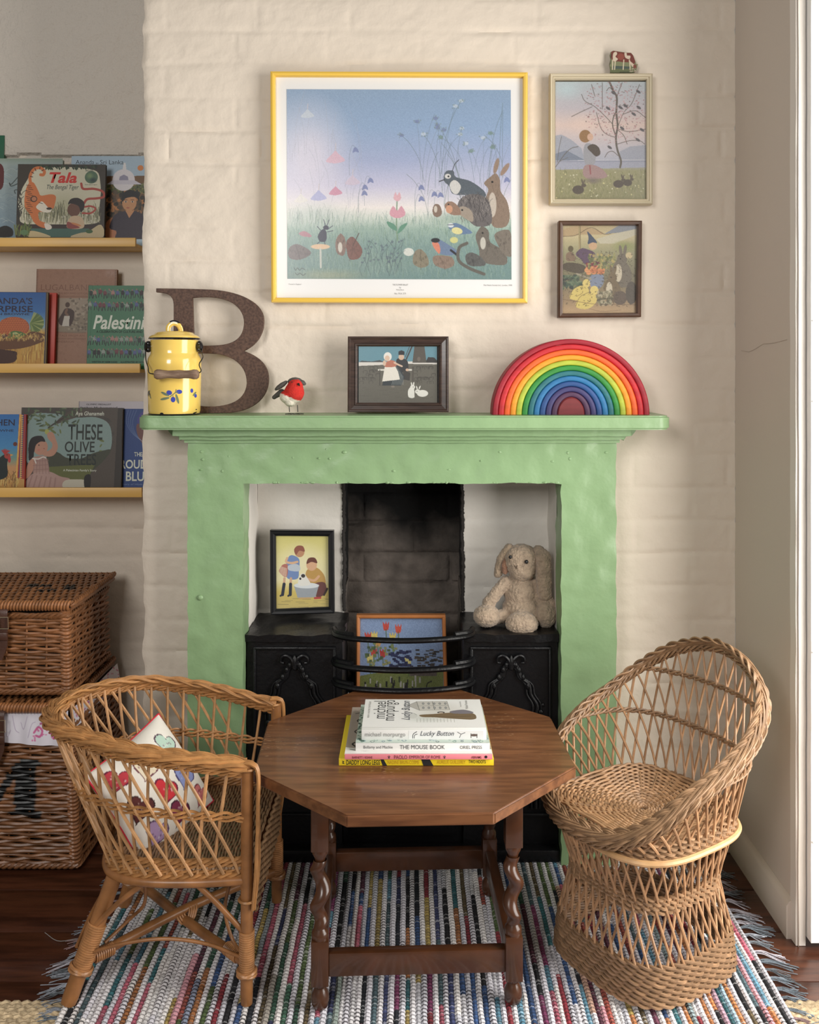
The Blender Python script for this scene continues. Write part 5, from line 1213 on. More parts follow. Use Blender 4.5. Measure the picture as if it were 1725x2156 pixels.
for q in ([(1030, 1090), (1110, 900), (1200, 800), (1260, 660), (1300, 560)], [(1020, 730), (1050, 640), (1090, 540)], [(1030, 1280), (1180, 1240), (1300, 1240), (1360, 1280)], [(1040, 1420), (980, 1370), (920, 1380), (880, 1440)], [(975, 1040), (880, 940), (760, 830), (640, 760), (600, 680)], [(1010, 1200), (900, 1160), (830, 1080), (780, 900)], [(1040, 1100), (1180, 1130), (1370, 1100)], [(850, 860), (850, 700), (850, 540)], [(730, 830), (600, 890), (480, 950)], [(760, 700), (720, 560)], [(1100, 920), (1250, 880), (1370, 960)], [(1150, 1280), (1110, 1180), (1040, 1110)], [(985, 650), (940, 600), (900, 640)]): cv.curve(q, 7, BR, .9)
for i in range(420):
    a = RND.random()*2*PI; r = RND.random()**.6; x = 1020+r*400*math.cos(a); y = 860+r*430*math.sin(a)
    if 470 < x < 1380 and 535 < y < 1320: cv.ell(x, y, RND.uniform(5, 11), RND.uniform(4, 8), RND.choice([(180, 128, 132), (160, 110, 112), (196, 150, 150), (120, 104, 100)]), a=.75)
for x, y in ((1285, 650), (920, 850), (1070, 840), (1130, 820), (1230, 920), (1090, 1090), (1330, 1110), (1280, 1230), (940, 1320), (985, 665), (1290, 840)): cv.ell(x, y, 30, 15, (96, 92, 96), .6); cv.ell(x-16, y-14, 10, 9, (96, 92, 96))
cv.curve([(285, 1560), (400, 1400), (480, 1330), (560, 1310)], 7, BR); cv.curve([(310, 1500), (330, 1330), (360, 1190)], 5, BR); cv.curve([(330, 1490), (440, 1440)], 4, BR)
cv.blob([(640, 1290), (700, 1270), (760, 1330), (770, 1470), (740, 1530), (650, 1530), (622, 1400)], (152, 152, 158)); cv.ell(645, 1185, 72, 76, (150, 112, 70)); cv.ell(705, 1195, 36, 44, (206, 166, 140)); cv.blob([(670, 1320), (730, 1280), (800, 1310), (828, 1390), (780, 1430), (720, 1380)], (84, 74, 66))
cv.blob([(640, 1540), (760, 1535), (870, 1600), (900, 1680), (700, 1700), (620, 1650)], (160, 130, 128)); cv.line([(700, 1540), (710, 1640)], 14, (150, 80, 84)); cv.ell(740, 1720, 120, 50, (120, 108, 100), soft=.9)
for x, y, s in ((560, 1830, 70), (1045, 1760, 62), (1155, 1745, 54)): cv.ell(x, y, s, s*.75, (86, 76, 66)); cv.ell(x+s*.95, y-s*.75, s*.42, s*.32, (92, 82, 70)); cv.ell(x+s*.7, y-s*1.4, 9, s*.5, (92, 82, 70), -.2); cv.ell(x+s*1.0, y-s*1.35, 8, s*.45, (100, 88, 76), .2)
cv.grain(8)
framed('framed_picture', 'cream-framed picture of a child looking up at a blossoming tree', [(1157.5, 156), (1373.5, 156), (1373.5, 431), (1157.5, 431)], 2.366, 12, [(.0, .6), (.10, 1), (.22, .75), (.5, .55), (.56, .7), (.62, .4), (.85, .3), (.92, .5), (1, .1)], mat('cream_moulding', L(196, 184, 158), .5), cv, (1168, 171, 1362.5, 419))

# brown framed farmyard picture
cv = Canvas(262, 185, 1438, 1585, 200)
cv.vgrad([(185, (176, 158, 116)), (350, (192, 176, 132)), (600, (150, 146, 108)), (1000, (120, 112, 84)), (1380, (150, 126, 92)), (1585, (190, 156, 112))])
cv.blob([(262, 260), (500, 195), (730, 230), (930, 320), (600, 330), (262, 360)], (176, 150, 108)); cv.curve([(262, 360), (480, 340), (720, 220), (940, 325), (1150, 270)], 7, (92, 74, 52)); cv.poly([(930, 320), (1150, 190), (1438, 185), (1438, 270), (1150, 300)], (128, 132, 140)); cv.poly([(800, 400), (1150, 300), (1438, 240), (1438, 330), (1100, 470), (860, 470)], (190, 182, 156)); cv.ell(1250, 520, 240, 110, (140, 146, 84), soft=.8)
cv.line([(535, 195), (540, 580)], 26, (156, 140, 96)); cv.line([(550, 195), (556, 580)], 5, (90, 76, 54))
cv.blob([(480, 640), (560, 550), (660, 560), (780, 620), (770, 700), (700, 760), (620, 790), (560, 720)], (92, 70, 92)); cv.ell(750, 510, 66, 62, (196, 158, 118)); cv.blob([(668, 480), (680, 380), (660, 280), (760, 380), (815, 460), (740, 455)], (66, 76, 96))
cv.ell(400, 555, 42, 48, (96, 84, 56)); cv.blob([(330, 640), (400, 600), (460, 650), (470, 740), (340, 740)], (128, 104, 82)); cv.blob([(280, 800), (400, 770), (620, 820), (620, 920), (480, 940), (290, 880)], (84, 74, 58))
for i in range(26): x = RND.uniform(650, 910); y = RND.uniform(850, 940); cv.ell(x, y, 38, 32, RND.choice([(202, 128, 76), (190, 112, 66), (214, 146, 90)])); cv.ell(x, y, 38, 3, (120, 66, 40), a=.5)
for i in range(22): cv.ell(RND.uniform(650, 860), RND.uniform(760, 830), 24, 20, RND.choice([(110, 48, 56), (84, 42, 60), (140, 60, 58)]))
cv.dots(90, (680, 1100), (640, 860), 22, [(116, 122, 72), (150, 146, 84), (90, 98, 62), (180, 160, 90)], .8); cv.dots(90, (270, 560), (980, 1180), 24, [(84, 104, 80), (62, 82, 68), (110, 126, 96), (50, 60, 56)], .8)
cv.blob([(700, 1000), (800, 960), (920, 980), (910, 1120), (820, 1200), (730, 1170)], (122, 132, 152)); cv.line([(500, 950), (720, 1030)], 26, (150, 142, 120))
for (dx, dy, s) in ((600, 1180, 1.0), (720, 1300, 1.1)):
    cv.blob([(dx-215*s, dy+150*s), (dx-160*s, dy+20*s), (dx-60*s, dy-40*s), (dx+60*s, dy-20*s), (dx+90*s, dy+60*s), (dx+20*s, dy+150*s), (dx-80*s, dy+190*s)], (206, 184, 96)); cv.ell(dx+50*s, dy-80*s, 60*s, 66*s, (212, 190, 104)); cv.ell(dx+64*s, dy-60*s, 6, 6, (40, 32, 26)); cv.curve([(dx-215*s, dy+150*s), (dx-160*s, dy+20*s), (dx-60*s, dy-40*s), (dx, dy-60*s)], 5, (90, 72, 44)); cv.line([(dx+100*s, dy-60*s), (dx+120*s, dy-20*s)], 14*s, (186, 150, 100)); cv.curve([(dx-110*s, dy+130*s), (dx-20*s, dy+80*s), (dx-10*s, dy+40*s)], 5, (120, 96, 56))
def rab(x, y, s, c):
    cv.ell(x, y+200*s, 130*s, 190*s, c, -.25); cv.ell(x, y, 70*s, 80*s, c); cv.ell(x-20*s, y-120*s, 22*s, 75*s, c, -.15); cv.ell(x+40*s, y-125*s, 22*s, 75*s, c, .15); cv.ell(x-50*s, y+190*s, 50*s, 120*s, (196, 184, 158)); cv.ell(x-22*s, y-6*s, 9*s, 9*s, (30, 26, 22))
rab(1210, 720, 1.15, (112, 102, 86)); rab(1060, 1010, 1.0, (116, 98, 70)); cv.ell(1180, 1330, 110, 110, (96, 80, 66)); cv.ell(1360, 1250, 90, 180, (84, 74, 62)); cv.dots(70, (830, 1050), (1230, 1430), 26, [(170, 160, 130), (90, 84, 64), (126, 120, 90)], .8); cv.ell(1320, 660, 54, 50, (196, 176, 130))
cv.curve([(262, 1350), (500, 1385), (820, 1430), (1438, 1440)], 6, (110, 84, 60)); cv.curve([(700, 1500), (900, 1545), (1200, 1520)], 5, (130, 100, 72))
for i in range(260): x = RND.uniform(270, 1430); y = RND.uniform(600, 1460); cv.curve([(x, y), (x+RND.uniform(-26, 26), y+RND.uniform(-20, 20)), (x+RND.uniform(-40, 40), y+RND.uniform(-30, 30))], 3, (70, 60, 46), .5)
cv.grain(8)
framed('framed_picture', 'small brown-framed picture of ducklings and rabbits on the painted brick', [(1176.5, 465.5), (1351, 465.5), (1349, 667.5), (1175.5, 669)], 2.368, 9, [(.0, .7), (.3, 1), (.8, .9), (1, .3)], mat('brown_frame_wood', (.085, .040, .022), .4, var=.25, vscale=25), cv, (1184.5, 474, 1342, 661))

# dark oak frame on the mantel
cv = Canvas(135, 97, 525, 380, 300, (98, 94, 84))
cv.poly([(135, 97), (525, 97), (525, 178), (135, 178)], (92, 142, 158)); cv.poly([(135, 176), (525, 170), (525, 186), (380, 184), (135, 194)], (214, 208, 200)); cv.poly([(135, 176), (150, 168), (200, 172), (240, 165), (262, 176)], (70, 74, 78)); cv.poly([(470, 170), (480, 150), (510, 152), (525, 168), (525, 178), (468, 178)], (52, 50, 50))
cv.poly([(402, 178), (412, 97), (462, 97), (472, 178)], (84, 78, 70)); cv.line([(400, 97), (372, 160)], 7, (64, 62, 62)); cv.line([(388, 97), (366, 150)], 3, (64, 62, 62)); cv.ell(434, 160, 8, 11, (110, 100, 90))
for i in range(60):
    x = RND.choice([RND.uniform(137, 235), RND.uniform(415, 510)]); y = 204+int(RND.uniform(0, 5))*18+RND.uniform(-3, 3); cv.curve([(x-8, y+6), (x-8, y-5), (x+9, y-6), (x+10, y+6)], 1.4, (62, 58, 52), .9)
for i in range(30): x = RND.uniform(137, 500); y = RND.uniform(290, 375); cv.line([(x, y), (x+RND.uniform(10, 40), y+RND.uniform(-2, 2))], 1.2, (78, 74, 66), .8)
cv.line([(235, 214), (400, 214)], 9, (206, 202, 192)); cv.line([(240, 214), (240, 290)], 4, (66, 62, 56)); cv.line([(404, 200), (404, 270)], 8, (80, 74, 66))
cv.blob([(322, 165), (345, 156), (376, 168), (382, 210), (368, 228), (330, 214)], (44, 44, 48)); cv.ell(347, 150, 14, 15, (206, 172, 146)); cv.poly([(333, 122), (347, 116), (362, 122), (362, 140), (332, 140)], (36, 36, 42)); cv.poly([(355, 216), (392, 228), (388, 268), (358, 262)], (60, 56, 52)); cv.ell(376, 214, 8, 7, (206, 172, 146))
cv.poly([(330, 188), (364, 250), (345, 292), (252, 292), (262, 240)], (46, 54, 60))
for i in range(9): cv.line([(322+i*4, 196+i*6), (300+i*7, 288)], 1.6, (150, 158, 156))
cv.poly([(264, 200), (314, 192), (330, 222), (340, 262), (252, 272)], (226, 220, 208)); cv.blob([(268, 180), (290, 166), (316, 172), (320, 196), (268, 200)], (186, 110, 84)); cv.curve([(312, 178), (336, 190), (350, 196)], 8, (214, 182, 156)); cv.ell(279, 148, 20, 22, (228, 224, 216)); cv.ell(277, 156, 12, 14, (216, 184, 158)); cv.ell(263, 180, 8, 14, (214, 182, 156)); cv.ell(305, 297, 9, 5, (130, 120, 110))
for x, y, s in ((398, 320, 1), (452, 328, 1)):
    if x < 420: cv.blob([(384, 350), (380, 320), (392, 300), (408, 300), (412, 330), (410, 352)], (224, 222, 214)); cv.ell(403, 300, 12, 11, (224, 222, 214)); cv.ell(398, 286, 3.2, 11, (224, 222, 214), -.2); cv.ell(408, 285, 3.2, 11, (224, 222, 214), .15)
    else: cv.ell(452, 331, 28, 17, (224, 222, 214)); cv.ell(428, 322, 13, 11, (224, 222, 214)); cv.ell(424, 303, 3, 10, (224, 222, 214), -.3); cv.ell(438, 302, 3, 10, (224, 222, 214), .4)
cv.ell(406, 299, 1.8, 1.8, (30, 30, 30)); cv.ell(425, 321, 1.8, 1.8, (30, 30, 30)); cv.grain(5)
framed('framed_picture', 'dark oak framed picture of two children and white rabbits, on the mantel shelf', [(732.5, 708.5), (945, 708.5), (945, 868), (732.5, 868)], 2.325, 20, [(.0, .8), (.08, 1), (.2, .95), (.3, .6), (.7, .35), (.78, .6), (.86, .6), (.92, .3), (1, .1)], mat('dark_frame_oak', (.030, .016, .012), .35, col2=(.055, .030, .022), vscale=20, stretch=(1, 6, 12), coat=.2), cv, (755, 729, 921, 849), depth=.014, tilt=.05, loc=P(838, 868, 2.325))

# black frame on the hob
cv = Canvas(185, 302, 447, 660, 210)
cv.vgrad([(302, (214, 204, 110)), (400, (232, 222, 150)), (520, (236, 226, 176)), (580, (214, 190, 90)), (660, (206, 186, 110))]); cv.ell(316, 440, 130, 120, (238, 230, 190), soft=.9, a=.8)
for i in range(26): x = RND.uniform(190, 440); y = RND.uniform(590, 655); cv.line([(x, y), (x+RND.uniform(10, 60), y)], 2, RND.choice([(150, 140, 90), (190, 170, 90), (120, 110, 80)]), .7)
cv.blob([(248, 405), (275, 400), (300, 420), (298, 470), (290, 512), (240, 510), (232, 460)], (110, 140, 196)); cv.blob([(232, 440), (244, 452), (236, 505), (200, 480), (212, 450)], (186, 110, 96))
for i in range(7): cv.line([(206+i*5, 450+i*2), (202+i*5, 490+i*2)], 1.4, (236, 226, 200)); cv.line([(204, 456+i*7), (238, 464+i*7)], 1.4, (236, 226, 200))
cv.curve([(240, 412), (235, 430), (262, 436), (290, 430)], 11, (224, 178, 140)); cv.ell(301, 382, 24, 25, (196, 140, 100)); cv.blob([(274, 372), (290, 352), (318, 354), (326, 380), (300, 376), (284, 396)], (150, 82, 62)); cv.blob([(244, 450), (280, 440), (302, 452), (298, 475), (250, 472)], (190, 200, 214))
for a in ((226, 515, 216, 590), (258, 515, 254, 590)): cv.line([(a[0], a[1]-4), (a[0]-2, a[1]+24)], 12, (214, 170, 136)); cv.line([(a[0]-2, a[1]+24), (a[2], a[3])], 15, (36, 44, 64)); cv.line([(a[2], a[3]), (a[2]-10, a[3]+6)], 9, (36, 44, 64))
cv.blob([(330, 490), (350, 460), (390, 460), (424, 500), (426, 560), (390, 590), (350, 560)], (196, 152, 70)); cv.ell(360, 445, 26, 28, (222, 172, 132)); cv.blob([(335, 440), (345, 412), (376, 410), (388, 436), (360, 430)], (110, 56, 44)); cv.blob([(370, 540), (424, 530), (428, 580), (384, 602)], (110, 62, 60)); cv.curve([(395, 500), (372, 520), (335, 512)], 12, (222, 172, 132)); cv.line([(420, 590), (436, 560)], 10, (60, 44, 44))
cv.poly([(272, 545), (396, 540), (378, 602), (290, 604)], (158, 166, 176)); cv.ell(334, 545, 62, 14, (220, 226, 232)); cv.blob([(296, 545), (300, 500), (320, 486), (340, 510), (352, 540)], (232, 230, 224)); cv.ell(318, 498, 10, 9, (60, 54, 54)); cv.ell(304, 512, 5, 6, (60, 54, 54)); cv.line([(300, 608), (350, 606)], 8, (206, 170, 110)); cv.line([(375, 606), (402, 604)], 10, (190, 60, 60))
cv.grain(4)
framed('framed_picture', 'black-framed picture of two children washing a dog, standing on the left hob', [(568, 1117), (702.5, 1118), (704.5, 1290), (570, 1294)], 2.485, 12, [(.0, .7), (.2, 1), (.6, .9), (.8, .6), (1, .2)], mat('black_frame', (.008, .008, .010), .3), cv, (579.5, 1129, 692, 1283), tilt=.04, loc=P(637, 1292, 2.485))

# needlework picture in the grate
cv = Canvas(600, 706, 1020, 1045, 190, (132, 158, 200))
cv.poly([(600, 930), (700, 915), (1020, 905), (1020, 1045), (600, 1045)], (120, 130, 62))
def stitch(x0, y0, x1, y1, c): cv.poly([(x0, y0), (x1, y0), (x1, y1), (x0, y1)], c)
for x, y, c in ((730, 738, (206, 62, 44)), (792, 748, (214, 76, 50)), (640, 778, (206, 66, 50)), (670, 838, (206, 60, 44)), (715, 842, (190, 50, 44)), (672, 775, (226, 204, 100)), (764, 780, (222, 200, 90)), (650, 862, (228, 210, 110)), (842, 872, (226, 214, 130)), (690, 800, (214, 160, 80))):
    cv.blob([(x-16, y-16), (x-5, y-6), (x, y-18), (x+6, y-6), (x+16, y-16), (x+12, y+14), (x-10, y+16)], c); cv.line([(x, y+14), (x+4, y+60)], 4, (84, 110, 62))
for i in range(60): x = RND.uniform(620, 790); y = RND.uniform(780, 900); stitch(x, y, x+14, y+9, RND.choice([(96, 120, 74), (120, 140, 84), (80, 100, 70), (150, 150, 90)]))
for i in range(50): x = RND.uniform(740, 850); y = RND.uniform(830, 900); stitch(x, y, x+18, y+9, RND.choice([(36, 44, 92), (28, 34, 70), (44, 52, 100)]))
for i in range(46): x = RND.uniform(870, 1000); y = RND.uniform(825, 890); stitch(x, y, x+20, y+6, RND.choice([(70, 64, 60), (50, 46, 46), (96, 88, 80)]))
stitch(690, 896, 752, 920, (190, 56, 50)); stitch(850, 895, 985, 930, (100, 86, 80))
for i in range(70): x = RND.uniform(610, 900); y = RND.uniform(925, 1035); stitch(x, y, x+8, y+22, RND.choice([(24, 22, 24), (40, 36, 36), (180, 176, 170), (60, 70, 40)]))
cv.curve([(905, 1000), (930, 990), (938, 960), (960, 950)], 4, (30, 26, 26)); cv.line([(620, 1000), (900, 990)], 6, (30, 26, 26)); cv.grain(16)
framed('needlework_picture', 'wooden-framed needlework of tulips and a cart standing behind the fire bars', [(750.5, 1297.5), (938.5, 1297.5), (943.5, 1494), (750, 1494)], 2.50, 7.5, [(.0, .8), (.3, 1), (.8, .8), (1, .3)], mat('orange_frame_wood', L(186, 118, 66), .45, var=.15, vscale=20), cv, (757.5, 1304, 935, 1488), tilt=.06, loc=P(845, 1494, 2.50))

# --- wooden rainbow
RC = [('dark red', (150, 22, 40)), ('red', (186, 30, 40)), ('orange', (222, 92, 34)), ('amber', (226, 146, 36)), ('lime green', (166, 178, 56)), ('green', (44, 130, 52)), ('teal', (34, 104, 112)), ('bright blue', (36, 108, 158)), ('dark blue', (34, 72, 128)), ('indigo', (56, 52, 100)), ('purple', (72, 42, 72)), ('maroon', (116, 40, 44))]
rbx = P(1203, 868, 2.275).x; kk = 2.275/FPX
for i, (nm_, c) in enumerate(RC):
    hw_ = (165.7-12.45*i)*kk; hh_ = (159.5-11.15*i)*kk
    if i < 11: iw, ih = (165.7-12.45*(i+1))*kk+.0005, (159.5-11.15*(i+1))*kk+.0005
    else: iw, ih = 0, 0
    t_ = 'outermost' if i == 0 else ('solid innermost' if i == 11 else '')
    m = mat('stained_wood_%s' % nm_.replace(' ', '_'), L(*c), .55, var=.14, vscale=30, stretch=(1, 1, 3))
    d = .035; y0 = 2.275; b = .003; th = hw_-iw
    mb = MB()
    if i < 11:
        sec = [(0, b), (.35*b, .35*b), (b, 0), (th-b, 0), (th-.35*b, .35*b), (th, b), (th, 2*d-b), (th-b, 2*d), (b, 2*d), (0, 2*d-b)]
        A_ = np.linspace(0, PI, 49); G = np.zeros((49, len(sec)+1, 3))
        for a_i, a in enumerate(A_):
            for j, (s, yy) in enumerate(sec+[sec[0]]):
                f = s/th; G[a_i, j] = (rbx+(hw_+(iw-hw_)*f)*math.cos(a), y0+yy, MZ+.0004+(hh_+(ih-hh_)*f)*math.sin(a))
        mb.grid(G); n_ = len(sec); mb.add(G[0, :n_], [list(range(n_))]); mb.add(G[-1, :n_], [list(range(n_))[::-1]])
    else:
        pts = [(hw_*math.cos(a), hh_*math.sin(a)) for a in np.linspace(0, PI, 40)]; pts2 = [(x*.92, .0+max(z*.92, 0)) for x, z in pts]
        T = Matrix(((1, 0, 0, rbx), (0, 0, 1, y0), (0, 1, 0, MZ+.0004), (0, 0, 0, 1))); mb.prism(pts, b, 2*d, T); n_ = len(pts)
        v = [tuple(T @ Vector((x, z, b))) for x, z in pts]+[tuple(T @ Vector((x, z, 0))) for x, z in pts2]
        mb.add(v, [[j, j+1, n_+j+1, n_+j] for j in range(n_-1)]+[list(range(n_, 2*n_))])
    o = mb.build('rainbow_arch' if i < 11 else 'rainbow_half_disc', m, None, sharp=35)
    tag(o, ('%s wooden arch of the stacking rainbow on the mantel' % (nm_ if i else 'outermost dark red')) if i < 11 else 'maroon solid half-disc at the centre of the stacking rainbow', 'toy', 'nested wooden rainbow arches')

# --- toy rabbit on the right hob
BDp = 2.44; kb = BDp/FPX/2.331
gb = lambda x, y, dy=0: P(500+x/2.331, 1000+y/2.331, BDp)+Vector((0, dy, 0))
bn = thing('toy_rabbit', 'beige fluffy toy rabbit with long ears sitting on the right hob', 'soft toy', (gb(1400, 740).x, BDp, .557))
def bcol(p):
    return (.46, .35, .255)
M_PL = mat('plush', attr=True, rough=1.0, sheen=.3, var=.22, vscale=70, bump=1.0, bscale=160, bdist=.006)
rx = lambda a: Matrix.Rotation(a, 3, 'Y')
blob('body', [('e', gb(1395, 420, -.005), (88*kb, 76*kb, 84*kb)), ('e', gb(1395, 465, -.010), (66*kb, 66*kb, 50*kb)), ('e', gb(1392, 585, .0), (82*kb, 74*kb, 100*kb)), ('e', gb(1400, 650, .0), (100*kb, 85*kb, 75*kb)),
    ('c', gb(1315, 520, -.005), gb(1232, 618, -.020), 28*kb, 33*kb), ('e', gb(1218, 674, -.034), (66*kb, 60*kb, 54*kb)),
    ('c', gb(1330, 680, -.01), gb(1250, 690, -.03), 34*kb, 34*kb), ('c', gb(1400, 670, -.01), gb(1388, 700, -.045), 60*kb, 58*kb), ('e', gb(1384, 702, -.055), (80*kb, 60*kb, 58*kb)),
    ('c', gb(1460, 540, -.005), gb(1515, 630, -.015), 36*kb, 46*kb), ('e', gb(1505, 672, -.025), (54*kb, 56*kb, 66*kb))], .0034, M_PL, bn, bcol, .0022, 230, 1)
blob('ear', [('c', gb(1475, 370, -.012), gb(1494, 400, -.022), 30*kb, 42*kb), ('c', gb(1494, 400, -.022), gb(1500, 570, -.024), 42*kb, 38*kb)], .0032, M_PL, bn, bcol, .0020, 230, 1)
blob('ear', [('c', gb(1335, 360, .004), gb(1300, 420, .004), 24*kb, 30*kb), ('c', gb(1300, 420, .004), gb(1280, 485, .004), 30*kb, 22*kb)], .0038, M_PL, bn, lambda p: (.40, .30, .21), .0022, 130, 1)
blob('ear_lining', [('e', gb(1312, 445, -.012), (20*kb, 16*kb, 42*kb))], .003, M_PL, bn, lambda p: (.30, .16, .10), .001, 130, 1)
mb = MB(); mb.ball(gb(1408, 408, -.047), .0052, seg=14); mb.ball(gb(1333, 390, -.034), .0045, seg=14); mb.build('eyes', M_BENA, bn)
mb = MB(); mb.tube([tuple(gb(1348, 425, -.049)), tuple(gb(1362, 440, -.049))], .0009, 5); mb.tube([tuple(gb(1364, 424, -.048)), tuple(gb(1356, 436, -.049)), tuple(gb(1357, 444, -.049))], .0009, 5); mb.build('stitched_nose', mat('brown_thread', (.05, .03, .02), .9), bn)

# --- flat cow cut-out standing on the cream frame
def z5(x, y): return (1120+x/5.75, 80+y/5.75)
cw = thing('cow_cutout', 'small painted brown and white cow cut-out standing on top of the cream picture frame', 'ornament', P(1311, 156, 2.372))
kz5 = 2.372/FPX/5.75; o5 = P(1120, 80, 2.372)
sil = [(955, 175), (985, 158), (1060, 170), (1150, 182), (1200, 184), (1225, 215), (1245, 270), (1262, 320), (1280, 322), (1275, 345), (1262, 395), (1245, 418), (1200, 424), (950, 424), (950, 380), (940, 320), (955, 260), (945, 210)]
me = shape_mesh([[(x*kz5, -y*kz5) for x, y in sil]], .0022, .0003)
T5 = Matrix.Translation(o5) @ Matrix.Rotation(PI/2, 4, 'X'); MB().mesh(me, T5).build('plaque', mat('grey_green_edge', L(120, 120, 90), .6), cw, sharp=30)
cv = Canvas(935, 155, 1285, 426, 150, (128, 132, 92))
cv.poly([(935, 350), (1285, 360), (1285, 426), (935, 426)], (104, 112, 72)); cv.poly([(985, 340), (1180, 350), (1190, 378), (980, 378)], (74, 88, 80)); 
cv.blob([(958, 180), (985, 160), (1060, 172), (1150, 184), (1205, 186), (1235, 240), (1250, 300), (1210, 330), (1180, 300), (1110, 298), (1040, 288), (985, 290), (960, 250)], (120, 52, 40))
cv.blob([(985, 190), (1020, 172), (1030, 200), (1010, 230), (1040, 260), (1000, 290), (980, 260)], (214, 196, 170)); cv.blob([(1120, 180), (1145, 184), (1150, 215), (1190, 220), (1180, 260), (1130, 240)], (216, 196, 172)); cv.ell(1075, 230, 40, 40, (150, 70, 52)); cv.blob([(1170, 280), (1195, 290), (1240, 330), (1250, 360), (1215, 350)], (214, 190, 166)); cv.ell(1245, 350, 20, 26, (130, 66, 52)); cv.line([(1262, 322), (1282, 330)], 6, (150, 130, 90))
for x0, x1 in ((978, 974), (1112, 1104), (1010, 1000), (1180, 1190)): cv.line([(x0, 270), (x1, 385)], 13, (212, 196, 166))
cv.line([(958, 200), (946, 320)], 8, (60, 50, 40)); cv.dots(60, (1180, 1260), (370, 424), 6, [(190, 150, 140), (120, 120, 80), (206, 200, 170)], .8); cv.grain(8)
# trim the print to the plaque by clearing cells outside its outline
pn = panel(935, 155, 1285, 426, o5+Vector((935*kz5, 0, -155*kz5)), o5+Vector((1285*kz5, 0, -155*kz5)), o5+Vector((935*kz5, 0, -426*kz5)))
inside = np.zeros((cv.ny, cv.nx), bool); Xc, Yc = np.meshgrid(cv.x, cv.y)
for i in range(len(sil)):
    x0, y0 = sil[i]; x1, y1 = sil[(i+1) % len(sil)]
    if y0 != y1: inside ^= ((y0 > Yc) != (y1 > Yc)) & (Xc < (x1-x0)*(Yc-y0)/(y1-y0)+x0)
mbp = MB(); cv.emit(mbp, pn, .0028); qf = mbp.F[0]; mbp.F = [qf[inside.ravel()[qf].all(1)]]; mbp.build('painted_face', M_ART, cw, smooth=False)
lettering([('COW', 1062, 412, 1188, 424, .02)], pn, M_BLACKINK, cw, lift=.0034)
# ================================================================== PICTURE LEDGES AND BOOKS
M_LEDGE = mat('yellow_ledge_paint', L(222, 176, 96), .4, var=.02, vscale=5)
LD = 2.62
ledges = []
for (xr, yt, yb, lab) in ((285, 500.5, 519, 'topmost yellow picture ledge in the alcove, holding the tiger book'), (294.5, 765.5, 785, 'middle yellow picture ledge in the alcove, holding the green book with rows of dancers'), (298.5, 1027, 1047, 'lowest yellow picture ledge in the alcove, holding the book with a girl picking olives')):
    X1 = P(xr, 0, LD).x; zt = P(0, yt, LD).z; zb = P(0, yb, LD).z
    t = thing('picture_ledge', lab, 'shelf', (-1.0, 2.70, zb))
    mb = MB(); mb.box((-1.70, LD, zb), (X1, LD+.012, zt), .0008); mb.build('front_lip', M_LEDGE, t)
    mb = MB(); mb.box((-1.70, LD+.012, zb), (X1-.001, 2.752, zb+.010), .0005); mb.build('ledge_floor', M_LEDGE, t)
    mb = MB(); mb.box((-1.70, 2.738, zb+.010), (X1-.001, 2.752, zb+.030), .0005); mb.build('back_rail', M_LEDGE, t)
    ledges.append((zb+.0102, zt))
def zp(S, ox, oy): return lambda x, y: (ox+x/S, oy+y/S)
def shelf_book(label, shelf, x0, y0, x1, D, th, cover, pages_right=True, group='picture books on the alcove ledges', tilt=.0, name='book', lean=.06, spine=None):
    """x0,x1,y0 = px of the cover's left, right, top at depth D; rests on ledge"""
    zb = ledges[shelf][0]; zt = P(0, y0, D).z; X0 = P(x0, 0, D).x; X1 = P(x1, 0, D).x
    t = thing(name, label, 'book', ((X0+X1)/2, D, zb), group)
    h = zt-zb; M = Matrix.Translation(((X0+X1)/2, D, zb)) @ Matrix.Rotation(tilt, 4, 'Y') @ Matrix.Rotation(-lean, 4, 'X') @ Matrix.Translation((-(X0+X1)/2, -D, -zb))
    mb = MB(); mb.box((X0, D, zb), (X1, D+.0022, zt), .0007, M); mb.box((X0, D+th-.0022, zb), (X1, D+th, zt), .0007, M); mb.box((X0, D, zb), (X0+.003, D+th, zt), .0007, M); mb.build('cover', cover, t)
    mb = MB(); mb.box((X0+.002, D+.0022, zb+.002), (X1-.003, D+th-.0022, zt-.003), 0, M); mb.build('pages', M_PAGES, t)
    yb = HOR+(CH-zb)/D*FPX
    f = panel(x0, y0, x1, yb, M @ Vector((X0, D-.0002, zt)), M @ Vector((X1, D-.0002, zt)), M @ Vector((X0, D-.0002, zb)))
    return t, f, yb
def sub(f, S, ox, oy):   # panel addressed in magnified coordinates
    g = lambda x, y: f(ox+x/S, oy+y/S)
    g.U = f.U/S; g.V = f.V/S; g.N = f.N; return g
def cov(c, r=.45): return mat('cover_%d_%d_%d' % c, L(*c), r)
S1, S2, S3 = 5.39, 5.39, 5.0735
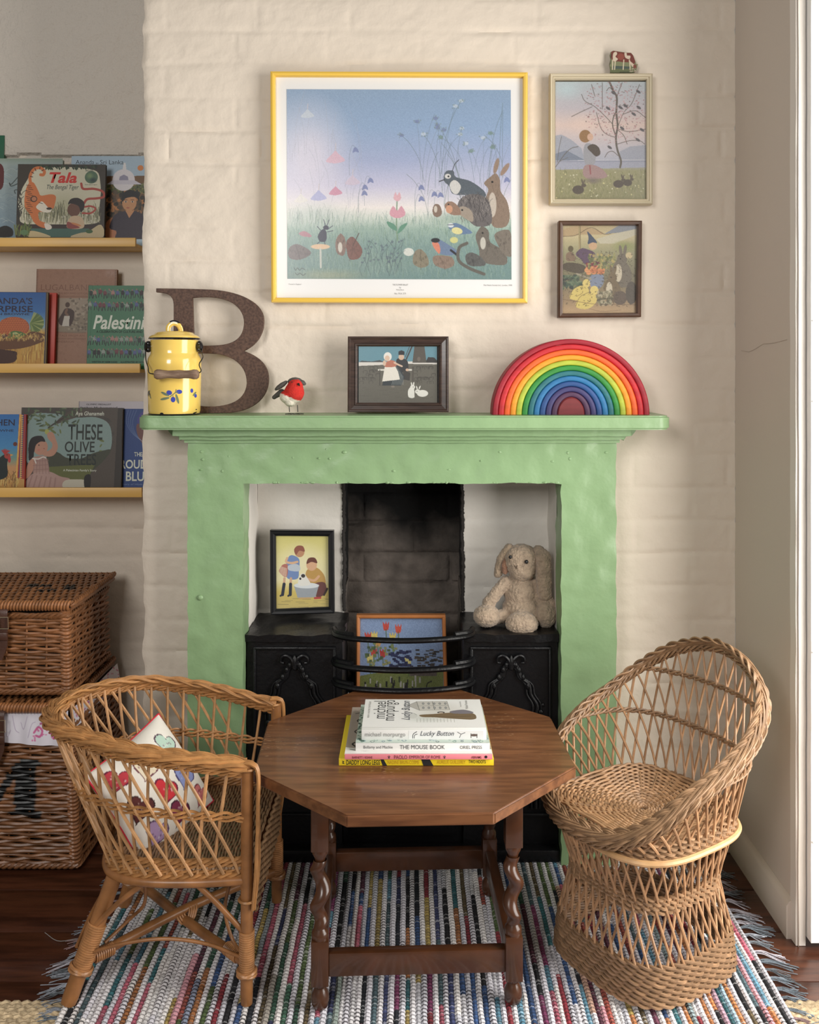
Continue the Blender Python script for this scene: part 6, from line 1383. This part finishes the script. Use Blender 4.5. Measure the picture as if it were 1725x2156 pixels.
# --- ledge 1
t, f, yb = shelf_book('dark green thin book at the left edge of the top ledge', 0, -60, 281, 3.2, 2.712, .012, cov((40, 96, 70)))
t, f, yb = shelf_book('grey-green picture book with blue-grey waves, left of and behind the tiger book', 0, -120, 334, 129, 2.672, .010, cov((146, 158, 142)))
g = sub(f, S1, 0, 240); cv = Canvas(-240, 490, 690, 1400, 220, (150, 168, 158)); cv.vgrad([(490, (140, 158, 140)), (560, (160, 176, 172)), (900, (150, 168, 172)), (1400, (120, 146, 164))])
for i in range(70): x = RND.uniform(-240, 300); y = RND.uniform(600, 1250); cv.curve([(x, y), (x+60, y-26), (x+130, y+8)], 7, RND.choice([(176, 190, 190), (130, 152, 164), (150, 170, 176)]), .6)
cv.blob([(-60, 560), (10, 580), (26, 700), (10, 830), (-60, 840)], (96, 34, 34)); cv.curve([(190, 700), (110, 790), (90, 770), (110, 810), (190, 780)], 8, (50, 60, 56)); cv.curve([(190, 850), (150, 860), (160, 896)], 7, (50, 60, 56)); cv.blob([(-20, 1300), (60, 1265), (140, 1310), (130, 1390), (-20, 1390)], (40, 38, 34)); cv.line([(160, 1260), (180, 1390)], 14, (130, 140, 70)); cv.grain(5); art(cv, g, 'cover_print', M_ART, t)
t, f, yb = shelf_book('blue book with white dome and dark-haired child, right of the tiger book', 0, 146.5, 325.5, 312, 2.690, .008, cov((176, 200, 216)))
g = sub(f, S1, 0, 240); cv = Canvas(792, 465, 1680, 1420, 240, (168, 192, 210))
cv.poly([(792, 700), (1680, 690), (1680, 1420), (792, 1420)], (120, 86, 52)); cv.poly([(1200, 780), (1680, 780), (1680, 900), (1200, 880)], (96, 104, 60)); cv.dots(160, (1190, 1680), (780, 900), 9, [(70, 80, 44), (140, 140, 80), (170, 120, 60), (40, 46, 30)], .8)
cv.dots(160, (1190, 1680), (860, 1250), 24, [(40, 40, 36), (60, 54, 44), (206, 130, 60), (34, 40, 36), (90, 70, 50)], .85)
cv.ell(1390, 740, 128, 125, (224, 218, 222)); cv.poly([(1200, 790), (1270, 740), (1510, 740), (1600, 790)], (206, 200, 212)); cv.poly([(1376, 620), (1420, 620), (1410, 540), (1386, 540)], (224, 222, 222)); cv.ell(1580, 600, 34, 32, (222, 130, 50)); cv.poly([(1340, 740), (1344, 700), (1392, 676), (1440, 700), (1444, 740)], (150, 146, 170))
cv.blob([(1200, 1240), (1260, 1180), (1330, 1180), (1320, 1400), (1200, 1400)], (206, 128, 76)); cv.blob([(1240, 1290), (1290, 1150), (1400, 1100), (1540, 1100), (1640, 1180), (1660, 1420), (1330, 1420), (1320, 1330)], (58, 48, 62)); cv.poly([(1416, 1090), (1520, 1090), (1462, 1178)], (206, 144, 92)); cv.ell(1460, 1000, 82, 98, (206, 146, 94)); cv.blob([(1372, 960), (1400, 880), (1480, 855), (1560, 900), (1572, 990), (1545, 950), (1500, 935), (1420, 950), (1385, 990)], (30, 28, 30))
for x in (1420, 1495): cv.ell(x, 990, 15, 9, (240, 230, 220)); cv.ell(x, 990, 8, 9, (30, 24, 22)); cv.line([(x-18, 968), (x+16, 968)], 5, (60, 40, 30))
cv.ell(1445, 1060, 20, 7, (180, 90, 70)); 
for i in range(24): cv.line([(1290+i*15, 1190+abs(i-11)*2), (1290+i*15, 1410)], 2.5, (78, 66, 84), .7)
cv.grain(5); art(cv, g, 'cover_print', M_ART, t); lettering([('Ananda', 840, 508, 1050, 556, -.01), ('in', 1070, 536, 1098, 556), ('Sri Lanka', 1120, 508, 1385, 558, -.01), ('ER', 1165, 1286, 1205, 1312)], g, M_BLACKINK, t)
t, f, yb = shelf_book('landscape picture book with an orange tiger, front of the top ledge', 0, 33, 343.5, 219, 2.642, .010, cov((70, 62, 48)), tilt=.005)
g = sub(f, S1, 0, 240); cv = Canvas(178, 558, 1180, 1398, 420, (62, 54, 44))
cv.blob([(330, 640), (460, 600), (700, 590), (900, 600), (1080, 640), (1120, 760), (1130, 900), (1110, 1100), (1060, 1240), (300, 1250), (220, 1120), (190, 1000), (230, 850), (300, 720)], (206, 200, 172)); cv.ell(640, 1050, 420, 200, (178, 176, 138), soft=.9, a=.8)
cv.blades(200, (240, 1130), (1140, 1260), 150, [(96, 96, 66), (140, 138, 100), (70, 72, 52), (160, 156, 120)], 6, .25, .7); cv.dots(40, (250, 1100), (1080, 1230), 8, [(214, 210, 190)], .8)
for i in range(60): x = RND.uniform(380, 1100); cv.ell(x, 590+RND.uniform(-20, 20), 20, 9, RND.choice([(44, 62, 40), (60, 80, 50), (34, 46, 34)]), RND.uniform(0.4, 2))
cv.poly([(178, 1250), (1180, 1250), (1180, 1398), (178, 1398)], (60, 44, 40)); cv.poly([(330, 1300), (1000, 1296), (1060, 1340), (900, 1398), (520, 1398), (380, 1350)], (66, 104, 92)); cv.blob([(330, 1330), (440, 1340), (580, 1398), (330, 1398)], (200, 178, 128)); cv.blob([(800, 1398), (900, 1350), (1000, 1330), (1140, 1250), (1160, 1398)], (196, 176, 132)); cv.blades(30, (180, 330), (1340, 1398), 120, [(120, 130, 60), (90, 110, 54)], 10, .4, .9); cv.ell(270, 1345, 46, 30, (96, 130, 84)); cv.ell(1010, 1330, 40, 22, (60, 96, 50))
OR_ = (208, 112, 44)
cv.blob([(300, 790), (360, 770), (420, 870), (450, 920), (560, 905), (620, 930), (608, 1030), (590, 1070), (480, 1110), (430, 1110), (440, 1200), (520, 1240), (560, 1290), (480, 1290), (390, 1240), (330, 1140), (270, 1050), (268, 900)], OR_); cv.curve([(330, 800), (320, 700), (360, 620), (430, 600), (480, 640), (470, 680), (440, 680)], 34, OR_)
cv.blob([(430, 1010), (470, 990), (540, 1060), (580, 1060), (560, 1110), (480, 1110), (400, 1060)], (226, 216, 196)); cv.ell(370, 960, 38, 36, (60, 40, 30)); cv.ell(372, 960, 28, 26, (190, 120, 80)); cv.ell(548, 1070, 32, 14, (50, 36, 32)); cv.line([(430, 1000), (470, 1014)], 6, (60, 40, 30)); cv.blob([(500, 1240), (570, 1260), (580, 1300), (520, 1310)], (224, 212, 196))
for i in range(16): a = 800+i*22; cv.line([(280+(i % 3)*10, a), (330+(i % 3)*14, a+10)], 6, (70, 44, 30))
for q in ((322, 700, 350, 706), (336, 650, 360, 664), (372, 608, 384, 634), (430, 590, 428, 614), (474, 622, 452, 634)): cv.line([q[:2], q[2:]], 9, (80, 40, 24))
RB = (176, 62, 46)
cv.curve([(905, 780), (930, 840), (1050, 840), (1150, 870), (1165, 930), (1080, 950), (980, 960), (940, 1010)], 26, RB); cv.curve([(940, 1050), (1020, 1040), (1075, 1070), (1020, 1120), (930, 1120)], 20, RB)
cv.ell(830, 1080, 74, 80, (112, 72, 54)); cv.blob([(760, 1020), (790, 960), (870, 945), (940, 990), (945, 1060), (910, 1110), (880, 1040), (800, 1010)], (40, 30, 30)); cv.blob([(780, 1180), (850, 1150), (930, 1180), (940, 1290), (760, 1290)], (206, 176, 140)); cv.blob([(760, 1220), (860, 1260), (900, 1290), (770, 1296)], (150, 66, 60)); cv.ell(860, 1250, 60, 12, (206, 130, 70), .3)
cv.ell(1018, 706, 74, 72, (80, 110, 84)); cv.ell(1000, 690, 50, 44, (120, 146, 96), soft=.8); cv.ell(1040, 740, 50, 36, (44, 66, 66), soft=.8); cv.blades(40, (180, 240), (900, 1180), 60, [(40, 38, 34)], 6, .9, .8); cv.grain(5); art(cv, g, 'cover_print', M_ART, t)
lettering([('Tala', 540, 650, 855, 775, .03, .25)], g, mat('red_ink', L(196, 48, 40), .5), t); lettering([('The Bengal Tiger', 515, 795, 878, 862, 0, .3), ('INCLUDES', 952, 618, 1040, 640, .01), ('Facts about tigers', 950, 786, 1086, 800)], g, mat('dark_teal_ink', L(60, 74, 70), .5), t)
# --- ledge 2
t, f, yb = shelf_book('brown book with embossed title and a small framed figure, tallest on the middle ledge', 1, 71, 565, 242, 2.690, .012, cov((150, 112, 88)), tilt=.005)
g = sub(f, S2, 0, 540); cv = Canvas(388, 135, 1300, 1215, 240, (166, 122, 96)); cv.ell(1230, 180, 90, 60, (190, 160, 150), soft=.8, a=.5)
cv.dots(300, (390, 1300), (140, 1210), 16, [(158, 114, 88), (174, 130, 104), (150, 108, 84)], .35)
for i in range(60): cv.line([(388, 145+i*18), (402, 148+i*18)], 5, (96, 66, 50)); cv.line([(1280, 150+i*18), (1298, 153+i*18)], 5, (80, 56, 44))
cv.poly([(630, 470), (1000, 470), (1000, 850), (630, 850)], (166, 148, 128)); cv.blob([(630, 850), (700, 780), (850, 700), (1000, 640), (1000, 850)], (150, 134, 112)); cv.dots(120, (760, 1000), (470, 840), 12, [(120, 106, 88), (186, 172, 150), (100, 88, 74)], .6); cv.ell(748, 545, 26, 30, (84, 60, 48)); cv.blob([(720, 590), (780, 590), (830, 640), (790, 780), (680, 780), (650, 720), (690, 640)], (78, 58, 52)); cv.poly([(715, 670), (775, 670), (770, 790), (690, 790)], (206, 198, 184)); cv.curve([(740, 600), (730, 640), (750, 660)], 26, (130, 96, 76))
for i in range(22): cv.line([(630+i*16, 444), (634+i*16, 458)], 5, (120, 80, 60)); cv.line([(620+i*16, 854), (624+i*16, 868)], 5, (120, 80, 60)); cv.line([(620+i*16, 926), (624+i*16, 940)], 5, (120, 80, 60))
cv.grain(5); art(cv, g, 'cover_print', M_ART, t); lettering([('LUGALBANDA', 440, 312, 1120, 380, -.005), ('THE BOY WHO GOT CAUGHT UP', 640, 402, 1090, 424), ('A TALE FROM AN', 622, 886, 948, 908), ('HENDERSON', 625, 955, 830, 978)], g, mat('embossed_brown', L(126, 84, 62), .4), t)
t, f, yb = shelf_book('green hardback with rows of tiny dancers and white script title, against the chimney breast', 1, 182, 600, 340, 2.655, .020, cov((62, 122, 88)), tilt=.004)
g = sub(f, S2, 0, 540); cv = Canvas(985, 325, 1830, 1215, 330, (70, 128, 94)); cv.line([(1030, 325), (1010, 1215)], 5, (56, 106, 78))
for (yy, n) in ((420, 15), (565, 15), (960, 15), (1100, 15)):
    for i in range(n):
        x = 1010+i*52+RND.uniform(-8, 8); y = yy+RND.uniform(-8, 8); c = RND.choice([(40, 40, 44), (70, 44, 46), (96, 120, 110), (176, 130, 120), (50, 60, 56), (120, 60, 70), (84, 96, 150), (150, 160, 150)])
        cv.ell(x, y-48, 8, 9, (160, 120, 100)); cv.blob([(x-15, y-36), (x+15, y-36), (x+18, y+6), (x-18, y+6)], c); cv.curve([(x-14, y-30), (x-32, y-38+RND.uniform(-10, 14)), (x-40, y-50)], 7, c); cv.line([(x-8, y), (x-12-RND.uniform(0, 8), y+46)], 9, (36, 36, 40)); cv.line([(x+8, y), (x+12+RND.uniform(0, 10), y+42)], 9, RND.choice([(36, 36, 40), (70, 70, 66)]))
cv.grain(5); art(cv, g, 'cover_print', M_ART, t); lettering([('Palestinian', 1045, 665, 1790, 825, .02, .25)], g, mat('white_ink', L(216, 220, 206), .5), t); lettering([('A CELEBRATION OF CULTURE AND TRADITION', 1085, 838, 1790, 866, .01), ('WRITTEN BY REEM KASSIS', 1040, 1188, 1330, 1208, .02), ('ILLUSTRATED BY NOHA', 1370, 1188, 1660, 1208, .02)], g, M_BLACKINK, t)
t, f, yb = shelf_book('red-bordered book standing just behind the pineapple book on the middle ledge', 1, 20, 615, 113.5, 2.668, .010, cov((192, 62, 44)), tilt=.012)
t, f, yb = shelf_book('blue picture book with a pineapple basket, left end of the middle ledge', 1, -90, 613.5, 97, 2.642, .010, cov((86, 66, 50)), tilt=.006)
g = sub(f, S2, 0, 540); cv = Canvas(-485, 400, 520, 1215, 330, (40, 100, 166)); cv.vgrad([(400, (30, 88, 158)), (620, (46, 110, 176)), (800, (140, 170, 190)), (860, (200, 156, 70)), (1215, (206, 150, 52))])
cv.blades(420, (-480, 500), (900, 1260), 130, [(206, 160, 60), (176, 120, 40), (226, 190, 90), (150, 96, 36)], 8, .15, .7)
cv.ell(140, 800, 180, 118, (168, 78, 38)); 
for i in range(9):
    for j in range(13): 
        x = -30+j*28+(i % 2)*14; y = 700+i*24
        if ((x-140)/175)**2+((y-800)/112)**2 < 1: cv.ell(x, y, 14, 11, (206, 110, 52)); cv.ell(x+2, y+2, 5, 4, (120, 56, 30))
for i in range(22): a = -2.2+i*.13; cv.line([(330, 760), (330+150*math.cos(a+.9), 750+120*math.sin(a+.9))], 15, RND.choice([(120, 140, 76), (96, 120, 60), (160, 170, 100)]))
cv.blob([(80, 890), (130, 845), (220, 850), (320, 900), (310, 930), (200, 940), (90, 930)], (90, 120, 60)); cv.ell(160, 870, 30, 14, (160, 180, 120)); cv.ell(40, 905, 34, 24, (60, 40, 60)); cv.blob([(-100, 930), (200, 930), (340, 850), (470, 870), (560, 910), (440, 980), (240, 1040), (0, 1060), (-100, 1050)], (110, 70, 40)); cv.blades(110, (-60, 520), (900, 960), 40, [(206, 166, 80), (150, 106, 50), (226, 190, 110)], 8, 1.2, .8)
cv.blob([(-100, 1060), (60, 1060), (180, 1080), (186, 1130), (190, 1160), (150, 1200), (60, 1215), (-100, 1215)], (74, 44, 34)); cv.ell(150, 1090, 10, 5, (30, 20, 18)); cv.poly([(498, 400), (520, 400), (520, 1215), (495, 1215)], (84, 70, 60)); cv.line([(520, 400), (520, 1215)], 5, (206, 180, 80)); cv.grain(5); art(cv, g, 'cover_print', M_ART, t)
lettering([("HANDA'S", -150, 462, 345, 535, .01), ('SURPRISE', -210, 555, 352, 628, .015), ('EILEEN BROWNE', -190, 638, 315, 662, .01)], g, mat('navy_ink', L(40, 36, 60), .5), t)
# --- ledge 3
t, f, yb = shelf_book('white thin book with small grey lettering, at the back of the lowest ledge', 2, 162, 845, 330, 2.708, .006, cov((196, 190, 196)))
g = sub(f, S3, 0, 820); lettering([('OLYMPIC MEDALLIST', 905, 152, 1172, 168), ('Ibtihaj Muhammad', 840, 185, 1236, 212)], g, mat('grey_ink'), t)
t, f, yb = shelf_book('deep blue book with white capitals, right end of the lowest ledge', 2, 236, 861, 345, 2.677, .010, cov((30, 66, 140)), tilt=.006)
g = sub(f, S3, 0, 820); cv = Canvas(1195, 210, 1750, 1050, 200, (36, 72, 140)); cv.blob([(1440, 400), (1480, 360), (1700, 340), (1740, 700), (1560, 620), (1470, 520)], (122, 78, 74)); cv.blob([(1450, 330), (1520, 230), (1750, 230), (1750, 400), (1500, 380)], (72, 66, 150))
for i in range(4): cv.curve([(1440-i*30, 220), (1400-i*22, 350), (1440-i*10, 480), (1580, 620-i*6)], 3, (150, 170, 206), .7)
cv.dots(80, (1195, 1740), (600, 1040), 5, [(50, 86, 156)], .6); cv.grain(5); art(cv, g, 'cover_print', M_ART, t); lettering([('THE', 1425, 672, 1512, 716, .02), ('PROUDEST', 1225, 752, 1730, 848, .02), ('BLUE', 1342, 878, 1600, 980, .02)], g, mat('white_ink'), t); lettering([('A Story of Hijab and Family', 1260, 1005, 1700, 1026)], g, mat('pale_blue_ink', L(130, 150, 190), .5), t)
t, f, yb = shelf_book('grey-brown book with a girl reaching for an olive, on the lowest ledge', 2, 40, 858.5, 254, 2.655, .018, cov((56, 50, 46)), tilt=.005)
g = sub(f, S3, 0, 820); cv = Canvas(205, 196, 1288, 1050, 420, (80, 74, 68)); cv.dots(120, (900, 1280), (220, 1040), 30, [(86, 80, 72), (70, 64, 60), (96, 88, 78)], .4)
cv.blob([(300, 280), (560, 260), (800, 300), (1000, 296), (1140, 360), (1182, 500), (1170, 640), (1100, 700), (700, 800), (300, 800), (260, 500)], (138, 164, 160)); cv.blob([(500, 700), (600, 670), (700, 730), (850, 740), (960, 690), (1100, 650), (1200, 660), (1200, 900), (500, 900)], (70, 74, 58)); cv.poly([(500, 830), (1010, 800), (960, 900), (880, 1050), (300, 1050)], (104, 110, 54))
cv.blob([(1180, 196), (1288, 196), (1288, 1050), (900, 1050), (980, 880), (1100, 760), (1190, 620), (1200, 400), (1120, 300), (900, 280), (700, 330), (560, 380), (640, 290), (800, 210)], (88, 78, 70)); cv.curve([(500, 410), (620, 330), (800, 230)], 16, (70, 60, 52))
for i in range(60): x = RND.uniform(260, 860); y = RND.uniform(205, 400)-(x-260)*.05; cv.ell(x, y, 30, 9, RND.choice([(84, 104, 74), (110, 126, 92), (66, 82, 62)]), RND.uniform(0, 3))
for q in ((440, 440, 44, 13, .1), (520, 420, 40, 12, -.4), (550, 450, 40, 12, .6), (480, 370, 30, 10, 1.0), (1072, 545, 30, 12, .4), (1066, 600, 20, 8, -1), (1064, 655, 16, 6, 0), (628, 450, 24, 8, 1.3), (604, 486, 14, 5, 1)): cv.ell(q[0], q[1], q[2], q[3], (112, 124, 66), q[4])
cv.ell(485, 455, 24, 28, (176, 176, 84)); SK = (196, 142, 116)
cv.blob([(490, 470), (545, 460), (580, 530), (606, 620), (570, 700), (500, 720), (440, 690), (530, 640), (545, 580), (500, 530)], SK); cv.ell(420, 620, 78, 84, SK); cv.blob([(300, 560), (340, 510), (430, 500), (470, 560), (420, 560), (370, 600), (350, 680), (300, 700), (290, 640)], (40, 34, 36)); cv.blob([(300, 640), (340, 640), (350, 720), (300, 760)], (40, 34, 36)); cv.ell(402, 598, 6, 8, (40, 26, 24)); cv.ell(402, 650, 24, 16, (206, 120, 104), soft=.8); cv.ell(458, 634, 8, 4, (150, 70, 60))
cv.blob([(330, 740), (440, 710), (490, 740), (520, 860), (500, 900), (360, 910), (350, 820)], (178, 140, 128)); cv.blob([(340, 740), (370, 800), (330, 900), (275, 960), (262, 920), (290, 800)], SK); cv.blob([(350, 900), (520, 880), (640, 930), (750, 960), (700, 1050), (262, 1050), (270, 990)], (186, 150, 140))
for i in range(6): cv.line([(360+i*28, 740), (350+i*34, 900)], 10, (150, 112, 106), .5); cv.line([(340+i*50, 920+i*6), (300+i*56, 1050)], 16, (150, 112, 106), .5)
for i in range(3): cv.line([(350, 770+i*46), (510, 760+i*46)], 10, (150, 112, 106), .5)
cv.curve([(340, 740), (400, 745), (450, 725), (480, 735)], 12, (224, 214, 204)); cv.curve([(360, 750), (376, 790)], 12, (224, 214, 204)); cv.blob([(700, 970), (900, 965), (925, 1010), (900, 1050), (680, 1050)], (206, 200, 180)); cv.blob([(895, 950), (920, 910), (965, 920), (960, 1050), (905, 1050)], (36, 32, 32)); cv.poly([(255, 275), (320, 280), (268, 1050), (250, 1050)], (190, 180, 160), .0)
cv.poly([(1240, 196), (1288, 196), (1288, 1050), (1215, 1050)], (38, 34, 32), .6); cv.grain(5); art(cv, g, 'cover_print', M_ART, t)
lettering([('THESE', 712, 372, 1080, 540, .01), ('OLIVE', 680, 556, 1000, 672, .01), ('TREES', 705, 690, 1020, 810, .01)], g, mat('charcoal_green_ink', L(38, 46, 42), .5), t); lettering([("A Palestinian Family's Story", 670, 852, 1026, 882, .01), ('Aya Ghanameh', 785, 235, 1092, 292, .01, .1)], g, mat('white_ink'), t)
t, f, yb = shelf_book('blue picture book with a black hen and patterned border, left end of the lowest ledge', 2, -110, 872.5, 51, 2.640, .009, cov((176, 56, 44)))
g = sub(f, S3, 0, 820); cv = Canvas(-560, 266, 258, 1050, 300, (40, 120, 190)); cv.vgrad([(266, (36, 112, 186)), (620, (60, 140, 196)), (740, (120, 156, 140)), (830, (206, 150, 96)), (1050, (190, 140, 60))])
cv.blades(240, (-560, 200), (960, 1080), 90, [(206, 170, 80), (150, 100, 44), (110, 76, 40), (226, 196, 110)], 7, .6, .8); cv.blob([(0, 720), (60, 690), (90, 720), (70, 790), (70, 930), (-60, 960), (-60, 800)], (34, 44, 44)); cv.ell(70, 712, 34, 30, (176, 60, 44)); cv.ell(92, 750, 16, 34, (190, 50, 50)); cv.poly([(100, 690), (134, 700), (100, 716)], (226, 160, 70)); cv.ell(66, 700, 5, 5, (20, 20, 20))
for i in range(6): cv.line([(40, 690), (10+i*16, 640+abs(i-2)*6)], 11, (186, 44, 44))
cv.ell(150, 585, 22, 22, (110, 52, 40)); cv.poly([(186, 266), (258, 266), (258, 960), (165, 940)], (170, 52, 44)); cv.poly([(188, 266), (206, 266), (182, 940), (164, 940)], (226, 170, 70)); cv.poly([(212, 266), (238, 266), (226, 940), (196, 940)], (66, 60, 120))
for i in range(34): cv.poly([(208, 270+i*20), (236, 280+i*20), (206, 290+i*20)], (226, 180, 76))
cv.grain(5); art(cv, g, 'cover_print', M_ART, t); lettering([("HANDA'S HEN", -520, 318, 140, 388, .01), ('EILEEN BROWNE', -360, 428, 130, 452, .005)], g, mat('navy_ink'), t)
